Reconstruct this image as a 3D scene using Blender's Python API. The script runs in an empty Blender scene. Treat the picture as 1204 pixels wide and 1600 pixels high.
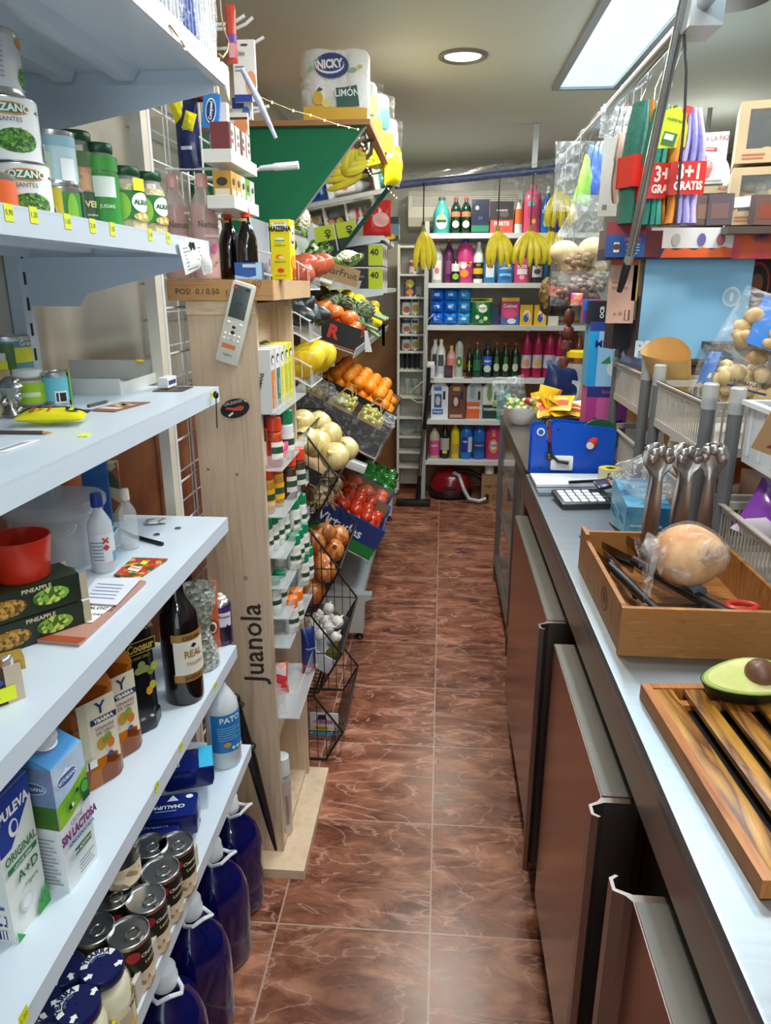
import bpy, bmesh, math, random
from mathutils import Vector, Matrix
R = math.radians; PI = math.pi
random.seed(7)
SC = bpy.context.scene; COL = SC.collection
# ------------------------------------------------------------------ camera
CH = 1.6; TH = R(17.44); PS = R(4.39); FP = 1130.0
cd = bpy.data.cameras.new('camera'); cam = bpy.data.objects.new('camera', cd); COL.objects.link(cam)
cam.location = (0, 0, CH); cam.rotation_euler = (PI/2-TH, 0, PS)
cd.sensor_fit = 'VERTICAL'; cd.sensor_height = 36.0; cd.lens = FP/1600*36.0; cd.clip_start = .02
SC.camera = cam
VR = Vector((math.cos(PS), math.sin(PS), 0))
VW = Vector((-math.sin(PS)*math.cos(TH), math.cos(PS)*math.cos(TH), -math.sin(TH)))
VU = Vector((-math.sin(PS)*math.sin(TH), math.cos(PS)*math.sin(TH), math.cos(TH)))
VO = Vector((0, 0, CH))
def at(px, py, X=None, Y=None, Z=None):
    """point of the room seen at a photo pixel, on the plane X=, Y= or Z="""
    d = VW + VR*((px-602)/FP) + VU*((800-py)/FP)
    i, v = (0, X) if X is not None else (1, Y) if Y is not None else (2, Z)
    return VO + d*((v-VO[i])/d[i])
def sx(px, Z, X=None, Y=None):
    """point at height Z on the plane X= or Y=, under photo column px"""
    a = (px-602)/FP; n = VR - VW*a; q = -n.z*(Z-CH)
    if X is not None: return Vector((X, (q-n.x*X)/n.y, Z))
    return Vector(((q-n.y*Y)/n.x, Y, Z))
def dep(p): return (Vector(p)-VO).dot(VW)
def wpx(p, n): return n*dep(p)/FP
# ------------------------------------------------------------------ world, exposure
W = bpy.data.worlds.new('world'); SC.world = W; W.use_nodes = True
bg = W.node_tree.nodes['Background']; bg.inputs[0].default_value = (.80, .90, 1, 1); bg.inputs[1].default_value = 1.5
SC.view_settings.view_transform = 'Standard'; SC.view_settings.look = 'None'
SC.view_settings.exposure = 0.62; SC.view_settings.gamma = 1; SC.view_settings.use_curve_mapping = False
try: SC.cycles.max_bounces = 7; SC.cycles.transparent_max_bounces = 24; SC.cycles.transmission_bounces = 8
except Exception: pass
def area(name, loc, sx_, sy_, power, col, rot=(0, 0, 0)):
    l = bpy.data.lights.new(name, 'AREA'); l.shape = 'RECTANGLE'; l.size = sx_; l.size_y = sy_; l.energy = power; l.color = col
    o = bpy.data.objects.new(name, l); COL.objects.link(o); o.location = loc; o.rotation_euler = rot; return o
area('ceiling_panel_light', (.62, 2.75, 2.455), .24, 2.0, 24, (.72, .88, 1))
area('ceiling_panel_light', (.35, .35, 2.455), .30, 1.3, 7, (.93, .96, 1))  # added light above the camera
area('downlight_lamp', (.055, 3.30, 2.44), .16, .16, 11, (1, .93, .80))
area('downlight_lamp', (.055, 5.0, 2.44), .16, .16, 9, (1, .93, .80))
area('downlight_lamp', (.055, 1.55, 2.44), .16, .16, 9, (1, .96, .88))
area('downlight_lamp', (1.1, 2.0, 2.44), .16, .16, 7, (1, .90, .76))
pl_ = bpy.data.lights.new('added_fill_light', 'POINT'); pl_.energy = 18; pl_.color = (.93, 1, .96); pl_.shadow_soft_size = .13  # added fill lamp behind the camera, lifts the ceiling and front faces
po_ = bpy.data.objects.new('added_fill_light', pl_); COL.objects.link(po_); po_.location = (.30, -.75, 2.14)
pl2 = bpy.data.lights.new('added_fill_light', 'POINT'); pl2.energy = 3.5; pl2.color = (1, .97, .88); pl2.shadow_soft_size = .10  # second added fill lamp, hidden behind the bakery boxes
po2 = bpy.data.objects.new('added_fill_light', pl2); COL.objects.link(po2); po2.location = (1.35, 4.3, 2.14)
# ------------------------------------------------------------------ materials
def lin(h):
    if not isinstance(h, str): return h
    c = [int(h[i:i+2], 16)/255 for i in (0, 2, 4)]
    return tuple(x/12.92 if x <= .04045 else ((x+.055)/1.055)**2.4 for x in c)
MC = {}
def nt(name):
    m = bpy.data.materials.new(name); m.use_nodes = True
    t = m.node_tree; return m, t.nodes, t.links, t.nodes['Principled BSDF']
def setp(b, **k):
    for n, v in k.items():
        if n in b.inputs: b.inputs[n].default_value = v
def P(h, rough=.45, metal=0, var=.12, ns=14, bump=0, coat=0, spec=.5, ax=(1, 1, 1), em=0):
    """plain painted/plastic/metal surface with a faint procedural mottling"""
    key = ('P', h, rough, metal, var, ns, bump, coat, ax, em)
    if key in MC: return MC[key]
    m, N, L, b = nt('surface_'+str(h)); c = lin(h)
    tc = N.new('ShaderNodeTexCoord'); mp = N.new('ShaderNodeMapping'); mp.inputs['Scale'].default_value = ax
    no = N.new('ShaderNodeTexNoise'); no.inputs['Scale'].default_value = ns; no.inputs['Detail'].default_value = 3
    mx = N.new('ShaderNodeMix'); mx.data_type = 'RGBA'
    L.new(tc.outputs['Object'], mp.inputs[0]); L.new(mp.outputs[0], no.inputs['Vector']); L.new(no.outputs[0], mx.inputs[0])
    mx.inputs[6].default_value = (*[x*(1-var) for x in c], 1); mx.inputs[7].default_value = (*[min(1, x*(1+var)) for x in c], 1)
    L.new(mx.outputs[2], b.inputs['Base Color'])
    setp(b, Roughness=rough, Metallic=metal); b.inputs['Coat Weight'].default_value = coat
    if bump:
        bp = N.new('ShaderNodeBump'); bp.inputs['Strength'].default_value = bump; bp.inputs['Distance'].default_value = .004
        L.new(no.outputs[0], bp.inputs['Height']); L.new(bp.outputs[0], b.inputs['Normal'])
    if em: b.inputs['Emission Color'].default_value = (*c, 1); b.inputs['Emission Strength'].default_value = em
    MC[key] = m; return m
def G(h='ffffff', rough=.05, alpha=None, ior=1.45):
    """clear or tinted glass / clear plastic"""
    key = ('G', h, rough, alpha)
    if key in MC: return MC[key]
    m, N, L, b = nt('clear_'+h); c = lin(h)
    b.inputs['Base Color'].default_value = (*c, 1)
    if alpha is None: setp(b, Roughness=rough, IOR=ior); b.inputs['Transmission Weight'].default_value = 1
    else: setp(b, Roughness=rough, Alpha=alpha)
    MC[key] = m; return m
def FILM(h='ffffff', a=.22, ns=26):
    """crumpled clear film: mostly see-through, glossy creases"""
    key = ('F', h, a, ns)
    if key in MC: return MC[key]
    m, N, L, b = nt('film_'+h); b.inputs['Base Color'].default_value = (*lin(h), 1); setp(b, Roughness=.16)
    tc = N.new('ShaderNodeTexCoord'); no = N.new('ShaderNodeTexNoise'); no.inputs['Scale'].default_value = ns; no.inputs['Detail'].default_value = 4; no.inputs['Distortion'].default_value = 1.5
    L.new(tc.outputs['Object'], no.inputs['Vector'])
    r = N.new('ShaderNodeMapRange'); r.inputs[1].default_value = .50; r.inputs[2].default_value = .74; r.inputs[3].default_value = a*.32; r.inputs[4].default_value = min(1, a*2.2)
    L.new(no.outputs[0], r.inputs[0]); L.new(r.outputs[0], b.inputs['Alpha'])
    bp = N.new('ShaderNodeBump'); bp.inputs['Strength'].default_value = .9; bp.inputs['Distance'].default_value = .01
    L.new(no.outputs[0], bp.inputs['Height']); L.new(bp.outputs[0], b.inputs['Normal'])
    MC[key] = m; return m
def V(cols, scale=60, rough=.45, kind='cells', ax=(1, 1, 1), bump=0, alpha=1):
    """printed or natural pattern: voronoi cells / noise bands / marks through a constant or soft ramp"""
    key = ('V', tuple(cols), scale, rough, kind, ax, bump, alpha)
    if key in MC: return MC[key]
    m, N, L, b = nt('pattern_'+kind+'_'+cols[0]); setp(b, Roughness=rough, Alpha=alpha)
    tc = N.new('ShaderNodeTexCoord'); mp = N.new('ShaderNodeMapping'); mp.inputs['Scale'].default_value = ax
    L.new(tc.outputs['Object'], mp.inputs[0])
    if kind == 'cells':
        t = N.new('ShaderNodeTexVoronoi'); t.inputs['Scale'].default_value = scale; s = N.new('ShaderNodeSeparateColor'); L.new(t.outputs['Color'], s.inputs[0]); f = s.outputs[0]; hb = t.outputs['Distance']
    elif kind == 'dots':
        t = N.new('ShaderNodeTexVoronoi'); t.inputs['Scale'].default_value = scale; f = t.outputs['Distance']; hb = f
    elif kind == 'wood':
        t = N.new('ShaderNodeTexNoise'); t.inputs['Scale'].default_value = scale; t.inputs['Detail'].default_value = 5; t.inputs['Distortion'].default_value = .6; f = t.outputs[0]; hb = f
    elif kind == 'rings':
        t = N.new('ShaderNodeTexWave'); t.inputs['Scale'].default_value = scale; t.inputs['Distortion'].default_value = 9; t.inputs['Detail'].default_value = 3; t.inputs['Detail Scale'].default_value = .9; f = t.outputs['Fac']; hb = f
    else:
        t = N.new('ShaderNodeTexNoise'); t.inputs['Scale'].default_value = scale; t.inputs['Detail'].default_value = 6; f = t.outputs[0]; hb = f
    L.new(mp.outputs[0], t.inputs['Vector'])
    cr = N.new('ShaderNodeValToRGB'); e = cr.color_ramp; n = len(cols)
    lo, hi = (.3, .7) if kind in ('wood', 'noise') else (.02, .6) if kind == 'dots' else (0, 1)
    for i, c in enumerate(cols):
        p = lo+(hi-lo)*i/max(1, (n if kind == 'cells' else n-1))
        el = e.elements[i] if i < 2 else e.elements.new(p)
        el.position = p; el.color = (*lin(c), 1)
    if kind == 'cells': e.interpolation = 'CONSTANT'
    L.new(f, cr.inputs[0]); L.new(cr.outputs[0], b.inputs['Base Color'])
    if bump:
        bp = N.new('ShaderNodeBump'); bp.inputs['Strength'].default_value = bump; bp.inputs['Distance'].default_value = .004
        L.new(hb, bp.inputs['Height']); L.new(bp.outputs[0], b.inputs['Normal'])
    MC[key] = m; return m
WHITE = P('cddbe8', .28, var=.03); LIP = P('d2dfec', .25, var=.02); PAPER = P('eef0ee', .7, var=.04)
STEEL = P('b9bcbf', .30, 1, var=.10, ns=3, ax=(40, 1, 1), bump=.05); STEELD = P('8d7f78', .26, 1, var=.08, ns=3, ax=(1, 1, 30))
BLACK = P('15161a', .4, var=.2); DARK = P('2b2c30', .5); INK = P('1c1c22', .6, var=0); GREY = P('8e9195', .4); WIREW = P('e3e5e6', .35, var=.04)
PINE = V(['cdb08f', 'dac2a4', 'c3a483'], 5, .5, 'wood', (3, 3, 40)); PINEZ = V(['c2a88c', 'd2ba9e', 'cab094', 'b89c80'], 3.2, .5, 'wood', (16, 8, .9))
CARD = P('b08d62', .8, var=.08, ns=30); CARDL = P('c8a67a', .8, var=.08); YEL = P('e6f02a', .6, var=.04)
# ------------------------------------------------------------------ mesh builder
TXC = {}
def text_data(s, bold=0, spacing=1):
    k = (s, bold, spacing)
    if k not in TXC:
        c = bpy.data.curves.new('t', 'FONT'); c.body = s; c.size = 1; c.align_x = 'CENTER'; c.align_y = 'CENTER'; c.resolution_u = 2; c.offset = bold; c.space_character = spacing
        o = bpy.data.objects.new('t', c); COL.objects.link(o); bpy.context.view_layer.update()
        me = o.evaluated_get(bpy.context.evaluated_depsgraph_get()).to_mesh()
        TXC[k] = ([tuple(v.co) for v in me.vertices], [tuple(p.vertices) for p in me.polygons])
        o.to_mesh_clear(); bpy.data.objects.remove(o); bpy.data.curves.remove(c)
    return TXC[k]
class MB:
    def __init__(s): s.v = []; s.f = []; s.mi = []; s.sm = []; s.mats = []
    def m(s, mat):
        if mat not in s.mats: s.mats.append(mat)
        return s.mats.index(mat)
    def add(s, vs, fs, mat, smooth=False, T=None):
        b = len(s.v); i = s.m(mat)
        for v in vs:
            v = Vector(v); s.v.append(T @ v if T is not None else v)
        for f in fs: s.f.append([b+q for q in f]); s.mi.append(i); s.sm.append(smooth)
        return s
    def box(s, c, d, mat, T=None, bev=0):
        x, y, z = c; s.k = getattr(s, 'k', 0)+1; q_ = (s.k % 6)*3e-5; a, b, e = abs(d[0])/2-q_, abs(d[1])/2-q_, abs(d[2])/2-q_
        if bev:
            bm = bmesh.new(); bmesh.ops.create_cube(bm, size=1); bmesh.ops.scale(bm, verts=bm.verts, vec=d)
            bmesh.ops.bevel(bm, geom=bm.edges[:], offset=bev, segments=2, affect='EDGES', profile=.6)
            bm.verts.index_update(); vs = [v.co+Vector(c) for v in bm.verts]; fs = [[v.index for v in f.verts] for f in bm.faces]; bm.free()
            return s.add(vs, fs, mat, True, T)
        vs = [(x+i*a, y+j*b, z+k*e) for k in (-1, 1) for j in (-1, 1) for i in (-1, 1)]
        return s.add(vs, [(0, 2, 3, 1), (4, 5, 7, 6), (0, 1, 5, 4), (2, 6, 7, 3), (0, 4, 6, 2), (1, 3, 7, 5)], mat, False, T)
    def b2(s, x0, x1, y0, y1, z0, z1, mat, T=None): return s.box(((x0+x1)/2, (y0+y1)/2, (z0+z1)/2), (abs(x1-x0), abs(y1-y0), abs(z1-z0)), mat, T)
    def quad(s, a, b, c, d, mat): return s.add([a, b, c, d], [(0, 1, 2, 3)], mat)
    def prism(s, pts, axis, t0, t1, mat, T=None, smooth=False):
        """extrude a 2-D outline along axis 0/1/2 from t0 to t1"""
        o = [i for i in range(3) if i != axis]; vs = []
        for t in (t0, t1):
            for p in pts:
                v = [0, 0, 0]; v[axis] = t; v[o[0]] = p[0]; v[o[1]] = p[1]; vs.append(v)
        n = len(pts); fs = [(i, (i+1) % n, (i+1) % n+n, i+n) for i in range(n)]+[tuple(range(n-1, -1, -1)), tuple(range(n, 2*n))]
        return s.add(vs, fs, mat, smooth, T)
    def lathe(s, prof, mat, n=20, asp=1, ex=2, T=None, cap=(True, True), c=(0, 0), wob=0):
        """rings (r,z[,dx]) about z; ex>2 squares the section; asp squeezes y"""
        vs = []; fs = []
        for q in prof:
            r, z = q[0], q[1]; dx = q[2] if len(q) > 2 else 0
            for k in range(n):
                a = 2*PI*k/n; ca, sa = math.cos(a), math.sin(a)
                g = (abs(ca)**ex+abs(sa)**ex)**(-1/ex) if ex != 2 else 1
                w = 1+wob*math.sin(a*5+z*90)
                vs.append((c[0]+dx+r*ca*g*w, c[1]+r*sa*g*asp*w, z))
        for i in range(len(prof)-1):
            for k in range(n): fs.append((i*n+k, i*n+(k+1) % n, (i+1)*n+(k+1) % n, (i+1)*n+k))
        if cap[0]: fs.append(tuple(range(n-1, -1, -1)))
        if cap[1]: fs.append(tuple((len(prof)-1)*n+k for k in range(n)))
        return s.add(vs, fs, mat, True, T)
    def cyl(s, c, r, z0, z1, mat, n=20, T=None): return s.lathe([(r, z0), (r, z1)], mat, n, c=c, T=T)
    def tube(s, pts, r, mat, n=8, closed=False, rr=None):
        pts = [Vector(p) for p in pts]; m_ = len(pts); vs = []; fs = []; up = None
        for i, p in enumerate(pts):
            a = pts[(i-1) % m_] if (closed or i) else p; b = pts[(i+1) % m_] if (closed or i < m_-1) else p
            t = (b-a).normalized() if (b-a).length > 1e-9 else Vector((0, 0, 1))
            if up is None: up = t.orthogonal().normalized()
            up = (up-t*up.dot(t)); up = up.normalized() if up.length > 1e-6 else t.orthogonal().normalized()
            w = t.cross(up); q = rr[i] if rr else r
            for k in range(n): g = 2*PI*k/n; vs.append(p+up*(q*math.cos(g))+w*(q*math.sin(g)))
        for i in range(m_ if closed else m_-1):
            j = (i+1) % m_
            for k in range(n): fs.append((i*n+k, i*n+(k+1) % n, j*n+(k+1) % n, j*n+k))
        if not closed: fs += [tuple(range(n-1, -1, -1)), tuple((m_-1)*n+k for k in range(n))]
        return s.add(vs, fs, mat, True)
    def ball(s, c, rx, ry, rz, mat, n=14, m_=9, T=None, wob=0, dent=0, seed=0):
        vs = [(c[0], c[1], c[2]-rz)]; fs = []
        rnd = random.Random(seed)
        ph = rnd.random()*6
        for i in range(1, m_):
            t = PI*i/m_
            for k in range(n):
                a = 2*PI*k/n; g = 1+wob*math.sin(3*a+ph+2*t)*math.sin(t)
                vs.append((c[0]+rx*g*math.sin(t)*math.cos(a), c[1]+ry*g*math.sin(t)*math.sin(a), c[2]-rz*math.cos(t)*g*(1-dent*(math.sin(t) < .4))))
        vs.append((c[0], c[1], c[2]+rz*(1-dent)))
        for k in range(n): fs.append((0, 1+(k+1) % n, 1+k))
        for i in range(m_-2):
            for k in range(n): a = 1+i*n; fs.append((a+k, a+(k+1) % n, a+n+(k+1) % n, a+n+k))
        e = 1+(m_-2)*n; z = len(vs)-1
        for k in range(n): fs.append((e+k, e+(k+1) % n, z))
        return s.add(vs, fs, mat, True, T)
    def grid(s, f, nu, nv, mat, smooth=True, T=None):
        vs = [f(i/nu, j/nv) for j in range(nv+1) for i in range(nu+1)]; q = nu+1
        return s.add(vs, [(j*q+i, j*q+i+1, (j+1)*q+i+1, (j+1)*q+i) for j in range(nv) for i in range(nu)], mat, smooth, T)
    def text(s, t, size, mapf, mat, bold=0, spacing=1, sy=1):
        vs, fs = text_data(t, bold, spacing)
        return s.add([mapf(v[0]*size, v[1]*size*sy) for v in vs], fs, mat)
    def obj(s, name, parent=None, loc=None, rot=None):
        me = bpy.data.meshes.new(name); me.from_pydata([tuple(v) for v in s.v], [], s.f)
        for q in s.mats: me.materials.append(q)
        me.polygons.foreach_set('material_index', s.mi); me.polygons.foreach_set('use_smooth', s.sm); me.update()
        if any(s.sm):
            try: me.set_sharp_from_angle(angle=R(42))
            except Exception: pass
        o = bpy.data.objects.new(name, me); COL.objects.link(o); o.parent = parent
        if loc is not None: o.location = loc
        if rot is not None: o.rotation_euler = rot
        return o
def tag(o, label, cat, group=None, kind=None):
    if label: o['label'] = label
    if cat: o['category'] = cat
    if group: o['group'] = group
    if kind: o['kind'] = kind
    return o
def thing(name, label, cat, loc=(0, 0, 0), rz=0, group=None, rot=None):
    o = bpy.data.objects.new(name, None); COL.objects.link(o); o.empty_display_size = .02
    o.location = loc; o.rotation_euler = rot if rot is not None else (0, 0, rz)
    return tag(o, label, cat, group)
def copy_tree(o, parent=None):
    c = o.copy(); COL.objects.link(c); c.parent = parent
    for ch in list(o.children): copy_tree(ch, c)
    return c
def dup(o, label, loc, rz=None, group=None, scale=None, rot=None):
    c = copy_tree(o); c.location = loc; c['label'] = label
    if rz is not None: c.rotation_euler = (0, 0, rz)
    if rot is not None: c.rotation_euler = rot
    if group: c['group'] = group
    if scale: c.scale = (scale,)*3 if not isinstance(scale, tuple) else scale
    return c
def struct(mb, name, kind='structure'): o = mb.obj(name); o['kind'] = kind; return o
def one(mb, name, label, cat, group=None, kind=None, **k): return tag(mb.obj(name, **k), label, cat, group, kind)
def wrapf(r, ang, z=0, eps=.0004, asp=1): return lambda u, v: (( r+eps)*math.cos(ang+u/r), (r+eps)*math.sin(ang+u/r)*asp, z+v)
def planef(o, ux, uy): o, ux, uy = Vector(o), Vector(ux).normalized(), Vector(uy).normalized(); return lambda u, v: o+ux*u+uy*v
def band(mb, r, a0, a1, z0, z1, mat, n=12, asp=1, eps=.0003, ex=2):
    """label patch wrapped round a bottle or can"""
    def f(u, v):
        a = a0+(a1-a0)*u; ca, sa = math.cos(a), math.sin(a); g = (abs(ca)**ex+abs(sa)**ex)**(-1/ex) if ex != 2 else 1
        return ((r+eps)*ca*g, (r+eps)*sa*asp*g, z0+(z1-z0)*v)
    return mb.grid(f, n, 1, mat)
def disc(mb, c, ux, uy, rx, ry, mat, n=20):
    c, ux, uy = Vector(c), Vector(ux), Vector(uy)
    return mb.add([c+ux*(rx*math.cos(2*PI*k/n))+uy*(ry*math.sin(2*PI*k/n)) for k in range(n)], [tuple(range(n))], mat)
# ================================================================== THE SETTING
def floor_mat():
    m, N, L, b = nt('terracotta_marble_tiles')
    tc = N.new('ShaderNodeTexCoord'); sep = N.new('ShaderNodeSeparateXYZ'); L.new(tc.outputs['Object'], sep.inputs[0])
    def mth(op, a, v=None):
        n = N.new('ShaderNodeMath'); n.operation = op
        for i, q in enumerate((a, v)):
            if q is None: continue
            if isinstance(q, (int, float)): n.inputs[i].default_value = q
            else: L.new(q, n.inputs[i])
        return n.outputs[0]
    tx = mth('DIVIDE', mth('ADD', sep.outputs[0], -.003), .398); ty = mth('DIVIDE', mth('ADD', sep.outputs[1], -1.462), .398)
    fx = mth('ABSOLUTE', mth('SUBTRACT', mth('FRACT', tx), .5)); fy = mth('ABSOLUTE', mth('SUBTRACT', mth('FRACT', ty), .5))
    seam = mth('GREATER_THAN', mth('MAXIMUM', fx, fy), .494)
    cid = N.new('ShaderNodeCombineXYZ'); L.new(mth('FLOOR', tx), cid.inputs[0]); L.new(mth('FLOOR', ty), cid.inputs[1])
    wn = N.new('ShaderNodeTexWhiteNoise'); L.new(cid.outputs[0], wn.inputs['Vector'])
    off = N.new('ShaderNodeVectorMath'); off.operation = 'MULTIPLY_ADD'; L.new(wn.outputs['Color'], off.inputs[0]); off.inputs[1].default_value = (7, 7, 7); L.new(tc.outputs['Object'], off.inputs[2])
    mp = N.new('ShaderNodeMapping'); mp.inputs['Rotation'].default_value = (0, 0, R(-35)); mp.inputs['Scale'].default_value = (1, 2.4, 1); L.new(off.outputs[0], mp.inputs[0])
    n1 = N.new('ShaderNodeTexNoise'); n1.inputs['Scale'].default_value = 5.5; n1.inputs['Detail'].default_value = 9; n1.inputs['Roughness'].default_value = .68; n1.inputs['Distortion'].default_value = .7; L.new(mp.outputs[0], n1.inputs['Vector'])
    cr = N.new('ShaderNodeValToRGB'); e = cr.color_ramp
    e.elements[0].position = .33; e.elements[0].color = (*lin('582c1e'), 1); e.elements[1].position = .68; e.elements[1].color = (*lin('bd8266'), 1)
    x = e.elements.new(.5); x.color = (*lin('86503a'), 1); L.new(n1.outputs[0], cr.inputs[0])
    n2 = N.new('ShaderNodeTexNoise'); n2.inputs['Scale'].default_value = 3.2; n2.inputs['Detail'].default_value = 7; n2.inputs['Distortion'].default_value = 1.6; L.new(mp.outputs[0], n2.inputs['Vector'])
    v = mth('ABSOLUTE', mth('SUBTRACT', n2.outputs[0], .5)); vr = N.new('ShaderNodeMapRange'); vr.inputs[1].default_value = .0; vr.inputs[2].default_value = .018; vr.inputs[3].default_value = .55; vr.inputs[4].default_value = 0; L.new(v, vr.inputs[0])
    mv = N.new('ShaderNodeMix'); mv.data_type = 'RGBA'; L.new(vr.outputs[0], mv.inputs[0]); L.new(cr.outputs[0], mv.inputs[6]); mv.inputs[7].default_value = (*lin('cfa492'), 1)
    tv = N.new('ShaderNodeMix'); tv.data_type = 'RGBA'; tv.blend_type = 'MULTIPLY'; tv.inputs[0].default_value = 1; L.new(mv.outputs[2], tv.inputs[6])
    g = N.new('ShaderNodeMapRange'); g.inputs[3].default_value = .8; g.inputs[4].default_value = 1.12; L.new(wn.outputs['Value'], g.inputs[0])
    gc = N.new('ShaderNodeCombineColor'); [L.new(g.outputs[0], gc.inputs[i]) for i in range(3)]; L.new(gc.outputs[0], tv.inputs[7])
    ms = N.new('ShaderNodeMix'); ms.data_type = 'RGBA'; L.new(seam, ms.inputs[0]); L.new(tv.outputs[2], ms.inputs[6]); ms.inputs[7].default_value = (*lin('a88c7e'), 1)
    L.new(ms.outputs[2], b.inputs['Base Color'])
    rr = N.new('ShaderNodeMapRange'); rr.inputs[3].default_value = .16; rr.inputs[4].default_value = .42; L.new(n1.outputs[0], rr.inputs[0]); L.new(rr.outputs[0], b.inputs['Roughness'])
    bp = N.new('ShaderNodeBump'); bp.invert = True; bp.inputs['Strength'].default_value = .4; bp.inputs['Distance'].default_value = .002; L.new(seam, bp.inputs['Height']); L.new(bp.outputs[0], b.inputs['Normal'])
    return m
def wall_mat(low, high, split, name):
    """tiled marble wall: warm tiles below split, pale tiles above"""
    m, N, L, b = nt(name); tc = N.new('ShaderNodeTexCoord'); sep = N.new('ShaderNodeSeparateXYZ'); L.new(tc.outputs['Object'], sep.inputs[0])
    n = N.new('ShaderNodeTexNoise'); n.inputs['Scale'].default_value = 4; n.inputs['Detail'].default_value = 8; n.inputs['Distortion'].default_value = .8; L.new(tc.outputs['Object'], n.inputs['Vector'])
    def ramp(cs):
        c = N.new('ShaderNodeValToRGB'); c.color_ramp.elements[0].position = .35; c.color_ramp.elements[1].position = .66
        c.color_ramp.elements[0].color = (*lin(cs[0]), 1); c.color_ramp.elements[1].color = (*lin(cs[1]), 1); L.new(n.outputs[0], c.inputs[0]); return c.outputs[0]
    gt = N.new('ShaderNodeMath'); gt.operation = 'GREATER_THAN'; gt.inputs[1].default_value = split; L.new(sep.outputs[2], gt.inputs[0])
    mx = N.new('ShaderNodeMix'); mx.data_type = 'RGBA'; L.new(gt.outputs[0], mx.inputs[0]); L.new(ramp(low), mx.inputs[6]); L.new(ramp(high), mx.inputs[7])
    L.new(mx.outputs[2], b.inputs['Base Color']); setp(b, Roughness=.3); return m
FM = floor_mat()
struct(MB().b2(-.87, 1.95, -2.6, 5.9, -.05, 0, FM), 'floor')
CE = P('d6e0d8', .8, var=.03, ns=2)
struct(MB().b2(-.87, 1.95, -2.6, 5.9, 2.47, 2.52, CE), 'ceiling')
struct(MB().b2(-.92, -.87, -2.6, 5.9, 0, 2.47, wall_mat(('9a5433', 'c07a4e'), ('b3ab9b', 'c2bbad'), 1.27, 'marble_wall_tiles')), 'wall_left')
struct(MB().b2(-.92, 2.0, 5.9, 5.95, 0, 2.47, wall_mat(('9c6a3e', 'b88a56'), ('a9a695', 'b5b2a2'), 1.34, 'back_wall_tiles')), 'wall_back')
struct(MB().b2(1.95, 2.0, -2.6, 5.9, 0, 2.47, P('8f8c86', .6, var=.05, ns=3)), 'wall_right')
struct(MB().b2(1.0, 1.95, -2.65, -2.6, 0, 2.47, P('b5b2a8', .7)), 'wall_front')
# ceiling panel (flat daylight panel) and downlights
t = thing('ceiling_panel_light', 'long bluish white ceiling panel light in a grey frame above the rail', 'ceiling light', (.625, 2.78, 2.47))
f = MB()
for (a, b_, c, d) in ((-.14, .14, 1.0, 1.03), (-.14, .14, -1.03, -1.0), (-.15, -.12, -1.03, 1.03), (.12, .15, -1.03, 1.03)): f.b2(a, b_, c, d, -.018, 0, P('9aa0a2', .5))
f.obj('panel_frame', t); MB().b2(-.12, .12, -1, 1, -.008, 0, P('aee6f7', .4, var=.02, em=1.15)).obj('diffuser', t)
for gx_, gy_, gl_ in ((.30, -.75, 'white glass globe on a short stem, added unseen behind the camera for fill light'), (1.35, 4.3, 'white glass globe on a short stem, added over the back of the shop for fill light')):
    t = thing('added_fill_globe', gl_, 'ceiling light', (gx_, gy_, 2.47)); MB().cyl((0, 0), .012, -.20, 0, P('8d8b86', .4), 12).obj('stem', t); MB().ball((0, 0, -.33), .135, .135, .135, G('f4f6f0', .3, .35), 24, 14).obj('glass_globe', t)  # globes added only to go with the two fill lamps
def downlight(x, y, label):
    t = thing('ceiling_downlight', label, 'ceiling light', (x, y, 2.47))
    MB().lathe([(.098, 0), (.098, -.008), (.088, -.012), (.074, -.004), (.074, 0)], P('8d8b86', .35, .3), 32, cap=(0, 0)).obj('trim_ring', t)
    MB().cyl((0, 0), .074, -.004, 0, P('dfe6de', .3, var=.01, em=.95), 32).obj('diffuser', t); return t
downlight(.055, 3.30, 'round recessed white downlight in a grey ring in the ceiling')
# ================================================================== LARGE FURNITURE
# ---- left gondola: white metal shelving on the wall
SHZ = [.518, .79, 1.107, 1.396, 1.683, 1.985]; SHX = [-.448]+[-.467]*4+[-.412]
gon = thing('gondola_shelving', 'long white metal wall shelving full of tins, bottles and cartons on the left', 'shelving', (-.84, 1.5, 0))
def GL(x, y, z): return (x+.84, y-1.5, z)
def shelf_board(z, x, k):
    m = MB(); y0, y1 = -.55, 1.5
    m.b2(0, x+.84, y0-1.5, 0, -.004, 0, WHITE); m.b2(x+.84-.004, x+.84, y0-1.5, 0, -.032, -.004, LIP); m.b2(x+.84-.016, x+.84-.004, y0-1.5, 0, -.032, -.029, WHITE)
    m.b2(0, x+.836, -.004, 0, -.03, -.004, WHITE); m.b2(0, .004, y0-1.5, 0, -.03, -.004, WHITE)
    for q in (.12, .24): m.prism([(q-.025, -.004), (q+.025, -.004), (q+.014, -.022), (q-.014, -.022)], 1, y0-1.5, -.01, WHITE)
    o = m.obj('shelf', gon, (0, 0, z))
    for yy in (-.014, -1.0):
        b = MB(); b.prism([(0, -.03), (x+.82, -.03), (x+.82, -.045), (.12, -.10), (.10, -.125), (0, -.125)], 1, yy-.003, yy, WHITE); b.obj('bracket', gon, (0, 0, z))
    return o
shelves = [shelf_board(z, x, i) for i, (z, x) in enumerate(zip(SHZ, SHX))]
for yy in (0, -1.0):
    p = MB(); p.b2(-.028, 0, yy-.05, yy-.012, .02, 2.3, WHITE)
    for k in range(44): p.b2(-.0005, .0008, yy-.036, yy-.028, .1+k*.05, .125+k*.05, BLACK)
    p.obj('post', gon)
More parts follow.
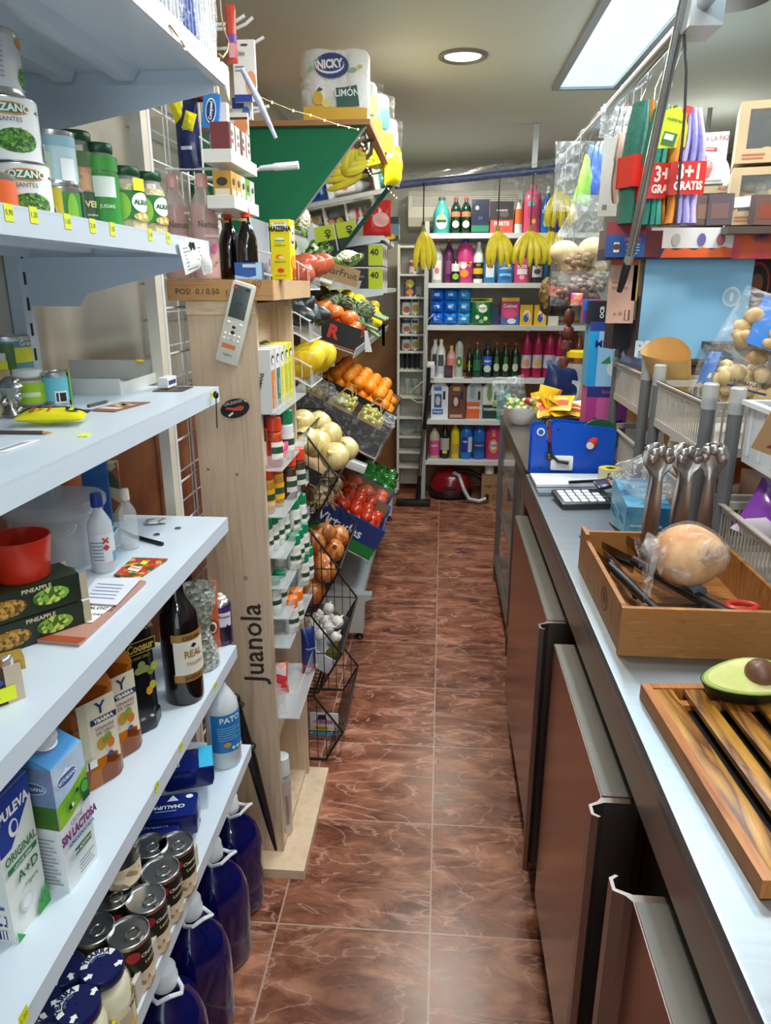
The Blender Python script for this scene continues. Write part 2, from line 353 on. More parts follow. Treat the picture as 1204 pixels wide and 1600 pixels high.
# yellow price stickers on the shelf lips (sub-parts of their shelf)
TAGT = P('56612a', .7, var=0)
def price_tag(k, px, py, txt='1,30', w=.017, h=.018, rot=0):
    p = at(px, py, X=SHX[k]+.0006); m = MB(); c, s_ = math.cos(rot), math.sin(rot)
    def f(u, v): return (0, u*c-v*s_, u*s_+v*c)
    m.add([f(-w/2, -h/2), f(w/2, -h/2), f(w/2, h/2), f(-w/2, h/2)], [(0, 1, 2, 3)], YEL)
    m.text(txt, .0085, lambda u, v: (.0003, *f(u, v)[1:]), TAGT)
    m.obj('price_tag', shelves[k], (p.x+.84, p.y-1.5, p.z-SHZ[k]))
for i, (px, py) in enumerate(((14, 332), (53, 336), (106, 346), (145, 353), (176, 358), (235, 367), (263, 372))): price_tag(4, px, py, ('0,90', '1,30', '1,65', '2,10', '1,85', '1,50', '1,95')[i])
price_tag(3, 331, 617, '2,50', .012, .018)
for px, py in ((337, 1071), (283, 1166), (245, 1229)): price_tag(1, px, py, '1,75', .014, .018)
price_tag(0, 37, 1590, '1,20', .018, .02)
# fluorescent tube-like gap stays open; painted steel frame with wire grid beyond the gondola, on the wall
g = thing('wire_grid_panel', 'white wire grid panel with a tall white steel frame behind the pine rack', 'grid panel', (-.84, 2.06, 0))
m = MB(); m.tube([(0, .06, .05), (0, .06, 2.42)], .011, WIREW, 10); m.tube([(0, .86, .05), (0, .86, 2.42)], .009, WIREW, 8)
m.obj('frame_tube', g)
m = MB()
for k in range(6): m.tube([(0, .14+k*.13, .1), (0, .14+k*.13, 2.4)], .0028, WIREW, 6)
for k in range(24): m.tube([(0, .05, .12+k*.1), (0, .87, .12+k*.1)], .0028, WIREW, 6)
m.obj('wire_grid', g)
# ---- pine pharmacy rack ("Juanola")
RY0, RY1, RX0, RX1 = 1.68, 2.05, -.586, -.425
rk = thing('pine_display_rack', 'tall narrow pine display rack of spices with upright black lettering on its side', 'display rack', (RX0, RY0, 0))
def rb(x0, x1, y0, y1, z0, z1, name, mat=PINEZ): return MB().b2(x0-RX0, x1-RX0, y0-RY0, y1-RY0, z0, z1, mat).obj(name, rk)
near_panel = rb(RX0, RX1, RY0, RY0+.018, .03, 1.565, 'side_panel'); rb(RX0, RX1+.01, RY1-.018, RY1, .03, 1.565, 'side_panel')
rb(RX0, RX0+.012, RY0+.018, RY1-.018, .03, 1.565, 'back_panel')
for z0, z1 in ((.03, .045), (.40, .415), (1.42, 1.433), (1.545, 1.56)): rb(RX0+.012, RX1, RY0+.018, RY1-.018, z0, z1, 'shelf')
rb(-.60, -.353, 1.612, 2.07, 0, .03, 'base', PINE); rb(RX0+.1, RX0+.11, RY0+.018, RY1-.018, 1.433, 1.545, 'backboard', PINE)
rb(RX0, RX1, RY0-.004, RY0, 1.535, 1.565, 'cross_rail', PINE)
m = MB(); m.text('Juanola', .078, lambda u, v: (RX1-RX0-.052-v, -.0006, .70+u), P('2c2622', .6, var=0), bold=.012, spacing=1.02)
m.text('®', .016, lambda u, v: (.10-v+.0, -.0006, .885+u), INK); m.obj('lettering', rk)
for px, py in ((325, 733), (370, 741), (303, 480), (388, 980)):
    p = at(px, py, Y=RY0); MB().lathe([(.004, 0), (.003, .002)], P('8b8074', .4, .6), 10, T=Matrix.Rotation(PI/2, 4, 'X')).obj('screw', rk, (p.x-RX0, 0, p.z))
# tray on top
ty = 1.672; t = thing('wooden_tray', 'shallow wooden tray with handwritten prices on top of the pine rack', 'tray', (-.625, ty, 1.566))
TW = V(['a97a48', 'c0925c', 'b3854f'], 5, .55, 'wood', (2, 2, 30))
m = MB(); m.b2(0, .243, 0, .012, 0, .045, TW); m.b2(.231, .243, 0, .48, 0, .045, V(['cda274', 'dbb68c'], 4, .5, 'wood', (30, 2, 8))); m.b2(0, .012, 0, .48, 0, .045, TW); m.b2(0, .243, .468, .48, 0, .045, TW); m.b2(0, .243, 0, .48, 0, .006, TW)
m.text('POS!  0 / 0.50', .018, planef((.07, -.0006, .019), (1, 0, 0), (0, 0, 1)), INK); m.text('1,80  kilo', .017, planef((.165, -.0006, .017), (1, 0, 0), (0, 0, 1)), INK); m.text('1,90', .022, planef((.20, -.0006, .034), (1, 0, .1), (0, 0, 1)), P('7c5a38', .7))
m.obj('tray_body', t)
# ---- wire basket stand
bs = thing('wire_basket_stand', 'black four tier wire basket stand of onions and garlic beyond the pine rack', 'basket stand', (-.62, 2.15, 0))
BW = P('25211f', .4, .3)
BZ = [0, .305, .61, .913]   # drop of each tier
def basket(dz):
    pr = [(-.62, 1.17), (-.412, 1.168), (-.313, 1.03), (-.395, .88), (-.62, .885)]
    pr = [(x+.62, z-dz) for x, z in pr]; m = MB(); ys = (0, .46)
    for y in ys: m.tube([(a, y, b) for a, b in pr], .0042, BW, 6, closed=True)
    for a, b in pr: m.tube([(a, 0, b), (a, .46, b)], .0042, BW, 6)
    m.obj('basket_frame', bs); m = MB()
    def edge(i, j, t): return (pr[i][0]+(pr[j][0]-pr[i][0])*t, pr[i][1]+(pr[j][1]-pr[i][1])*t)
    for y in ys:        # side wires
        for k in range(1, 10):
            x = k*.031
            top = pr[0][1] if x < pr[1][0] else pr[1][1]+(pr[2][1]-pr[1][1])*(x-pr[1][0])/(pr[2][0]-pr[1][0])
            bot = pr[4][1] if x < pr[3][0] else pr[3][1]+(pr[2][1]-pr[3][1])*(x-pr[3][0])/(pr[2][0]-pr[3][0])
            m.tube([(x, y, bot), (x, y, top)], .0016, BW, 5)
        m.tube([(0, y, pr[2][1]), (pr[2][0], y, pr[2][1])], .0022, BW, 5)
    for k in range(1, 19):
        y = .46*k/19; m.tube([(pr[2][0], y, pr[2][1]), (pr[3][0], y, pr[3][1]), (pr[4][0], y, pr[4][1])], .0015, BW, 5)
    for t_ in (.33, .66): a = edge(2, 3, t_); m.tube([(a[0], 0, a[1]), (a[0], .46, a[1])], .0015, BW, 5)
    m.obj('wire_basket', bs)
for z in BZ: basket(z)
m = MB()
for y in (0, .46): m.tube([(0, y, 0), (0, y, 1.25)], .006, BW, 8); m.tube([(0, y, .004), (.24, y, .004)], .005, BW, 8)
m.obj('stand_frame', bs)
# ---- greengrocer gondola with green canopy
vg = thing('produce_gondola', 'sloping produce stand with a green triangular side board and timber top, crates on its tiers', 'produce stand', (-.86, 2.62, 0))
GRN = P('006e46', .75, var=.04, ns=3)
def vb(x0, x1, y0, y1, z0, z1, name, mat): return MB().b2(x0+.86, x1+.86, y0-2.62, y1-2.62, z0, z1, mat).obj(name, vg)
for yy in (2.62, 4.0):
    m = MB()
    if yy > 3: m.tube([(.225, yy-2.62, 1.655), (.597, yy-2.62, 2.094)], .007, P('1c4a38', .4), 6); m.obj('edge_strut', vg); continue
    m.prism([(.0, 1.66), (.22, 1.66), (.592, 2.096), (.0, 2.096)], 1, yy-2.62, yy-2.62+.016, GRN); m.obj('side_board', vg)
    m = MB(); m.tube([(.225, yy-2.62, 1.655), (.597, yy-2.62, 2.096)], .004, P('9a9c94', .4), 6); m.obj('edge_strip', vg)
vb(-.86, -.25, 2.60, 4.02, 2.096, 2.112, 'canopy_top', V(['9c6b45', 'b07c52'], 6, .6, 'wood', (4, 4, 30)))
m = MB(); MIR = P('dfe3e1', .025, 1, var=0); m.add([(.232, .02, 1.668), (.586, .02, 2.09), (.586, 1.378, 2.09), (.232, 1.378, 1.668), (.228, .02, 1.672), (.582, .02, 2.094), (.582, 1.378, 2.094), (.228, 1.378, 1.672)], [(0, 3, 2, 1), (4, 5, 6, 7), (0, 1, 5, 4), (1, 2, 6, 5), (2, 3, 7, 6), (3, 0, 4, 7)], MIR); m.obj('slanted_mirror', vg)
TIER = []
def tier(xf, zf, depth, ang, y0, y1):
    """tilted white tray shelf, front edge at (xf, zf), rising towards the wall"""
    m = MB(); T = Matrix.Translation((xf+.86, y0-2.62, zf)) @ Matrix.Rotation(ang, 4, 'Y')
    m.b2(-depth, 0, 0, y1-y0, -.004, 0, P('b9bcbc', .35), T); m.b2(-.004, 0, 0, y1-y0, -.02, .02, P('b9bcbc', .35), T); m.obj('tilted_shelf', vg)
    TIER.append((xf, zf, ang))
tier(-.35, 1.335, .5, R(18), 2.95, 4.75); tier(-.27, .895, .56, R(27), 2.98, 4.75); tier(-.30, .43, .5, R(28), 2.98, 4.6); tier(-.44, 1.60, .4, R(18), 2.98, 4.0)
for yy in (3.0, 4.75):
    m = MB(); m.b2(0, .05, yy-2.62, yy-2.58, 0, 1.6, P('a9acab', .4)); m.obj('post', vg)
    for z in (1.30, .86, .40): MB().prism([(0, z-.05), (.3, z-.04), (.42, z-.02), (.42, z+.0), (.0, z+.16)], 1, yy-2.62, yy-2.616, P('c9cccb', .4)).obj('bracket', vg)
def gfoot(y0, xf):
    m = MB(); c = P('b7bbb6', .35, var=.1, ns=9); m.prism([(0, .04), (xf+.86-.04, .04), (xf+.86-.03, .20), (xf+.86, .215), (xf+.86, .235), (0, .235)], 1, y0-2.62, y0-2.62+.05, c)
    o = m.obj('base_leg', vg); q = MB(); q.lathe([(.016, 0), (.02, .008), (.012, .02), (.007, .025), (.007, .045)], BLACK, 14, c=(xf+.80, y0-2.62+.03)); q.obj('levelling_foot', o)
gfoot(3.05, -.30); gfoot(4.86, -.29)
vb(-.86, -.34, 3.06, 4.9, .2, .235, 'base_shelf', P('c6c9c6', .35)); vb(-.86, -.84, 3.0, 4.75, .2, 2.07, 'back_panel', P('6e4a37', .5))
# ---- wall shelves with tins beyond the produce
def wall_shelf(xf, y0, y1, z, label):
    o = thing('wall_shelf', label, 'shelf', (-.86, y0, z)); w = P('c9cfd2', .35); w_ = xf+.86
    MB().b2(.02, w_, 0, y1-y0, -.025, 0, w).obj('shelf_board', o)
    for yy in (.0, y1-y0):
        m = MB(); m.prism([(.0, -.025), (w_-.02, -.025), (w_-.02, -.035), (.05, -.10), (0, -.10)], 1, yy-.003 if yy else 0, yy if yy else .003, w); m.obj('bracket', o)
    return o
# ---- back wall shelving
BY = 5.38; BZS = [.327, .637, .946, 1.322, 1.613, 1.941]
bk = thing('steel_shelving', 'white steel shelving of cleaning products across the back wall', 'shelving', (-.11, BY, 0))
SW = P('cfd3d0', .35, var=.05)
for z in BZS:
    m = MB(); x1 = 1.16; m.b2(.015, x1, 0, .40, z-.004, z, SW); m.b2(.0, x1, -.004, 0, z-.034, z, SW); m.b2(.015, x1, .396, .40, z-.03, z, SW)
    m.obj('shelf', bk)
for x in (0, 1.18):
    m = MB(); m.b2(x-.03, x, .40, .44, 0, 2.05, P('9ea29f', .4)); m.b2(x-.022, x, 0, .44, 0, .08, SW)
    for k in range(38): m.b2(x-.02, x-.012, .3985, .40, .08+k*.05, .105+k*.05, BLACK)
    m.obj('post', bk)
MB().b2(-.028, .002, 0, .03, 0, 2.02, P('a7aaa7', .4)).obj('upright', bk)
MB().b2(.0, 1.06, .41, .42, .96, 1.30, V(['9a6437', 'b07a48', '8a5730'], 3, .5, 'wood', (3, 3, 12))).obj('back_board', bk)
# ---- narrow niche shelf left of it
ny = 5.5; ns = thing('narrow_shelf_unit', 'narrow cream shelf column of small tins at the end of the aisle', 'shelf unit', (-.335, ny, 0)); CRM = P('cfcdbf', .45)
m = MB(); m.b2(0, .018, 0, .22, .05, 1.875, CRM); m.b2(.195, .213, 0, .22, .05, 1.875, CRM); m.obj('side_panel', ns)
MB().b2(0, .213, .21, .225, .05, 1.875, CRM).obj('back_panel', ns)
NZ = [1.868]+[at(640, y, Y=ny).z for y in (428, 464, 493, 522, 549, 578)]+[at(640, y, Y=ny).z for y in (620, 652, 682, 706, 729)]
for z in NZ: MB().b2(.018, .195, 0, .21, z-.014, z, CRM).obj('shelf', ns)
# ---- air conditioner on the back wall
ac = thing('air_conditioner', 'cream split air conditioner on the back wall above the shelving', 'air conditioner', (-.27, 5.88, 1.98))
AC = P('c7c4b4', .4, var=.03); m = MB(); m.prism([(0, 0), (-.17, .03), (-.20, .09), (-.20, .235), (-.16, .27), (0, .27)], 0, 0, .82, AC); m.obj('housing', ac)
m = MB()
for k in range(6): m.b2(.03, .79, -.203, -.199, .165+k*.013, .169+k*.013, P('8d8b80', .5))
m.obj('grille', ac); MB().b2(.1, .74, -.195, -.185, .045, .062, P('55544e', .5)).obj('air_flap', ac)
# ---- stainless counter
CZ = .96; CX = .305; cy0, cy1 = -.35, 2.52
co = thing('refrigerated_counter', 'long stainless steel refrigerated counter along the right side of the aisle', 'counter', (CX, 1.0, 0))
def cb(x0, x1, y0, y1, z0, z1, name, mat=STEEL, bev=0):
    m = MB(); m.box(((x0+x1)/2-CX, (y0+y1)/2-1.0, (z0+z1)/2), (x1-x0, y1-y0, z1-z0), mat, bev=bev); return m.obj(name, co)
TOPM = P('8f989e', .42, 1, var=.10, ns=2.5, ax=(1, 30, 1), bump=.06)
cb(CX, 1.15, cy0, cy1, CZ-.03, CZ, 'worktop', TOPM, .005)
FR = P('9a7e72', .24, 1, var=.07, ns=3, ax=(1, 1, 25)); FRD = P('4b4743', .3, .9, var=.1)
cb(CX+.002, CX+.03, cy0, cy1, CZ-.108, CZ-.008, 'front_edge', P('a08a80', .42, .75, var=.06, ns=3, ax=(1, 1, 20)))
cb(.345, 1.12, cy0+.02, cy1-.02, .09, CZ-.05, 'cabinet', P('33302e', .4, .6)); cb(.37, 1.1, cy0+.04, cy1-.04, 0, .09, 'plinth', BLACK)
def fridge_door(y0, y1, near):
    """steel door with a full-height C-shaped pull along its near or far edge"""
    z0, z1 = .11, .822; o = MB(); o.b2(-.037, .038, 0, y1-y0, 0, z1-z0, FR); o.b2(-.035, .038, .002, y1-y0-.002, z1-z0, z1-z0+.002, P('6f6d66', .4, .6))
    d = o.obj('door', co, (.0, y0-1.0, z0)); s = -1 if near else 1; e = 0 if near else y1-y0; h = MB()
    prof = [(-.037, e), (-.045, e+s*.010), (-.060, e+s*.018), (-.060, e+s*.040), (-.050, e+s*.046), (-.046, e+s*.044), (-.055, e+s*.037), (-.055, e+s*.021), (-.034, e+s*.012), (.02, e+s*.012), (.02, e)]
    h.prism(prof, 2, .0, z1-z0, P('8f8077', .3, .9)); h.obj('handle', d); return d
fridge_door(-.30, .78, False); fridge_door(.985, 1.50, True); fridge_door(1.62, 2.46, True)
# ================================================================== PRODUCT BUILDERS
TIN = P('c2c4c4', .28, 1, var=.06); WLAB = P('eceee9', .5, var=.03); BLK = P('141417', .35, var=.1); REDC = P('d6301f', .35, var=.06)
def face(kind, W, D, H):
    if kind == 'c':
        r = W/2
        return lambda u, v, l=0: ((r+.0006+l*.0004)*math.cos(-PI/2+u/r), (r+.0006+l*.0004)*math.sin(-PI/2+u/r)*D/W, v)
    if kind == 's': return lambda u, v, l=0: (W/2+.0004+l*.0003, u, v)
    if kind == 'b': return lambda u, v, l=0: (u, v-H/2, H+.0004+l*.0003)   # top face
    return lambda u, v, l=0: (u, -D/2-.0004-l*.0003, v)
def deco(f, W, H, items):
    """print on one face. items: r(ect) u0 u1 v0 v1 mat / t(ext) s size u v mat [bold,sy,rot] / e(llipse) u v ru rv mat, in fractions of width and height"""
    m = MB(); l = 0
    for it in items:
        l += 1
        if it[0] == 'r':
            _, u0, u1, v0, v1, mt = it
            m.grid(lambda a, b: f((u0+(u1-u0)*a)*W, (v0+(v1-v0)*b)*H, l), 10, 1, mt)
        elif it[0] == 'e':
            _, u, v, ru, rv, mt = it; n = 18
            vs = [f(u*W, v*H, l)]+[f((u+ru*q*math.cos(2*PI*k/n))*W, (v+rv*q*math.sin(2*PI*k/n))*H, l) for q in (.35, .7, 1) for k in range(n)]
            m.add(vs, [(0, 1+k, 1+(k+1) % n) for k in range(n)]+[(1+j*n+k, 1+(j+1)*n+k, 1+(j+1)*n+(k+1) % n, 1+j*n+(k+1) % n) for j in (0, 1) for k in range(n)], mt)
        elif it[0] == 'q':
            _, pts, mt = it; m.add([f(a*W, b*H, l) for a, b in pts], [tuple(range(len(pts)))], mt)
        else:
            s_, sz, u, v, mt = it[1:6]; bo = it[6] if len(it) > 6 else .01; sy = it[7] if len(it) > 7 else 1; ro = it[8] if len(it) > 8 else 0
            c, s2 = math.cos(ro), math.sin(ro)
            m.text(s_, sz, lambda a, b: f(u*W+a*c-b*s2, v*H+a*s2+b*c, l+1), mt, bold=bo, sy=sy)
    return m
def can(label, loc, H, W, col, items=(), rz=0, cat='tin can', name='food_can', group=None, ring=True, rot=None):
    t = thing(name, label, cat, loc, rz, group, rot); r = W/2
    MB().lathe([(r*.97, 0), (r, .003), (r, .006), (r*.985, .008), (r*.985, H-.008), (r, H-.006), (r, H-.001), (r*.96, H), (r*.93, H-.004), (0.001, H-.004)], TIN, 28).obj('can_body', t)
    m = MB(); m.lathe([(r*.985+.0004, .009), (r*.985+.0004, H-.009)], col, 28, cap=(0, 0)); m.obj('paper_label', t)
    if items: deco(face('c', W*.985+.0006, W*.985+.0006, H), W, H, items).obj('label_print', t)
    if ring:
        q = MB(); q.tube([(r*.35*math.cos(a)+0, -r*.25+r*.3*math.sin(a), H-.001) for a in [k*PI/6 for k in range(12)]], .0016, TIN, 6, closed=True); q.box((0, -r*.62, H-.0025), (.008, .012, .002), TIN); q.obj('pull_ring', t)
    return t
def jar(label, loc, H, W, fill, lid, items=(), rz=0, cat='jar', name='food_jar', group=None, fillh=.8, lidh=.014, glass=None, lab=None, prof=None, rot=None):
    t = thing(name, label, cat, loc, rz, group, rot); r = W/2; hb = H-lidh
    pr = prof or [(r*.8, 0), (r*.97, .004), (r, .012), (r, hb*.78), (r*.93, hb*.86), (r*.78, hb*.92), (r*.76, hb)]
    MB().lathe(pr, glass or G('f4f8f4', .04, .22), 24).obj('glass_body', t)
    MB().lathe([(r*.78, .004), (r*.94, .008), (r*.94, hb*.78), (r*.84, hb*min(.88, fillh+.05)), (.001, hb*min(.89, fillh+.06))], fill, 20).obj('contents', t)
    MB().lathe([(r*.80, hb-.002), (r*.84, hb), (r*.84, H-.002), (r*.8, H), (.001, H)], lid, 24, cap=(1, 0)).obj('lid', t)
    if lab or items:
        m = deco(face('c', W+.0004, W+.0004, H), W, H, ([('r', -1.0, 1.0, .1, .72, lab)] if lab else [])+list(items)); m.obj('paper_label', t)
    return t
BP = {  # bottle outlines as fractions: (radius / half width, height)
 'round': [(.92, 0), (1, .03), (1, .62), (.94, .70), (.62, .80), (.36, .87), (.33, .93)],
 'wine': [(.95, 0), (1, .02), (1, .56), (.93, .64), (.62, .71), (.40, .77), (.35, .86), (.36, .97)],
 'soft': [(.9, 0), (1, .03), (1, .68), (.97, .76), (.82, .85), (.45, .90), (.40, .93)],
 'gel': [(.93, 0), (1, .02), (1, .66), (.97, .71), (.62, .80), (.48, .84), (.44, .88)],
 'deter': [(.9, 0), (1, .04), (1, .30), (.86, .46), (.90, .60), (.96, .70), (.72, .82), (.42, .88), (.38, .91)],
 'flat': [(.92, 0), (1, .04), (.98, .6), (.86, .75), (.5, .86), (.34, .90)],
 'slim': [(.9, 0), (1, .03), (1, .5), (.9, .62), (.55, .78), (.38, .86), (.36, .92)],
 'can_': [(.95, 0), (1, .02), (1, .80), (.97, .83), (.62, .90), (.55, .905)],
}
def bottle(label, loc, H, W, kind, body, cap, items=(), rz=0, cat='bottle', name='bottle', group=None, asp=1, ex=2, capw=.42, caph=None, fill=None, fillh=.7, lab=None, fk=None, rot=None, handle=None, trig=None):
    t = thing(name, label, cat, loc, rz, group, rot); r = W/2; pr = [(a*r, b*H) for a, b in BP[kind]]; n = 24 if H*W > .006 else 14
    MB().lathe(pr, body, n, asp=asp, ex=ex).obj('bottle_body', t)
    if fill:
        fp = [(a*.94, max(.003, b)) for a, b in pr if b < fillh*H]; fp.append((fp[-1][0] if fillh < .6 else fp[-1][0]*.96, fillh*H)); MB().lathe(fp, fill, n, asp=asp, ex=ex).obj('liquid', t)
    zc = pr[-1][1]; 
    if trig:
        m = MB(); m.lathe([(r*.34, zc-.01), (r*.34, zc+.01)], cap, 12); m.box((0, -.004, zc+.03), (r*.4, .05, .02), cap, bev=.004); m.box((0, -.022, zc+.012), (.008, .006, .03), cap); m.box((0, .01, zc+.014), (.012, .014, .02), cap); m.obj('trigger_spray', t)
    elif cap:
        c0 = pr[-1][0]; cw = r*capw; ch_ = caph or H-zc; q = max(cw, c0*1.05)
        MB().lathe([(q, zc-.002), (q, zc+ch_*.25), (cw, zc+ch_*.4), (cw*.94, zc+ch_-.002), (cw*.8, zc+ch_), (.001, zc+ch_)], cap, 16, cap=(1, 0)).obj('cap', t)
    if handle:
        m = MB(); x = r*.62; m.tube([(x*.55, 0, H*.80), (x*1.28, 0, H*.76), (x*1.5, 0, H*.60), (x*1.45, 0, H*.46)], .012, body, 8); m.obj('handle', t)
    if items or lab:
        f = face(fk or ('c' if ex == 2 else 'p'), W, W*asp, H); m = deco(f, W, H, ([('r', -.75 if ex == 2 else -.4, .75 if ex == 2 else .4, .14, .6, lab)] if lab else [])+list(items)); m.obj('paper_label', t)
    return t
def carton(label, loc, d, col, front=(), side=(), top=(), rz=0, cat='box', name='carton_box', group=None, rot=None, bev=.0, left=(), scol=None):
    t = thing(name, label, cat, loc, rz, group, rot); w, dp, h = d; m = MB(); m.box((0, 0, h/2), d, col, bev=bev); m.obj('box_body', t)
    if front: deco(face('p', w, dp, h), w, h, front).obj('front_print', t)
    if side: deco(face('s', w, dp, h), dp, h, side).obj('side_print', t)
    if top: deco(lambda u, v, l=0: (u, v-dp/2, h+.0004+l*.0003), w, dp, top).obj('top_print', t)
    if left: deco(lambda u, v, l=0: (-w/2-.0004-l*.0003, -u, v), dp, h, left).obj('left_print', t)
    return t
def pouch(label, loc, d, mat, front=(), rz=0, cat='packet', name='packet', group=None, rot=None, seed=0, puff=1, crimp=None):
    """standing or lying pillow bag, width x depth x height, crimped at both ends"""
    w, dp, h = d; t = thing(name, label, cat, loc, rz, group, rot); rnd = random.Random(seed+int(w*1e4)); ph = rnd.random()*6
    def f(s_):
        def g(u, v):
            e = (math.sin(PI*min(1, max(0, v)))**.45)*(math.sin(PI*min(1, max(0, u)))**.5)
            wr = 1+.08*math.sin(13*u+ph+5*v)+.07*math.sin(19*v+3*u+ph)
            return ((u-.5)*w*(1-.05*math.sin(PI*v)), s_*dp/2*e*wr*puff, v*h)
        return g
    m = MB(); m.grid(f(-1), 14, 14, mat); m.grid(lambda u, v: f(1)(1-u, v), 14, 14, mat); m.obj('pouch_body', t)
    if front: 
        fm = lambda u, v, l=0: (u, f(-1)(u/w+.5, v/h)[1]-.0012-l*.0004, v)
        deco(fm, w, h, front).obj('front_print', t)
    if crimp:
        m = MB(); m.b2(-w/2, w/2, -.0008, .0008, h-.004, h+.008, crimp); m.b2(-w/2, w/2, -.0008, .0008, -.006, .004, crimp); m.obj('crimped_edge', t)
    return t
def T_(s, sz, u, v, col='1c1c22', *a): return ('t', s, sz, u, v, P(col, .5, var=0), *a)
def Rr(u0, u1, v0, v1, c): return ('r', u0, u1, v0, v1, P(c, .45, var=.05) if isinstance(c, str) else c)
def Ee(u, v, a, b, c): return ('e', u, v, a, b, P(c, .45, var=.05) if isinstance(c, str) else c)
# ================================================================== LEFT GONDOLA GOODS
PEAS = V(['2f5a1c', '4f8a2a', '6ea83c', '3c6c20'], 240, .5, bump=.5)
CHICK = V(['d8c27a', 'c9ad5c', 'e4d294', 'b99a4c'], 120, .4, bump=.5); CARR = V(['d9822c', 'c86a1c', 'e69a45'], 90, .4, bump=.4); ASP = V(['5d7a2c', '81984a', '49641f'], 70, .4, ax=(3, 3, .6))
PEAF = [Rr(-.9, .9, .02, .97, 'e9ebe8'), Ee(.05, .32, .36, .19, PEAS), ('q', [(.1, .5), (.5, .82), (.56, .78), (.2, .42)], P('4c4f55', .4, .5)), Ee(-.02, .80, .34, .1, 'd98a35'), Ee(-.02, .80, .29, .075, '2f7a4a'), T_('LOZANO', .013, -.02, .80, 'f2f2ec', .03), T_('GUISANTES', .008, -.1, .63, '5a5a5a'), Rr(.62, .88, .08, .35, V(['222222', 'f0f0f0'], 300, .5, ax=(1, 1, .01)))]
z = SHZ[4]; X = -.525
def onx(px, zz, x): return sx(px, zz, X=x)
p0 = sx(43, z, X=-.62)
h1 = .083; can('lowest of the three stacked white tins of peas on the price-tagged shelf', p0, h1, .079, WLAB, PEAF, R(40))
can('middle of the three stacked white tins with a spoonful of peas', (p0.x-.004, p0.y-.006, z+h1), h1, .079, WLAB, PEAF, R(36))
can('topmost white pea tin, turned with its ingredient list to the front', (p0.x-.012, p0.y-.016, z+2*h1), h1, .079, P('c5c9cb', .4), [Ee(.55, .3, .16, .16, PEAS), Ee(.6, .82, .2, .08, 'd98a35')]+[Rr(-.5, .1, .25+.07*k, .27+.07*k, '8d9196') for k in range(9)], R(40))
p1 = sx(103, z, X=-.62)
can('short tin with a green chili figure under a pale blue tin, behind the pea tins', p1, .066, .066, P('3f8a3c', .4), [Rr(-.9, -.1, .05, .95, 'e0c830'), Ee(.12, .45, .13, .4, '7fb83a'), Rr(.4, .8, .1, .9, '22402a')], R(40))
can('pale blue and white tin stacked on a short green tin', (p1.x-.004, p1.y, z+.066), .081, .066, P('b5d2d8', .4), [Rr(-.5, .5, .72, .9, '8fb9c8'), Rr(.0, .35, .1, .5, 'eef2f0'), Rr(-.8, -.2, .1, .6, 'c9dfc0'), Rr(.8, 1.0, .05, .95, 'bfd43a')], R(40))
can('orange tin at the left end of the price-tagged shelf', sx(-10, z, X=-.62), .06, .07, P('d9622a', .4), [], R(40))
DG = P('174a2c', .35, .2)
p = sx(134, z, X=-.64); jar('tall jar of orange carrots with a dark green label', p, .168, .062, CARR, DG, [Rr(-.8, .8, .66, .80, '5a7a4c'), Rr(-.8, .8, .02, .42, '3f5a44'), T_('RIOVERDE', .014, .12, .3, 'e8dca0', .03), T_('zanahorias', .006, .2, .2, 'd8dcc8')], R(38))
p = sx(167, z, X=-.61); jar('tall slim jar of green beans beside the carrot jar', p, .152, .058, ASP, DG, [Rr(-.8, .8, .70, .86, '3f9a34'), Rr(-.8, .8, .04, .68, '2f8a34'), Rr(-.35, .3, .42, .64, 'dfe9df'), T_('JUDIAS', .008, 0, .32, 'e8f0e0')], R(38))
for k, (px, h) in enumerate(((203, .122), (237, .127))):
    p = sx(px, z, X=-.59); jar(('jar of chickpeas with a green pear-shaped label and a yellow price sticker', 'jar of chickpeas at the end of the row nearest the pink bottles')[k], p, h, .068, CHICK, DG, [Rr(-.8, .75, .26, .66, '2d7a3a'), Ee(-.32, .44, .28, .2, '8cc63a'), Ee(.28, .5, .3, .14, 'f0f4f0'), T_('ALSUR', .011, .28, .5, '1f6a3a', .04), Ee(.3, .3, .3, .06, CHICK)]+([Rr(.05, .4, .66, .83, YEL)] if k == 0 else []), R(40))
# hanging receipts at the shelf end
def note(label, pts, seed=0, name='paper_note', cat='paper', mat=PAPER, print_=True, curl=.01):
    """thin sheet through four corner points, printed with lines"""
    a, b, c, d = [Vector(q) for q in pts]; o = (a+b+c+d)/4; nn = (b-a).cross(d-a).normalized()
    def f(u, v, e=0): return (a*(1-u)+b*u)*(1-v)+(d*(1-u)+c*u)*v - o + nn*(curl*math.sin(PI*u)*math.sin(PI*v+.4)+e)
    m = MB(); m.grid(lambda u, v: f(u, v), 8, 8, mat); m.grid(lambda u, v: f(u, v, -.0006), 8, 8, mat)
    if print_:
        rnd = random.Random(seed)
        for k in range(7):
            v = .12+.11*k; u1 = .3+rnd.random()*.6
            m.add([f(.1, v, .0008), f(u1, v, .0008), f(u1, v+.03, .0008), f(.1, v+.03, .0008)], [(0, 1, 2, 3)], P('77808c', .7))
    o2 = m.obj(name, None, o); return tag(o2, label, cat)
x = -.462; note('white receipt clipped to the end of the price-tagged shelf', [at(290, 430, X=x), at(322, 412, X=x), at(310, 374, X=x), at(278, 378, X=x)], 3)
note('second curled receipt hanging just right of the clipped receipt', [at(318, 430, X=x+.006), at(332, 425, X=x+.006), at(318, 376, X=x+.006), at(302, 375, X=x+.006)], 5, curl=.012)
clip = thing('binder_clip', 'black binder clips pinching the receipts at the shelf end', 'clip', at(300, 385, X=-.458)); m = MB(); m.box((0, .006, 0), (.004, .006, .014), BLK); m.box((0, -.008, 0), (.004, .006, .014), BLK); m.obj('jaw', clip)
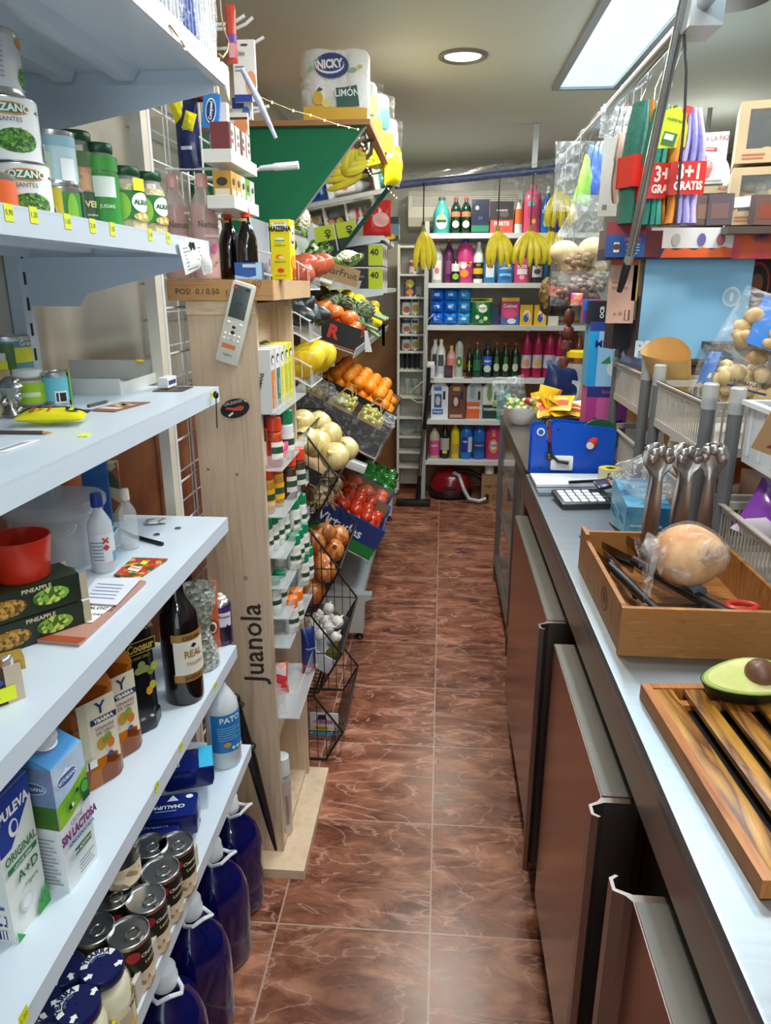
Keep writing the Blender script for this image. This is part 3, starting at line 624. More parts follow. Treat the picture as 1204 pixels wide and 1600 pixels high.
# shelf 3 (z 1.396): tins, silver figure, gum pack, cardboard tray
z = SHZ[3]
def hp(p, px, py): return at(px, py, Y=p.y).z-p.z
p = at(28, 626, Z=z); hl = hp(p, 28, 582); can('lower of two stacked tins behind the glass jars at the far left', p, hl, wpx(p, 60), P('6fae6a', .4), rz=R(30)); q_ = Vector((p.x, p.y, z+hl)); can('blue and green tin stacked highest behind the white-lidded jar', q_, hp(q_, 28, 524), wpx(p, 60), P('5f96a8', .4), [Rr(.1, .8, .3, .7, 'e6e03a'), Rr(-.5, .1, .0, .8, '4d7a3c'), T_('Gran', .012, .4, .8, 'f0eee0')], R(30))
p = at(50, 634, Z=z); jar('jar of pale beans with a lime label and white lid', p, hp(p, 50, 577), wpx(p, 50), P('d9cf9a', .5), P('e9ece8', .4), [Rr(-.8, .8, .12, .66, 'a8cf2a'), Rr(-.5, .3, .3, .42, 'e0ecc0')], R(30), lidh=.01)
p = at(92, 632, Z=z); can('small turquoise tin with a barcode beside the cardboard tray', p, hp(p, 92, 580), wpx(p, 40), P('6fc4d6', .4), [Rr(-.1, .35, .1, .45, 'eef4f4'), Rr(-.06, .3, .14, .4, V(['222222', 'f0f0f0'], 300, .5, ax=(1, 1, .01))), Rr(.5, .8, 0, 1, '6fae3a')], R(30))
p = at(4, 632, Z=z); jar('small brown-capped jar at the far left edge of the second highest ware shelf', p, hp(p, 4, 552), wpx(p, 36), P('c9a45a', .5), P('e6e4da', .4), [Rr(-.5, .5, .7, .85, YEL)], R(30))
p = at(-4, 652, Z=z); jar('second small jar behind the silver figure', p, hp(p, -4, 612), wpx(p, 30), P('c9b07a', .5), P('e6e4da', .4), rz=R(30))
p = at(22, 652, Z=z); t = thing('silver_figurine', 'small lumpy silver figurine in front of the jars', 'figurine', p); t.scale = (hp(p, 22, 588)/.07,)*3; m = MB()
SIL = P('a9a6a0', .22, 1, bump=.6, ns=40); m.lathe([(.012, 0), (.017, .006), (.009, .02), (.011, .034), (.019, .052), (.012, .064), (.003, .07)], SIL, 14, wob=.12)
for k in range(7): m.ball((.012*math.cos(k*2.1), .012*math.sin(k*2.1), .012+k*.008), .007, .007, .009, SIL, 8, 6)
m.obj('figure', t)
p = at(76, 668, Z=z)
t = pouch('yellow and dark blue packet of chewing gum lying flat near the shelf front', (p.x, p.y, z+.012), (.105, .022, .05), P('e0d81c', .25), [Rr(-.5, .5, .62, 1, '1d2f7a'), T_('5+1', .022, -.12, .34, 'c23a1c', .03), Ee(.3, .4, .09, .12, '15151a'), T_('g', .016, .3, .4, 'f0e020', .02)], rot=(R(-85), 0, R(12)))
m = MB(); t = thing('cardboard_tray', 'shallow white cardboard tray at the back of the shelf with a leaf stuck to it', 'tray', sx(180, z, X=-.70)); CW = P('cfd0cc', .7)
m.b2(-.13, .08, -.15, .06, 0, .003, CW); m.b2(-.13, .08, -.153, -.15, 0, .03, CW); m.b2(-.13, .08, .06, .063, 0, .045, CW); m.b2(.077, .08, -.15, .06, 0, .022, CW); m.obj('tray_body', t); MB().ball((.045, .03, .046), .012, .006, .004, P('e8c21c', .5), 8, 5).obj('yellow_leaf', t)
carton('small white carton lying on the tray end', at(262, 604, Z=z+.004), (.02, .05, .02), P('e4e6e6', .5), side=[Rr(-.4, .4, .3, .7, '2a3f7a')], rz=R(0))
def sheet(label, pts, mat, items=(), name='paper_sheet', cat='paper', th=.0012):
    pts = [Vector(q) for q in pts]; o = sum(pts, Vector())/len(pts); m = MB(); n = len(pts)
    loc = [q-o for q in pts]; m.add(loc+[q+Vector((0, 0, th)) for q in loc], [tuple(range(n-1, -1, -1)), tuple(range(n, 2*n))]+[(i, (i+1) % n, (i+1) % n+n, i+n) for i in range(n)], mat)
    a, b, d = loc[0], loc[1], loc[-1]
    for it in items:   # rect in sheet coordinates
        if it[0] == 'r':
            _, u0, u1, v0, v1, mt = it; g = lambda u, v: a+(b-a)*u+(d-a)*v+Vector((0, 0, th+.0004)); m.add([g(u0, v0), g(u1, v0), g(u1, v1), g(u0, v1)], [(0, 1, 2, 3)], mt)
        else:
            s_, sz, u, v, mt = it[1:6]; ux = (b-a).normalized(); uy = Vector((0, 0, 1)).cross(ux).normalized(); o2 = a+(b-a)*u+(d-a)*v+Vector((0, 0, th+.0008)); m.text(s_, sz, lambda x_, y_: o2+ux*x_+uy*y_, mt, bold=.01)
    return tag(m.obj(name, None, o), label, cat)
zz = lambda pts, z_: [at(a, b, Z=z_+.0005) for a, b in pts]
sheet('paper leaflet at the left edge under the gum packet', zz([(-30, 712), (40, 690), (62, 688), (10, 706)], z), PAPER, [('r', .1, .8, .2, .6, P('8a93a8', .7))])
sheet('striped flat sachet lying beyond the gum packet', zz([(138, 642), (178, 644), (235, 629), (190, 629)], z), P('8a5a48', .5), [('r', .1, .9, .2, .4, P('d9d0c0', .5)), ('r', .1, .9, .6, .8, P('c9a89a', .5)), ('r', .35, .6, .5, .85, YEL)], 'sachet', 'sachet')
sheet('loose yellow price sticker on the bare shelf', zz([(120, 683), (137, 682), (143, 677), (130, 678)], z), YEL, name='price_sticker', cat='sticker')
sheet('dark flat card at the end of the shelf behind the carton', zz([(238, 612), (285, 612), (302, 605), (262, 604)], z), P('4a3c34', .4), name='card', cat='card')
def pen(label, a, b, r, mat, tip, name='pen', cat='pen'):
    a, b = Vector(a), Vector(b); t = thing(name, label, cat, a); d = b-a
    MB().tube([(0, 0, r), d*.85+Vector((0, 0, r))], r, mat, 8).obj('barrel', t); MB().tube([d*.85+Vector((0, 0, r)), d+Vector((0, 0, r))], r, tip, 8, rr=[r, r*.25]).obj('tip', t); return t
pen('thin brown pencil lying along the shelf front', at(-10, 678, Z=z), at(82, 679, Z=z), .0028, P('5a4a42', .4), P('c9a06a', .6), 'pencil', 'pencil')
pen('dark pen behind the gum packet', at(138, 637, Z=z), at(170, 629, Z=z), .0028, P('35363c', .4), P('8a6a5a', .4))
# key on the shelf end and oval magnet, remote on the rack
p = at(337, 617, X=-.455); t = thing('door_key', 'long thin key hanging from a magnet at the shelf end', 'key', p); m = MB(); m.ball((0, 0, 0), .006, .006, .008, BLK, 10, 6); m.tube([(0, 0, -.006), (-.002, 0, -.068)], .0016, P('7b756c', .3, .9), 6); m.obj('key_shaft', t)
p = at(367, 638, Y=RY0-.003); t = thing('oval_magnet', 'black oval magnet with a red shoe stuck on the pine panel', 'magnet', p)
m = MB(); m.lathe([(.034, 0), (.036, .002), (.034, .004)], BLK, 28, asp=.62, T=Matrix.Rotation(R(-15), 4, 'Y') @ Matrix.Rotation(PI/2, 4, 'X')); m.obj('magnet_body', t)
m = MB(); fm = planef((0, -.0046, 0), (1, 0, .25), (-.25, 0, 1)); m.add([fm(*q) for q in ((-.022, .004), (-.018, .007), (.0, .002), (.016, .004), (.024, -.001), (.018, -.008), (.002, -.006), (-.01, -.001))], [tuple(range(8))], P('c8402c', .5)); m.add([fm(*q) for q in ((-.02, -.012), (-.006, -.006), (-.006, -.011), (-.018, -.016))], [(0, 1, 2, 3)], P('e8dcd4', .5)); m.text('CALZADOS', .009, lambda u, v: fm(u, v+.014), P('e8e4dc', .5)); m.obj('emblem', t)
p = at(354, 566, Y=RY0-.024); t = thing('remote_control', 'cream air-conditioner remote control tilted against the pine panel', 'remote control', p, rot=(0, R(17), 0)); RC = P('d9d6c9', .4)
m = MB(); m.box((0, 0, .09), (.054, .016, .185), RC, bev=.007); m.obj('case', t); m = MB(); m.box((0, -.0082, .138), (.038, .0012, .072), P('4f5754', .25), bev=.0004); m.obj('screen', t)
m = MB()
for a, b in ((-.016, .168),): m.box((a, -.0088, b), (.009, .001, .005), P('d0482c', .4))
m.box((.012, -.0088, .168), (.009, .001, .004), BLK)
for k in range(3): m.ball((-.014+k*.014, -.008, .090-(k == 1)*.008), .0045, .002, .0035, (BLK if k == 1 else P('f0eee6', .4)), 10, 5)
m.ball((0, -.008, .07), .005, .002, .004, BLK, 10, 5)
for k in range(4):
    for j in range(2): m.ball((-.017+k*.011, -.008, .066-j*.011-(.002)), .0035, .002, .003, P('f0eee6', .4), 8, 5)
m.obj('buttons', t); deco(face('p', .054, .016, .18), .054, .18, [Rr(-.32, .25, .18, .235, 'd9793a'), T_('FUJITSU', .006, 0, .10, '4a4a4a'), T_('AUTO', .006, .0, .75, '2c302e'), T_('OFF TIMER', .003, 0, .30, '55554f')]).obj('printed_marks', t)
# shelf 2 (z 1.107)
z = SHZ[2]
t = thing('red_cup', 'wide red plastic cup standing on pineapple multipacks', 'cup', sx(37, z+.088, X=-.60)); RP = P('d8341c', .35, var=.05); MB().lathe([(.034, 0), (.037, .003), (.044, .062), (.042, .062), (.0345, .005), (.001, .005)], RP, 32, cap=(1, 0)).obj('cup_body', t)
PINEF = [Rr(-.5, .5, 0, 1, '1c2a18'), Ee(-.2, .45, .2, .32, V(['a9782c', '6c4a1c', 'd0a040'], 220, .5)), Ee(.22, .5, .17, .3, V(['7fb040', '3f6a20', 'c8d860'], 160, .5)), T_('PINEAPPLE', .009, .1, .88, 'e8e0c0')]
for k, (zo, lab) in enumerate(((0, 'lower pineapple multipack sleeve holding tins'), (.045, 'upper pineapple multipack sleeve under the red cup'))):
    p = sx(38, z, X=-.60); t = thing('tin_multipack', lab, 'multipack', (p.x, p.y, z+zo), R(52)); m = MB(); m.box((0, 0, .022), (.155, .062, .042), P('23301c', .5)); m.obj('sleeve', t); deco(face('p', .155, .062, .042), .155, .042, PINEF).obj('front_print', t)
    m = MB(); m.b2(.0776, .088, -.033, -.032, 0, .042, P('b9aa90', .7)); m.b2(.0776, .088, .032, .033, 0, .042, P('b9aa90', .7)); m.obj('open_flap', t); MB().lathe([(.027, 0), (.027, .04)], TIN, 20, c=(.058, 0)).obj('tin', t)
p = sx(20, z, X=-.545); t = thing('tin_multipack', 'brown peach multipack with a yellow price sticker nearest the shelf front', 'multipack', (p.x-.02, p.y-.05, z), R(50)); m = MB(); m.box((-.02, 0, .024), (.10, .06, .048), P('4a2c1a', .5)); m.obj('sleeve', t)
deco(face('p', .1, .06, .048), .1, .048, [Ee(-.45, .35, .13, .25, 'e08a2c'), Ee(.08, .65, .2, .15, '2a4fa0'), T_('Diamir', .009, .08, .65, 'f0f0f0'), T_('medio', .007, .05, .42, 'f0e8d0'), T_('melocotón', .008, .05, .25, 'e8b040'), Rr(.12, .4, .1, .5, YEL)]).obj('front_print', t)
m = MB(); m.b2(.03, .05, -.031, -.030, 0, .05, P('c9b8a0', .7)); m.obj('open_flap', t); MB().lathe([(.027, .001), (.027, .045)], P('8a5a2c', .4), 20, c=(.012, 0)).obj('tin', t)
# big translucent tub
p = sx(98, z, X=-.70); t = thing('plastic_tub', 'large translucent plastic tub with a lid at the back of the shelf', 'tub', (p.x, p.y, z)); m = MB(); m.lathe([(.062, 0), (.068, .01), (.076, .105), (.074, .105), (.066, .012), (.001, .010)], G('eef2f4', .2, .30), 30, asp=1.0, ex=3, cap=(1, 0)); m.obj('tub_body', t); m = MB(); m.lathe([(.078, .1), (.081, .104), (.081, .118), (.076, .124), (.001, .124)], G('e6eaec', .3, .5), 30, ex=3, cap=(1, 0)); m.obj('lid', t); m = MB(); m.tube([(.078*math.cos(a), -.078+.0, .098-.03*math.sin(a)) for a in [k*PI/8 for k in range(9)]], .002, G('f0f4f6', .3, .6), 6); m.obj('handle', t)
can('dark bottle lid and orange wrapper heap behind the red cup', sx(25, z, X=-.70), .10, .09, P('b8501c', .5), [], R(20), 'tin', 'round_tin')['label'] = 'round rust-coloured tin behind the red cup'
bottle('white antiseptic bottle with a royal blue cap and hazard label', sx(164, z, X=-.60), .132, .043, 'round', G('e8eef2', .25, .75), P('1f3f9c', .35), [Rr(-.5, .62, .16, .56, 'dfe8f0'), Rr(.38, .62, .16, .3, '4fa8d8'), T_('✖', .012, .12, .47, 'c0392b'), T_('◆', .012, .12, .37, 'c0392b')]+[Rr(-.4, .0, .2+.05*k, .215+.05*k, '7a8590') for k in range(6)], R(30), capw=.5, caph=.022, fill=P('dfe8ee', .3), fillh=.4)
bottle('small clear pump spray bottle with a white nozzle, half empty', sx(205, z, X=-.60), .108, .034, 'round', G('f4f8fa', .05, .25), P('ece6da', .4), rz=R(30), capw=.42, caph=.02, fill=G('dfe6e8', .1, .35), fillh=.12)
carton('deep blue carton standing behind the antiseptic bottle', sx(158, z, X=-.72), (.05, .03, .145), P('1d5fa8', .4), rz=R(20)); carton('narrow carton of plant prints behind the spray bottle', sx(186, z, X=-.70), (.02, .03, .13), V(['6a7a3a', 'c9b88a', 'a0522d', '3c4a2a'], 40), rz=R(20))
def zs(pts, e=0): return [at(a, b, Z=z+e) for a, b in pts]
sheet('clear plastic bag lying flat by the antiseptic bottle', zs([(110, 855), (180, 862), (215, 838), (150, 832)], .001), FILM('e8eef0', .35), name='plastic_bag', cat='bag'); 
sheet('white and blue label tag on the clear bag', zs([(139, 849), (165, 852), (186, 826), (160, 822)], .004), PAPER, [('r', .8, 1, 0, 1, P('3f9fd0', .5))]+[('r', .1, .7, .15+.17*k, .22+.17*k, P('8a929c', .6)) for k in range(5)], 'label_tag', 'label')
t = thing('kitchen_knife', 'black-handled small knife beside the label tag', 'knife', at(218, 840, Z=z)); m = MB(); a, b, c = (at(188, 828, Z=z), at(214, 842, Z=z), at(254, 853, Z=z)); o = at(218, 840, Z=z)
m.tube([a-o+Vector((0, 0, .003)), b-o+Vector((0, 0, .003))], .003, P('8d9196', .2, 1), 6, rr=[.001, .0035]); m.obj('blade', t); MB().tube([b-o+Vector((0, 0, .004)), c-o+Vector((0, 0, .004))], .0042, BLK, 8).obj('handle', t)
pouch('small clear sachet of spices near the knife', at(244, 818, Z=z+.004), (.045, .006, .03), V(['c9cccc', '8a8d8f', 'e6e8e8'], 60, .2), rot=(R(-85), 0, R(20)), name='sachet', cat='sachet')
for k, (a, b) in enumerate(((245, 836), (278, 826))): t = MB(); t.cyl((0, 0), .0065, .0003, .0022, P('8a8880', .3, 1), 18); one(t, 'coin', ('small coin nearer the knife handle', 'small coin nearest the shelf end')[k], 'coin', loc=at(a, b, Z=z))
sheet('red and green recipe sachet beyond the pink booklet', zs([(178, 900), (212, 908), (262, 875), (208, 873)], .001), V(['b03020', '3a5a20', 'd8a040', 'c84830'], 90, .4), [('r', .3, .8, .35, .6, P('efe6d8', .5)), ('t', 'Knorr', .011, .5, .5, P('a82018', .5)), ('r', .55, .8, .75, .95, YEL)], 'recipe_sachet', 'sachet', .003)
sheet('pink account booklet lying at the shelf front', zs([(33, 1002), (124, 1010), (228, 912), (190, 905)], .001), P('b98a7c', .5), [('t', 'RECICLADO', .011, .45, .45, P('2a2a2a', .5)), ('r', 0, 1, 0, .07, P('a8482c', .5))], 'booklet', 'booklet', .005)
sheet('white title sticker on the pink booklet', zs([(105, 972), (144, 973), (181, 944), (150, 940)], .007), PAPER, [('t', 'BLOC', .012, .5, .65, INK), ('t', 'CUENTAS', .009, .5, .35, INK)], 'sticker', 'sticker', .0006)
sheet('folded handwritten slip on the pink booklet', zs([(120, 942), (182, 946), (222, 903), (150, 905)], .010), P('dde2ee', .6), [('r', .15, .85, .2+.14*k, .24+.14*k, P('8c98b8', .6)) for k in range(5)], 'paper_slip', 'paper')
carton('small orange and white foil snack carton at the left edge', at(6, 1046, Z=z), (.05, .028, .018), P('c9a24a', .3, .3), [Rr(-.4, .4, .2, .8, 'b5702c')], rz=R(40))
pouch('crumpled foil wrapper at the left shelf edge', at(-4, 1062, Z=z), (.045, .02, .03), P('d5d9dd', .2, .8), rz=R(40), name='wrapper', cat='wrapper')
# ---- shelf 1 (z .79): milk cartons, vinegar, oil tin, wine, vase, spray can
z = SHZ[1]
def milk(label, loc, w, d, h1, h2, rz, body, topc, front, side, capc):
    t = thing('milk_carton', label, 'milk carton', loc, rz); m = MB(); m.box((0, 0, h1/2), (w, d, h1), body); m.obj('carton_body', t)
    m = MB(); m.prism([(-d/2, h1), (d/2, h2), (d/2, h1)], 0, -w/2, w/2, topc); m.b2(-w/2, w/2, d/2-.002, d/2, h1, h2+.012, topc); m.obj('slanted_top', t)
    sl = math.atan2(h2-h1, d); T = Matrix.Translation((0, 0, (h1+h2)/2)) @ Matrix.Rotation(sl, 4, 'X')
    m = MB(); m.lathe([(.019, 0), (.019, .004), (.0165, .005), (.0165, .016), (.015, .018), (.001, .018)], P('eef0f0', .35), 26, T=T); m.lathe([(.0195, .001), (.0195, .003)], capc, 26, T=T, cap=(0, 0)); m.obj('screw_cap', t)
    deco(face('p', w, d, h1), w, h1, front).obj('front_print', t); deco(lambda u, v, l=0: (-w/2-.0004-l*.0003, -u, v), d, h1, side).obj('side_print', t); return t
lines = lambda u0, u1, v0, v1, n, c='8a929c': [Rr(u0, u1-(k % 3)*.06, v0+(v1-v0)*k/n, v0+(v1-v0)*k/n+(v1-v0)*.35/n, c) for k in range(n)]
h_a = at(33, 1250, Y=.70).z-z
milk('white and dark blue milk carton with green A+D lettering at the left edge', (-.562, .722, z), .07, .07, h_a, h_a+.035, R(86), P('e6ebe6', .4, var=.02), P('1c3a8c', .35),
     [('q', [(-.5, .62), (-.5, 1), (.5, 1), (.5, .86), (.1, .72), (-.2, .62)], P('1f3f9a', .4)), T_('PULEVA', .017, .0, .86, 'f2f2f2', .04, 1.2), Ee(-.08, .74, .13, .06, 'f0f2f4'), Ee(-.06, .745, .08, .04, '1f3f9a'), T_('ORIGINAL', .0135, .0, .565, '1d6a3c', .02, 1.3), Rr(-.42, .42, .475, .515, '1f7a44'), T_('LECHE SEMI', .007, 0, .493, 'f0f4f0'), T_('A+D', .021, .08, .40, '1d6a3c', .02), T_('+ligera', .010, .1, .31, '2f7a4a'), Ee(-.1, .2, .18, .06, 'd8dde2'), Ee(-.1, .2, .13, .04, 'e8ecee'), ('q', [(.12, 0), (.2, .12), (.26, .06), (.3, .17), (.36, .1), (.42, .2), (.46, .1), (.5, .22), (.5, 0)], P('2f9a3c', .5)), ('q', [(-.5, 0), (-.5, .08), (-.3, 0)], P('2f9a4c', .5))],
     [Rr(-.4, .4, .12, .2, V(['1d2f6a', 'e8ecee'], 260, .5)), Rr(-.4, .4, .02, .09, V(['1d2f6a', 'f0f0f0'], 300, .5, ax=(.01, 1, .01)))]+lines(-.4, .4, .25, .8, 9, '4a5f9a'), P('1c3a8c', .4))
h_b = at(76, 1202, Y=.771).z-z
milk('lactose-free milk carton with blue sky, green meadow and purple lettering', (-.530, .806, z), .068, .068, h_b, h_b+.03, R(83), P('e4e8ea', .4, var=.02), P('4f9ad8', .35),
     [Rr(-.5, .5, .70, 1, V(['9cc4ea', 'c4d8ee', '7aa8d8'], 14, .4, 'noise')), ('q', [(-.5, .52), (-.5, .70), (0, .735), (.5, .80), (.5, .60), (.2, .58), (-.1, .54)], V(['4f9a2c', '8cc43a', 'b4d83c'], 20, .4, 'noise')), Ee(-.1, .85, .34, .055, 'e8eef4'), Ee(-.1, .85, .31, .045, '3f6ab0'), T_('ASTURIANA', .0075, -.1, .85, 'f4f6f8', .03), ('q', [(-.3, .89), (-.1, .93), (.05, .89)], P('f0f4f8', .4)), Ee(.36, .665, .15, .06, '1f7a4c'), Ee(.36, .665, .11, .045, '56b04a'), Rr(.24, .48, .56, .615, '1f5a34'), Ee(-.14, .625, .06, .02, '222222'), Ee(-.08, .63, .04, .015, 'f0f0f0'), Ee(.1, .70, .05, .015, '2c3430'),
      T_('LECHE', .009, -.05, .51, '3a3a3a', .0, 1.2), T_('SIN LACTOSA', .0128, .0, .435, '7a2a7c', .05, 1.5), T_('SEMIDESNATADA', .0075, .02, .365, '2f6ab0', .03, 1.2), Rr(-.26, .3, .245, .30, '1f6a44'), T_('SIN ADITIVOS', .0075, .02, .273, 'f0f4f0', .03)]+lines(-.2, .3, .08, .2, 4),
     [Rr(-.5, .5, .70, 1, V(['4a5f8a', '7a8fb0', '5f7aa0'], 14, .4, 'noise')), Rr(-.5, .5, .52, .70, V(['2f5a20', '4a7a2c'], 20, .4, 'noise')), Ee(0, .84, .36, .05, 'b8c4d4'), Ee(0, .84, .32, .04, '3a5488'), T_('ASTURIANA', .008, 0, .84, 'd8dfe8', .03)]+lines(-.4, .4, .06, .48, 13), P('a0489c', .4))
AMB = G('c8742c', .06, .55); VIN = V(['8a4414', 'b5651f', '6e3410'], 30, .15, bump=.6)
def vinegar(label, px, py, w, d, h, rz, extra=()):
    p = at(px, py, Z=z); t = thing('vinegar_bottle', label, 'bottle', p, rz); r = w/2
    MB().lathe([(r*.92, 0), (r, .006), (r, .05), (r*.93, .055), (r*.93, h*.70), (r*.97, h*.72), (r*.8, h*.82), (r*.35, h*.92), (r*.33, h)], VIN, 28, asp=d/w, ex=5).obj('bottle_body', t)
    MB().lathe([(.016, h-.002), (.016, h+.02), (.001, h+.02)], P('e8c23a', .4), 18).obj('cap', t)
    deco(face('p', w*.94, d*.94, h), w, h, [Rr(-.40, .40, .17, .68, 'e6dcc4'), Rr(-.40, -.22, .17, .68, 'd4cdb2'), T_('Y', .030, .08, .60, '24356a', .02), Rr(-.16, .40, .49, .535, '24356a'), T_('YBARRA', .0095, .12, .512, 'f0ead8', .05), T_('VINAGRE', .0085, .12, .45, '7a3a6a'), T_('DE VINO', .0085, .12, .415, '7a3a6a'), Ee(.02, .33, .10, .05, 'c8922a'), Ee(.16, .36, .08, .04, '8aa03a'), Ee(.2, .31, .08, .04, 'd8702a'), Ee(.1, .35, .05, .03, '7a9a3a'), Rr(-.36, -.14, .18, .24, V(['222222', 'f0f0f0'], 300, .5, ax=(1, 1, .01))), Ee(.16, .23, .06, .02, '3a4a8a')]).obj('paper_label', t)
    m = MB()
    for a in range(5):
        for b in range(7): m.ball((-.4*w, -d*.3+a*d*.15, .07+b*.022), .0045, .0045, .008, VIN, 6, 5)
    m.obj('moulded_ribs', t); return t
vinegar('large amber vinegar bottle with a cream label beside the milk cartons', 148, 1212, .085, .07, .24, R(58)); vinegar('second amber vinegar bottle half hidden behind the first', 180, 1172, .085, .07, .24, R(58))
p = at(217, 1130, Z=z); t = thing('olive_oil_tin', 'tall black octagonal olive oil bottle with gold lettering and olives', 'oil bottle', p, R(52)); OB = P('14161a', .22, var=.1)
MB().lathe([(.040, 0), (.043, .004), (.043, .028), (.039, .032), (.039, .22), (.03, .245), (.015, .265), (.015, .28)], OB, 8, T=Matrix.Rotation(R(22.5), 4, 'Z')).obj('bottle_body', t)
MB().lathe([(.017, .272), (.017, .295), (.001, .295)], P('c9a23a', .3, .6), 16).obj('cap', t)
GO = 'c9b24a'; deco(face('p', .074, .0745, .25), .074, .25, [Rr(-.42, .42, .66, .76, GO), Rr(-.40, .40, .667, .753, '14161a'), T_('Coosur', .017, 0, .71, GO, .03, 1.3), T_('SERIE ORO', .007, 0, .63, '9a9250'), T_('♣', .03, -.02, .53, '8a9250'), T_('COOSUR', .014, 0, .86, 'b8b068', .02)]+[Ee(a, b, .09, .035, c) for a, b, c in ((.12, .34, 'd89a2a'), (.22, .38, 'b8b03a'), (.2, .50, '7a8a3a'), (.3, .53, 'a8b04a'))]).obj('front_print', t)
p = at(290, 1088, Z=z); bottle('dark sherry wine bottle with a cream and gold label', p, .30, .078, 'wine', P('150f10', .08, var=.2, coat=.5), P('2a2422', .4), [Rr(-.2, .82, .18, .24, 'a5773a'), Rr(-.2, .82, .47, .53, 'a5773a'), Rr(-.16, .82, .235, .475, 'e4dfd2'), T_('REAL', .017, .33, .38, '9a7a3a', .03, 1.2), T_('TESORO', .010, .36, .31, '9a7a3a'), T_('CREAM', .011, .3, .50, '3a2a1a', .02), T_('SHERRY', .011, .3, .21, '3a2a1a', .02), ('q', [(.25, .44), (.33, .46), (.42, .44), (.33, .425)], P('2a2020', .5))], rz=R(18), name='wine_bottle', capw=.42, cat='wine bottle')
p = at(318, 1040, Z=z); t = thing('crystal_vase', 'cut crystal vase with a narrow waist and flared rim', 'vase', p); GV = V(['c9cfc4', '9aa294', 'e6eae0', '848c80'], 120, .08, bump=1.0, alpha=.62)
MB().lathe([(.030, 0), (.036, .005), (.036, .02), (.031, .05), (.021, .078), (.020, .09), (.027, .12), (.036, .155), (.040, .185), (.038, .192), (.034, .18), (.018, .10), (.017, .085), (.028, .045), (.03, .02), (.001, .012)], GV, 28, wob=.03, cap=(1, 0)).obj('vase_body', t)
p = at(349, 1003, Z=z); bottle('purple aerosol can with a silver shoulder and white nozzle', p, .125, .047, 'can_', P('4b2a6e', .3), P('e8e6e0', .4), [Rr(-.15, .55, .40, .68, 'dcd8e4'), Rr(-.1, .5, .1, .38, '1c1420'), T_('Pronto', .009, .2, .6, '3a1f5a', .03), ('q', [(.15, .3), (.3, .45), (.5, .35), (.4, .2)], P('1c1420', .4))], rz=R(10), name='spray_can', capw=.28, caph=.012, cat='spray can')
t.name; o = MB(); o.lathe([(.0238, .098), (.0238, .103), (.017, .112), (.012, .114)], P('c8cacc', .25, 1), 20); tag(o.obj('aerosol_shoulder', None, p), None, None); aer = bpy.data.objects['aerosol_shoulder']; sc_ = [q for q in COL.objects if q.name.startswith('spray_can')][-1]; aer.parent = sc_; aer.location = (0, 0, 0)
bottle('dark bottle with a bright red cap behind the wine bottle and vase', at(303, 1015, Z=z), .215, .05, 'slim', P('4a1a14', .2), P('d8341c', .35), rz=R(10), capw=.5)
pouch('orange and white coffee packet standing behind the vase', at(334, 1012, Z=z), (.035, .03, .17), P('c8603a', .3), [Ee(0, .35, .4, .12, '8a3a20'), Ee(0, .35, .3, .09, 'e8dcd0'), Ee(0, .35, .2, .06, '6a3a24')], rz=R(20))
# ---- shelf 0 (z .518)
z = SHZ[0]
p = at(352, 1188, Z=z); bottle('white toilet cleaner bottle with a blue label and teal cap', p, .235, .078, 'round', G('dfe8ec', .2, .8), P('0f5a5c', .35), [Rr(-.5, .62, .2, .62, '1f7cc0'), T_('PATO', .020, .1, .56, 'dfe8f0', .03)]+[Rr(-.3, .4-(k % 2)*.15, .34+.028*k, .348+.028*k, '8cc4e8') for k in range(6)]+[Ee(.12+.13*k, .25, .05, .018, 'e6f0f4') for k in range(3)]+[Ee(-.05, .30, .1, .03, 'c89a4a')], rz=R(35), capw=.4, fill=P('7fc4b8', .3), fillh=.16)
NAVY = P('13236c', .16, var=.25, bump=.25, ns=9)
def tunapack(label, px, py, zo, rz, front, sd=()):
    p = at(px, py, Z=z+zo); t = thing('tuna_multipack', label, 'multipack', (p.x, p.y, z+zo), rz); m = MB(); m.box((0, 0, .026), (.105, .075, .052), NAVY, bev=.012); m.obj('shrink_film', t)
    deco(lambda u, v, l=0: (u, v-.0375, .0526+l*.0003), .105, .075, front).obj('top_print', t)
    if sd: deco(lambda u, v, l=0: (.0529+l*.0003, u, v), .075, .052, sd).obj('side_print', t)
    m = MB()
    for x in (-.027, .027): m.lathe([(.0265, .001), (.0265, .004)], TIN, 20, c=(x, 0))
    m.obj('tin', t); return t
CH_ = lambda: [T_('CHALUPA', .014, -.05, .4, 'e6eaf2', .03, 1, PI), ('q', [(-.1, .62), (.12, .62), (.0, .86)], P('e6eaf2', .4)), Ee(.32, .75, .07, .08, 'dfe4ee'), Rr(-.3, .1, .2, .24, '8a9ac8')]
tunapack('navy tuna multipack under the topmost one at the shelf end', 296, 1214, 0, R(20), [], [Rr(-.1, .3, .1, .6, '2f9ad0')]); tunapack('topmost navy tuna multipack with a bright cyan end and barcode', 296, 1218, .052, R(20), [Rr(.22, .5, .0, 1.0, '38b4e0'), T_('CHALUPA', .013, -.2, .55, 'e6eaf2', .03, 1, PI/2)], [Rr(-.5, .5, .1, .9, '38b4e0'), Rr(-.3, .1, .2, .8, 'e8ecf0')])
tunapack('navy tuna multipack with white sailboat emblem on top, nearer the mushroom tins', 272, 1290, .02, R(15), CH_()); tunapack('lowest navy tuna multipack squeezed behind the mushroom tins', 245, 1322, 0, R(15), [T_('CHALUPA', .012, 0, .4, 'c8cfe0')])
MUSH = V(['e0cba8', 'c8a87c', 'f0e0c4', 'a8865c'], 60, .5, bump=.4)
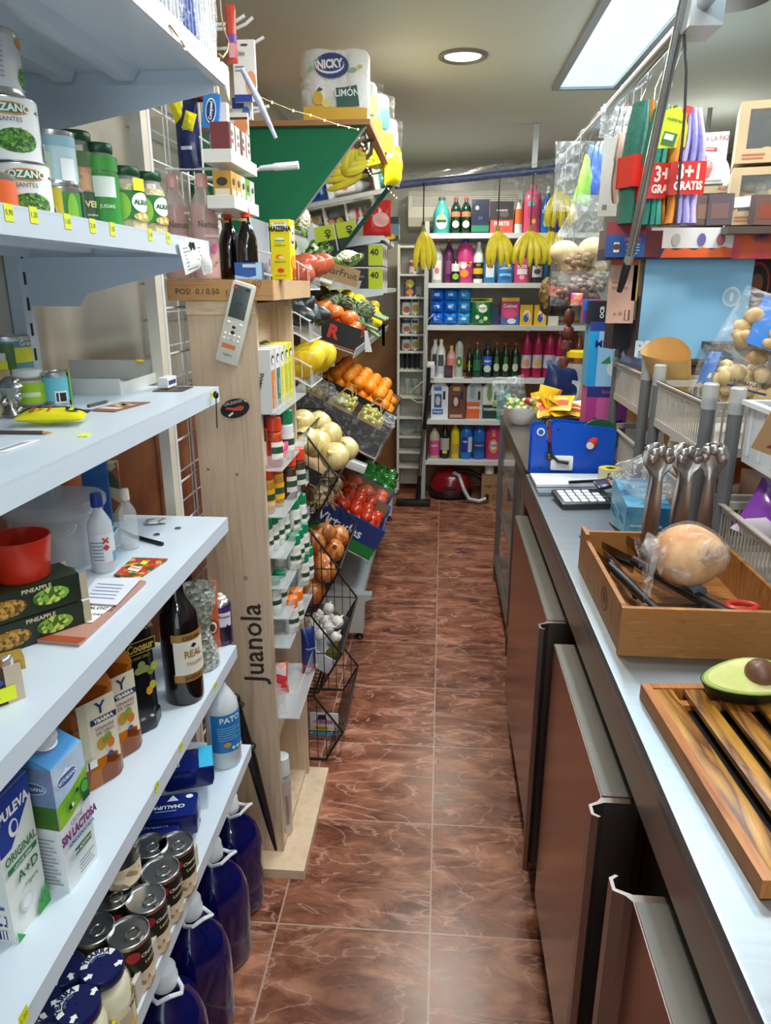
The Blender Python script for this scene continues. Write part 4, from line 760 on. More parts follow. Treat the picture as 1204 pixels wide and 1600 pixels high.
mus = can('mushroom tin at the front right corner of the tray, next to the tuna', (0, 0, z), .102, .066, P('1c1f17', .4), [Rr(-.9, .9, .05, .42, MUSH), Ee(-.35, .78, .17, .1, 'b02a2c'), T_('Champiñones', .0095, .22, .74, 'e8e4d8', .02), T_('Laminados', .0095, .2, .60, 'c8c88a', .02)], R(62), cat='tin can', name='mushroom_tin', group='mushroom tins in the cardboard tray')
mush_l = ['mushroom tin in the front row beside the tuna multipack', 'mushroom tin behind the front row, partly under the shelf lip', 'second mushroom tin of the front row with a red oval badge', 'third mushroom tin of the front row with a bright lid', 'mushroom tin of the rear row left of the bright-lidded tin', 'mushroom tin of the front row next to the mayonnaise jars', 'mushroom tin of the rear row directly behind the mayonnaise jars']
for i, (px, py) in enumerate(((273, 1317), (233, 1320), (250, 1357), (227, 1402), (175, 1398), (200, 1455), (145, 1450))):
    q = at(px, py, Z=z+.102)
    if i == 0: mus.location = (q.x, q.y, z); mus['label'] = mush_l[0]
    else: dup(mus, mush_l[i], (q.x, q.y, z), R(58+i*3))
q = at(196, 1352, Z=z+.13); dup(mus, 'mushroom tin stacked on top of the rear row, cut off by the shelf lip', (q.x-.01, q.y, z+.103), R(95))
t = thing('cardboard_tray', 'low white cardboard tray holding the mushroom tins', 'tray', (0, 0, z)); m = MB(); a, b = at(300, 1300, Z=z), at(150, 1580, Z=z)
m.b2(-.459, -.452, .82, 1.11, 0, .048, P('dcd6cc', .7)); m.b2(-.585, -.452, 1.11, 1.114, 0, .048, P('c9b89a', .7)); m.b2(-.585, -.452, .816, .82, 0, .048, P('cfc4b4', .7)); m.b2(-.585, -.459, .82, 1.11, 0, .002, P('c9b89a', .7)); m.obj('tray_body', t)
mj = jar('', (0, 0, z), .125, .075, P('e8deb8', .4), P('171f4f', .3), [Rr(-.1, .85, .12, .5, 'e9dfc0'), Rr(-.1, .85, .04, .14, 'e8c81c'), T_('YBARRA', .010, .5, .44, '171f4f', .04), Rr(.0, .35, .18, .4, 'c9b89a')], R(50), name='mayonnaise_jar', group='mayonnaise jars by the shelf front', lidh=.016)
m = MB()
for k in range(26):
    a0 = R(20+k*6.6)
    if k < 20: m.add([(r_*math.cos(a), r_*math.sin(a), .1256) for r_, a in ((.019, a0), (.029, a0), (.029, a0+R(6.8)), (.019, a0+R(6.8)))], [(0, 1, 2, 3)], WLAB)
def arcf(r_, a_mid): return lambda u, v: ((r_+v)*math.cos(a_mid-u/r_), (r_+v)*math.sin(a_mid-u/r_), .1262)
m.text('YBARRA', .012, arcf(.024, R(86)), P('171f4f', .4), bold=.04)
for a in (R(195), R(320)): 
    c, s_ = .024*math.cos(a), .024*math.sin(a); m.add([(c-.005, s_-.003, .1258), (c+.002, s_-.003, .1258), (c+.002, s_-.006, .1258), (c+.008, s_, .1258), (c+.002, s_+.006, .1258), (c+.002, s_+.003, .1258), (c-.005, s_+.003, .1258)], [tuple(range(7))], WLAB)
m.text('abrir aquí', .006, arcf(.016, R(86)), P('8a94c0', .4)); m.obj('lid_print', mj)
mj['label'] = 'mayonnaise jar with a navy lid beside the front mushroom tin'
for i, (px, py) in enumerate(((158, 1508), (120, 1568), (98, 1512), (60, 1568))):
    q = at(px, py, Z=z+.125)
    if i == 0: mj.location = (q.x, q.y, z)
    else: dup(mj, ['mayonnaise jar nearest the camera with its whole navy lid in view', 'mayonnaise jar of the rear row beside the tinned mushrooms', 'mayonnaise jar at the bottom left corner, half hidden'][i-1], (q.x, q.y, z), R(50+i*40))
t = thing('cardboard_tray', 'yellow printed cardboard tray edge beside the mayonnaise jars', 'tray', (0, 0, z)); m = MB(); m.b2(-.459, -.453, .62, .81, 0, .055, P('e8cf1c', .5)); m.b2(-.6, -.453, .811, .814, 0, .055, P('e8cf1c', .5)); m.text('Y', .05, lambda u, v: (-.4525, .75+u, .028+v), INK); m.text('YBARRA', .014, lambda u, v: (-.4525, .70+u, .03+v), INK); m.obj('tray_body', t)
# ---- water jugs on the floor
jg = thing('water_jug', 'dark blue water jug farthest from the camera, beside the pine rack', 'water jug', (-.525, 1.525, 0), R(-25), 'large blue water jugs on the floor'); JB = P('0e1150', .10, var=.35, ns=6, coat=.4); JL = P('14165c', .2)
MB().lathe([(.062, 0), (.073, .008), (.075, .02), (.073, .06), (.075, .08), (.075, .15), (.0735, .19), (.07, .215), (.06, .245), (.045, .268), (.03, .285), (.024, .30), (.023, .318)], JB, 36, ex=2.6, wob=.012).obj('jug_body', jg)
deco(face('c', .151, .151, .3), .15, .3, [Rr(-.62, .62, .30, .47, 'd8dde6'), Rr(-.62, .62, .20, .30, '2a2a80'), Ee(-.22, .39, .08, .05, 'c8b02a'), T_('SOLAN', .014, .12, .41, '2a3a7a', .02), T_('de cabras', .009, .12, .36, '2a3a7a')]).obj('paper_label', jg)
MB().lathe([(.0255, .300), (.027, .305), (.027, .318), (.0245, .323), (.0245, .338), (.022, .342), (.001, .342)], P('dfe6ea', .35), 24).obj('screw_cap', jg)
m = MB(); m.tube([(-.027, 0, .303), (-.02, -.02, .303), (.03, -.028, .306), (.058, -.022, .325), (.064, 0, .335), (.058, .022, .325), (.03, .028, .306), (-.02, .02, .303)], .0042, P('e6ecf0', .35), 8, closed=True); m.obj('carry_handle', jg)
for k, (yy, lb) in enumerate(((1.365, 'dark blue water jug, second from the pine rack'), (1.20, 'dark blue water jug with its white cap and handle poking past the lowest shelf'), (1.035, 'dark blue water jug nearest the camera under the shelf corner'), (.87, 'dark blue water jug at the bottom edge, mostly hidden by the shelf'))): dup(jg, lb, (-.520+.004*k, yy, 0), R(-30-k*14), 'large blue water jugs on the floor')
# black folded umbrella between shelf and rack
a, b = at(366, 1085, Y=1.60), at(431, 1328, Y=1.60); t = thing('umbrella', 'black folded umbrella leaning between the shelving and the pine rack', 'umbrella', b); d = a-b
MB().tube([(0, 0, 0), d*.15, d*.6, d*.95], .008, BLACK, 10, rr=[.004, .009, .014, .010]).obj('folded_canopy', t); m = MB(); m.ball(d*.97, .013, .013, .016, BLACK, 12, 8); m.tube([d*.93+Vector((-.02, 0, 0)), d*.97, d*.93+Vector((.014, 0, 0))], .008, BLACK, 8); m.obj('handle', t); m = MB(); m.ball(d*.68, .021, .021, .011, BLACK, 12, 6); m.obj('tie_strap', t)
# ================================================================== on and above the wooden tray
tz = 1.612
PK = G('f0c4bc', .22, .55); PKL = P('dc9484', .3, var=.06)
for k, (px, xx) in enumerate(((281, 1.715), (325, 1.71))):
    q = sx(px, tz, Y=xx); bottle(('pink liquid soap bottle on the left of the wooden tray', 'pink liquid soap bottle with a flower, right-hand one of the pair')[k], (q.x, q.y, tz), .222, .060, 'gel', G('ecdcd8', .2, .45), P('f0b8b4', .3), [T_('Nenuco', .016, .28, .52, '5a4a48', 0, 1.3), Rr(.05, .8, .40, .43, 'f0c8c8')]+([Ee(.4+.07*math.cos(a), .30+.02*math.sin(a), .07, .022, 'e868a8') for a in (0, 1.26, 2.5, 3.77, 5)]+[Ee(.42, .16, .06, .012, '5a8a4a'), Ee(.55, .2, .03, .01, '5a8a4a')] if k else []), rz=R(8), capw=.44, fill=PKL, fillh=.71, name='soap_bottle')
for k, (px, yy) in enumerate(((361, 1.80), (388, 1.76))):
    q = sx(px, tz, Y=yy); bottle(('soy sauce bottle with a red cap behind the other', 'soy sauce bottle with a red cap beside the blue box')[k], (q.x, q.y, tz), .150, .050, 'slim', P('120b0a', .08, var=.3, coat=.5), P('e0431f', .35), [Rr(-.2, .2, .84, .88, 'c9a66a')], capw=.42, caph=.02, name='sauce_bottle')
q = sx(390, tz, Y=1.70); carton('flat blue carton lying in front of the sauce bottles on the tray', (q.x, q.y, tz), (.062, .02, .036), P('2f5aa8', .35), [Rr(-.2, .3, .7, .9, 'c8d4ec'), ('q', [(-.5, 0), (-.5, .25), (0, .1), (.5, .3), (.5, 0)], P('b8d0ec', .4)), Rr(.28, .5, 0, 1, 'a8d4e8')], rz=R(2))
q = sx(444, tz, Y=1.76); carton('yellow cornflour box with black lettering on the tray corner', (q.x, q.y, tz), (.046, .036, .130), P('f0dc10', .4, var=.03), [Rr(-.4, .4, .84, .95, 'ece8d8'), T_('MAIZENA', .0125, 0, .84, '15151a', .05, 1.2), T_('harina fina', .006, 0, .94, '555555'), Ee(0, .66, .25, .04, 'e8f0e0'), Rr(-.25, .25, .64, .66, '5a9a4a'), Ee(-.05, .38, .2, .04, 'e87a30'), Ee(.05, .37, .15, .03, 'f4dca0'), Ee(0, .15, .18, .04, 'e8401c'), Rr(-.3, .3, .56, .57, '555a20'), Rr(-.3, .3, .29, .30, '555a20'), Rr(-.3, .3, .06, .07, '555a20')], [Rr(-.3, .3, .55, .9, 'f4f0d8'), Rr(-.2, .2, .6, .85, V(['222222', 'e8e8e0'], 200, .5)), Ee(0, .3, .35, .12, 'e89a30'), Ee(.1, .1, .3, .1, 'c8401c')], rz=R(-8), name='cornflour_box')
# white wire panel with hooks above the tray
g = thing('wire_display_panel', 'white wire display panel with hooks and small shelves above the wooden tray', 'display panel', (-.615, 1.56, .1))
m = MB(); m.b2(-.012, .012, -.01, .022, 0, 2.33, P('dcd5c6', .4)); m.obj('flat_post', g)
m = MB(); m.tube([(0, .05, 0), (0, .05, 2.3)], .008, WIREW, 8); m.tube([(0, .52, 1.5), (0, .52, 2.32)], .006, WIREW, 8)
for k in range(4): m.tube([(0, .05+k*.12, 0), (0, .05+k*.12, 2.3)], .0028, WIREW, 6)
for k in range(23): m.tube([(0, .05, .05+k*.1), (0, .52, .05+k*.1)], .0028, WIREW, 6)
m.obj('wire_grid', g)
for (px, py, qx, qy, yy) in ((350, 38, 382, 24, 1.95), (368, 45, 395, 27, 2.0), (372, 75, 412, 58, 2.05), (380, 168, 420, 166, 2.1), (385, 178, 416, 168, 2.12), (350, 278, 408, 263, 1.9)):
    a, b = at(px, py, Y=yy), at(qx, qy, Y=yy); m = MB(); pts = [Vector((-.615, yy, a.z)), a, a*.4+b*.6+Vector((0, 0, -.004)), b]; m.tube([v-Vector((-.615, 1.56, .1)) for v in pts], .004, WIREW, 7); m.obj('hook', g)
for k, (x0, z0, y0, y1) in enumerate(((-.45, 1.872, 1.64, 1.86), (-.45, 1.783, 1.645, 1.86))):
    m = MB(); w = P('e4e2dc', .4); m.b2(.105, .165, y0-1.56, y1-1.56, z0-.1-.026, z0-.1-.022, w); m.b2(.160, .165, y0-1.56, y1-1.56, z0-.1-.026, z0-.1, w); m.b2(.105, .165, y0-1.56, y0-1.557, z0-.1-.026, z0-.1, w); m.tube([(0, y1-1.56, z0-.13), (.12, y1-1.56, z0-.13)], .003, WIREW, 6); m.tube([(0, y0-1.5, z0-.13), (.12, y0-1.5, z0-.13)], .003, WIREW, 6); m.obj('small_shelf', g)
def hb(label, px, py, yy, d, col, front=(), side=(), rz=0, rot=None, name='medicine_box', cat='box'):
    q = at(px, py, Y=yy); return carton(label, q, d, col, front, side, rz=rz, rot=rot, name=name, cat=cat)
hb('blue and white plaster box hanging tilted above the soap bottles', 328, 207, 1.72, (.035, .018, .075), P('2a78c8', .4), [Rr(-.5, .5, 0, .08, '6a3a2a'), Ee(0, .55, .32, .33, 'e8eef4'), Ee(0, .55, .27, .29, '16306a'), T_('Compeed', .009, 0, .55, 'e8eef4', .03, 1, PI/2)], rot=(0, R(8), R(10)))
hb('white plaster carton with a deep blue base under the tilted blue box', 346, 252, 1.74, (.042, .02, .115), P('dcd8d0', .4), [Rr(-.5, .5, 0, .17, '24419a'), Rr(-.4, .3, .55, .57, '55607a'), Rr(-.4, .2, .5, .52, '55607a'), Ee(.3, .4, .2, .15, 'd8b89a'), T_('Tiritas', .008, -.1, .75, '24419a')])
for k, (px, py, c) in enumerate(((371, 243, '6a3030'), (392, 252, 'cfc8c4'))): pass
S1 = [('maroon and white ointment box on the upper small shelf', 1.67, '7a3a3c'), ('second slim white box on the upper small shelf', 1.715, 'd8d4d0'), ('slim box with a maroon edge on the upper small shelf', 1.76, '6a2c30'), ('farthest white box on the upper small shelf', 1.805, 'dcd8d4')]
for lb, yy, c in S1: carton(lb, (-.475, yy, 1.85), (.04, .036, .075), P('dedad4', .4), [Rr(-.5, .5, 0, 1, c)], [Rr(-.5, .5, .0, 1, 'e4e0dc'), Rr(-.35, .35, .5, .62, '8a4a4c'), Ee(0, .75, .25, .07, '5a4a3c'), Rr(-.5, -.2, 0, 1, c)], name='medicine_box')
S2 = [('ochre and white herbal box on the lower small shelf', 1.665, 'c8963c'), ('second ochre herbal box on the lower small shelf', 1.705, 'd4a85a'), ('white herbal box beside the ochre ones', 1.745, 'd8d2c4'), ('bright green herbal box on the lower small shelf', 1.785, '6ab02c'), ('white and green box at the far end of the lower small shelf', 1.825, 'e0e4d8')]
for lb, yy, c in S2: carton(lb, (-.475, yy, 1.761), (.04, .036, .07), P(c, .4), [Rr(-.4, .4, .2, .5, 'e6dcc0'), Ee(0, .7, .3, .12, '3a3428')], [Rr(-.4, .4, .2, .5, 'ece6d6'), Ee(0, .72, .25, .1, '3a3428'), T_('salud', .007, 0, .35, '3a5a2c')], name='medicine_box')
pouch('long navy razor blister packs hanging from the wire panel', at(298, 268, Y=1.70), (.05, .02, .14), P('16235a', .25, bump=.4, ns=12), [Rr(-.3, .2, .3, .35, 'c8d0e0'), Rr(-.5, -.3, 0, 1, '10183c'), T_('BIC', .014, .05, .6, 'dfe4f0')], name='razor_pack')
pouch('bright yellow cellophane packet hanging above the navy packs', at(285, 192, Y=1.70), (.032, .02, .045), P('e6dc1c', .2, bump=.6, ns=30), rot=(0, R(-15), 0), name='sweet_packet', seed=2)
pouch('second yellow packet hanging just below the first', at(292, 203, Y=1.69), (.026, .016, .036), P('dcd41c', .2, bump=.6, ns=30), rot=(0, R(20), 0), name='sweet_packet', seed=3)
pouch('dark red packet of hair ties hanging behind the yellow packets', at(305, 160, Y=1.74), (.045, .015, .028), V(['5a1c1c', '7a2c28', '2c1414', '9a5a50'], 50, .3), name='hair_tie_pack')
pouch('clear long bag hanging between navy packs and boxes', at(322, 235, Y=1.76), (.05, .012, .15), FILM('dfe4e4', .25), name='clear_bag')
pouch('coral toothbrush card hanging from the upper hooks', at(364, 100, Y=1.9), (.025, .01, .12), P('c8503c', .35), [Rr(-.3, .3, .1, .4, 'd8a0b0'), Rr(-.5, .5, .35, .5, '7a4a9a')], name='toothbrush_pack')
hb('white toothbrush box with orange shapes on the upper right hook', 385, 160, 2.0, (.055, .012, .135), P('dfdedb', .4), [Ee(.28, .3, .25, .2, 'e09a6a'), Rr(-.5, .3, 0, .12, '24419a'), Rr(-.4, .1, .5, .52, '7a8aa8'), Rr(-.4, .0, .56, .58, '7a8aa8'), Rr(-.1, .2, .9, .93, '4a4440'), T_('Vitis', .014, -.15, .78, '3a4a8a')], name='toothbrush_box')
hb('small white and blue carton hanging under the toothbrush box', 380, 188, 2.02, (.05, .014, .05), P('e0e0de', .4), [Rr(-.5, .1, .5, 1, '2a3f8c'), Ee(.2, .3, .2, .3, '4a7ac0')]); hb('carton with a peach-coloured photo hanging lower on the panel', 375, 212, 1.98, (.045, .014, .05), P('d8d0c4', .4), [Ee(.1, .4, .4, .4, 'd88a5a'), Rr(-.5, .5, .7, .8, '4a2c24')])
a, b = at(378, 108, Y=1.8), at(431, 216, Y=1.8); m = MB(); m.tube([(0, 0, 0), (b-a)*.45+Vector((.003, 0, 0)), b-a], .008, P('a8b0cc', .2, var=.5, ns=60, bump=.5), 10, rr=[.006, .008, .004]); one(m, 'twisted_bag_strip', 'twisted strip of silvery blue film dangling before the green board', 'film strip', loc=a)
a, b = at(405, 263, Y=1.9), at(466, 258, Y=1.9); d = b-a; t = thing('hook_label_holder', 'white plastic label holder on the end of a long hook before the green board', 'label holder', a); T = d.to_track_quat('Z', 'Y').to_matrix().to_4x4(); L_ = d.length
MB().lathe([(.004, 0), (.006, .004), (.007, L_*.35), (.009, L_*.4), (.009, L_*.92), (.0095, L_)], P('d4dae4', .4, bump=.3), 8, T=T).obj('holder_body', t)
note('string-tied price card hanging from the top shelf corner', [at(335, 132, X=-.43), at(345, 128, X=-.43), at(343, 90, X=-.43), at(332, 92, X=-.43)], 9, 'price_card', 'price card'); note('second price card hanging beside the top shelf corner', [at(350, 138, Y=1.62), at(359, 158, Y=1.62), at(357, 105, Y=1.62), at(346, 95, Y=1.62)], 10, 'price_card', 'price card')
m = MB(); rnd = random.Random(4); a = at(343, 0, X=-.44); pts = [at(343+dx, y, X=-.44)-a for dx, y in ((0, -10), (2, 20), (6, 45), (14, 65), (12, 80), (5, 90), (-2, 84))]; m.tube(pts, .0018, P('b8a078', .8), 6); one(m, 'twine', 'loop of brown twine hanging from above the top shelf', 'twine', loc=a)
t = thing('timber_batten', 'narrow wooden slat standing behind the wrapped bags above the top shelf', 'wooden slat', (-.50, 1.68, 1.985)); MB().b2(0, .018, 0, .012, -.0, .45, PINE).obj('batten_body', t)
# crinkled clear bags on the top shelf
for k, (px, py, ww, hh, c, lb) in enumerate(((318, 100, .10, .20, 'e6ecf2', 'crinkled clear bag of cutlery at the end of the top shelf'), (285, 62, .12, .22, '9aa8d0', 'clear bag with blue contents on the top shelf'), (255, 28, .12, .20, 'dfe4ea', 'clear wrapped bag nearest the picture top on the top shelf'))):
    q = sx(px, 1.99, X=-.445); t = pouch(lb, (q.x, q.y, 1.987), (ww, .05, hh), FILM(c, .55, 60), rz=R(80), name='clear_bag', cat='bag', seed=k); m = MB(); rnd = random.Random(k)
    for i in range(9): x = -.04+i*.01; m.tube([(x*ww/.1, 0, .02), (x*ww/.1+rnd.uniform(-.004, .004), .004, hh*.85)], .003, P(('e8ecee', '3a56b0', 'dfe4e8')[k], .3), 6)
    m.obj('wrapped_sticks', t)
# ================================================================== pine rack contents
def rackx(k): return (-.462, -.455)[k]
ACR = G('eef4f6', .06, .20)
def acrylic(z0, px_front=.0, y0=RY0+.02, y1=RY1+.0, x1=-.385, h=.035):
    m = MB(); o = Vector((RX0, RY0, 0)); a = x1-RX0
    m.b2(.012, a, y0-RY0, y1-RY0, z0-.003, z0, G('dfe6ea', .1, .45)); m.b2(a-.002, a, y0-RY0, y1-RY0, z0-.003, z0+h, ACR); m.b2(.10, a, y0-RY0, y0-RY0+.002, z0-.003, z0+h, ACR); m.obj('acrylic_tray', rk)
LV = [1.305, 1.165, 1.045, .935, .850, .765, .68]
for z0 in LV: acrylic(z0)
def spice(label, x, y, z0, cap, body, group, h=.102, w=.040, lab='efe8dc', name='spice_jar'):
    return bottle(label, (x, y, z0), h, w, 'round' if 0 else 'can_', body, cap, [Rr(-.5, .5, .2, .62, lab), Rr(-.5, .5, .34, .5, '2c4a3a')], rz=R(50), name=name, cat='spice jar', group=group, capw=1.0, caph=h*.30, fk='c')
# level 0: infusion boxes seen from their printed spines
ib = [('infusion box with a large leafy front nearest the camera', 1.705, 'd4d4d0', 'e07a34'), ('slim infusion box with a green spine', 1.760, 'e4e4e0', '3a7a5a'), ('slim infusion box with a yellow spine', 1.812, 'e4e4e0', 'e8d41c'), ('infusion box with a lime spine at the far end', 1.866, 'dfe07a', 'c8cf2a'), ('yellow infusion box behind the lime one', 1.915, 'e8dc3a', 'd8cf20')]
for lb, yy, c, sp in ib: carton(lb, (-.435, yy, LV[0]+.001), (.075, .044, .150), P(c, .4), [Ee(-.3, .8, .3, .25, V(['7a8a2c', 'a8a04a', '5a6a1c'], 90, .5)), Rr(-.5, -.35, .1, .6, 'c8502c'), T_('HORNIMANS', .012, .12, .42, '2a2a2a', .03, 1, R(75))], [Rr(-.4, .4, .08, .68, sp), Ee(0, .84, .3, .07, '2a2a24'), Ee(0, .82, .25, .05, 'e4e4e0'), T_('POLEO', .012, 0, .4, 'f0ece0', .02, 1, PI/2)], name='infusion_box')
# level 1
z0 = LV[1]+.001; carton('red and white framed tea tin leaning at the near end of the spice trays', (-.455, 1.725, z0), (.058, .04, .10), P('b8342c', .4), [Rr(-.42, .42, .04, .7, 'e8e4dc'), Rr(-.3, .3, .15, .55, 'd8b890'), Rr(.0, .3, .72, .92, V(['222222', 'e8e8e0'], 220, .5)), Rr(-.42, .42, .68, .96, '2c2422'), Rr(-.4, .4, .04, .1, '3a8aa8')], [Rr(-.3, .3, .2, .5, 'e8d8c8')], rz=R(20), name='tea_tin')
SP = V(['c8501c', 'a83c14'], 120, .4); SPY = V(['c89020', 'b87c18'], 120, .4); SPG = P('d8d8d0', .4); SPD = V(['3a2a1c', '5a3c20', '241a12'], 200, .4)
spice('paprika jar with a red cap on the upper spice tray', -.412, 1.745, z0, P('d8401f', .35), SP, 'red-capped spices'); spice('herb jar with a green cap on the upper spice tray', -.405, 1.84, z0, P('0f7a48', .35), P('d4d8d8', .4), 'green-capped spices', h=.105, w=.045)
spice('jar with a royal blue cap behind the paprika jar', -.45, 1.80, z0, P('1f3fa8', .35), P('d4d8d8', .4), None); pouch('pink and yellow sachet in front of the paprika jar', (-.40, 1.79, z0), (.04, .01, .05), V(['e84a9a', 'e8d83a', 'e8e0e8'], 40, .4), rz=R(60))
# level 2: red caps
z0 = LV[2]+.001; RCP = P('e0401f', .35)
for k, (x, y, lb, bd) in enumerate(((-.435, 1.735, 'yellow curry jar with a red cap, nearest the pine panel', SPY), (-.425, 1.80, 'second yellow-labelled spice jar with a red cap', SPY), (-.405, 1.87, 'dark spice jar with a red cap in the middle tray', SPD), (-.395, 1.945, 'red-capped spice jar at the far end of the middle tray', SPD))): spice(lb, x, y, z0, RCP, bd, 'red-capped spices', lab='e8b020' if k < 2 else 'd8d0c4')
# levels 3-5: green caps
GC = P('0f8050', .35); n = 0
base = None
where = {3: 'upper green-capped tray', 4: 'middle green-capped tray', 5: 'lower green-capped tray'}
for lv, cols in ((3, ((-.44, 1.72), (-.435, 1.765), (-.43, 1.81), (-.425, 1.855), (-.405, 1.90), (-.395, 1.95), (-.47, 1.74))), (4, ((-.395, 1.845), (-.395, 1.895), (-.39, 1.945), (-.44, 1.86))), (5, ((-.43, 1.735), (-.425, 1.785), (-.39, 1.93), (-.385, 1.98)))):
    for i, (x, y) in enumerate(cols):
        lb = ('nearest', 'second nearest', 'third nearest', 'fourth nearest', 'fifth nearest', 'farthest', 'hindmost')[i]+' herb jar with a green cap in the '+where[lv]
        if base is None: base = spice(lb, x, y, LV[lv]+.001, GC, P('d4d6cc', .4), 'green-capped herbs', h=.082, w=.038)
        else: dup(base, lb, (x, y, LV[lv]+.001), R(40+i*9))
z0 = LV[6]+.001
for i, (x, y) in enumerate(((-.40, 1.80), (-.395, 1.85))): spice(('near', 'far')[i]+' spice jar with an orange cap in the lowest clear tray', x, y, z0, P('f07a1c', .35), SPG, 'orange-capped spices', h=.085)
acrylic(.465, x1=-.368, y1=2.0, h=.08); z0 = .466
pouch('clear bag of orange and red sweets in the lowest acrylic box', (-.44, 1.76, z0+.03), (.07, .04, .10), V(['e8703a', 'd83a4a', 'f0a0a0', 'e8dcd8'], 40, .25), rz=R(30), name='sweet_bag'); pouch('crumpled film over a grey jar in the lowest acrylic box', (-.43, 1.72, z0), (.05, .04, .08), FILM('e8e4ea', .4), name='clear_bag', cat='bag'); bottle('grey-lidded jar standing low in the acrylic box', (-.455, 1.75, z0), .07, .04, 'can_', P('c8c8c4', .4), P('b4b6b8', .4), capw=.9, caph=.02)
pouch('navy and red packet standing at the outer edge of the pine rack', (-.385, 1.95, .466), (.045, .045, .15), P('1c2a6c', .3, bump=.3), [Rr(-.5, .5, 0, .22, 'c8352c'), Rr(-.35, .0, .03, .16, 'c8c8c8'), T_('azúcar', .012, 0, .6, 'c8d0e8')], rz=R(35))
bottle('white-capped silver aerosol can in the foot of the pine rack', (-.44, 1.76, .0301), .235, .052, 'can_', P('c4bdb8', .3, .3), P('e0e6ea', .35), [T_('DESODORANTE', .014, .1, .4, '8a4a3c', .01, 1, PI/2)], rz=R(30), name='spray_can', cat='spray can', capw=.97, caph=.055, lab=None)
# ================================================================== PRODUCE
def onT(xf, zf, ang, y): return Matrix.Translation((xf, y, zf)) @ Matrix.Rotation(ang, 4, 'Y')
def crate(name, label, xf, zf, ang, y0, y1, depth, h, out, ins=None, lowfront=.6, items=(), cat='crate', side_items=()):
    """open produce crate lying on a tilted tier; local x<0 runs up towards the wall"""
    t = thing(name, label, cat, rot=(0, ang, 0), loc=(xf, y0, zf)); L_ = y1-y0; m = MB(); i = ins or out; w = .005
    m.b2(-depth, 0, 0, L_, .001, .006, i)
    for ya, yb in ((0, w), (L_-w, L_)): m.b2(-depth, 0, ya, yb, 0, h, out)
    m.b2(-w, 0, 0, L_, 0, h*lowfront, out); m.b2(-w, 0, 0, L_*.18, 0, h*.98, out); m.b2(-w, 0, L_*.82, L_, 0, h*.98, out); m.b2(-depth, -depth+w, 0, L_, 0, h, out)
    if ins:
        m.b2(-depth+w, -w, w, w+.001, .006, h*.98, i); m.b2(-depth+w, -w, L_-w-.001, L_-w, .006, h*.98, i)
    m.obj('crate_body', t)
    if items: deco(lambda u, v, l=0: (-depth/2+u, -.0006-l*.0003, v), depth, h, items).obj('end_print', t)
    if side_items: deco(lambda u, v, l=0: (.0006+l*.0003, L_/2+u, v), L_, h, side_items).obj('front_print', t)
    return t
FRU = {}
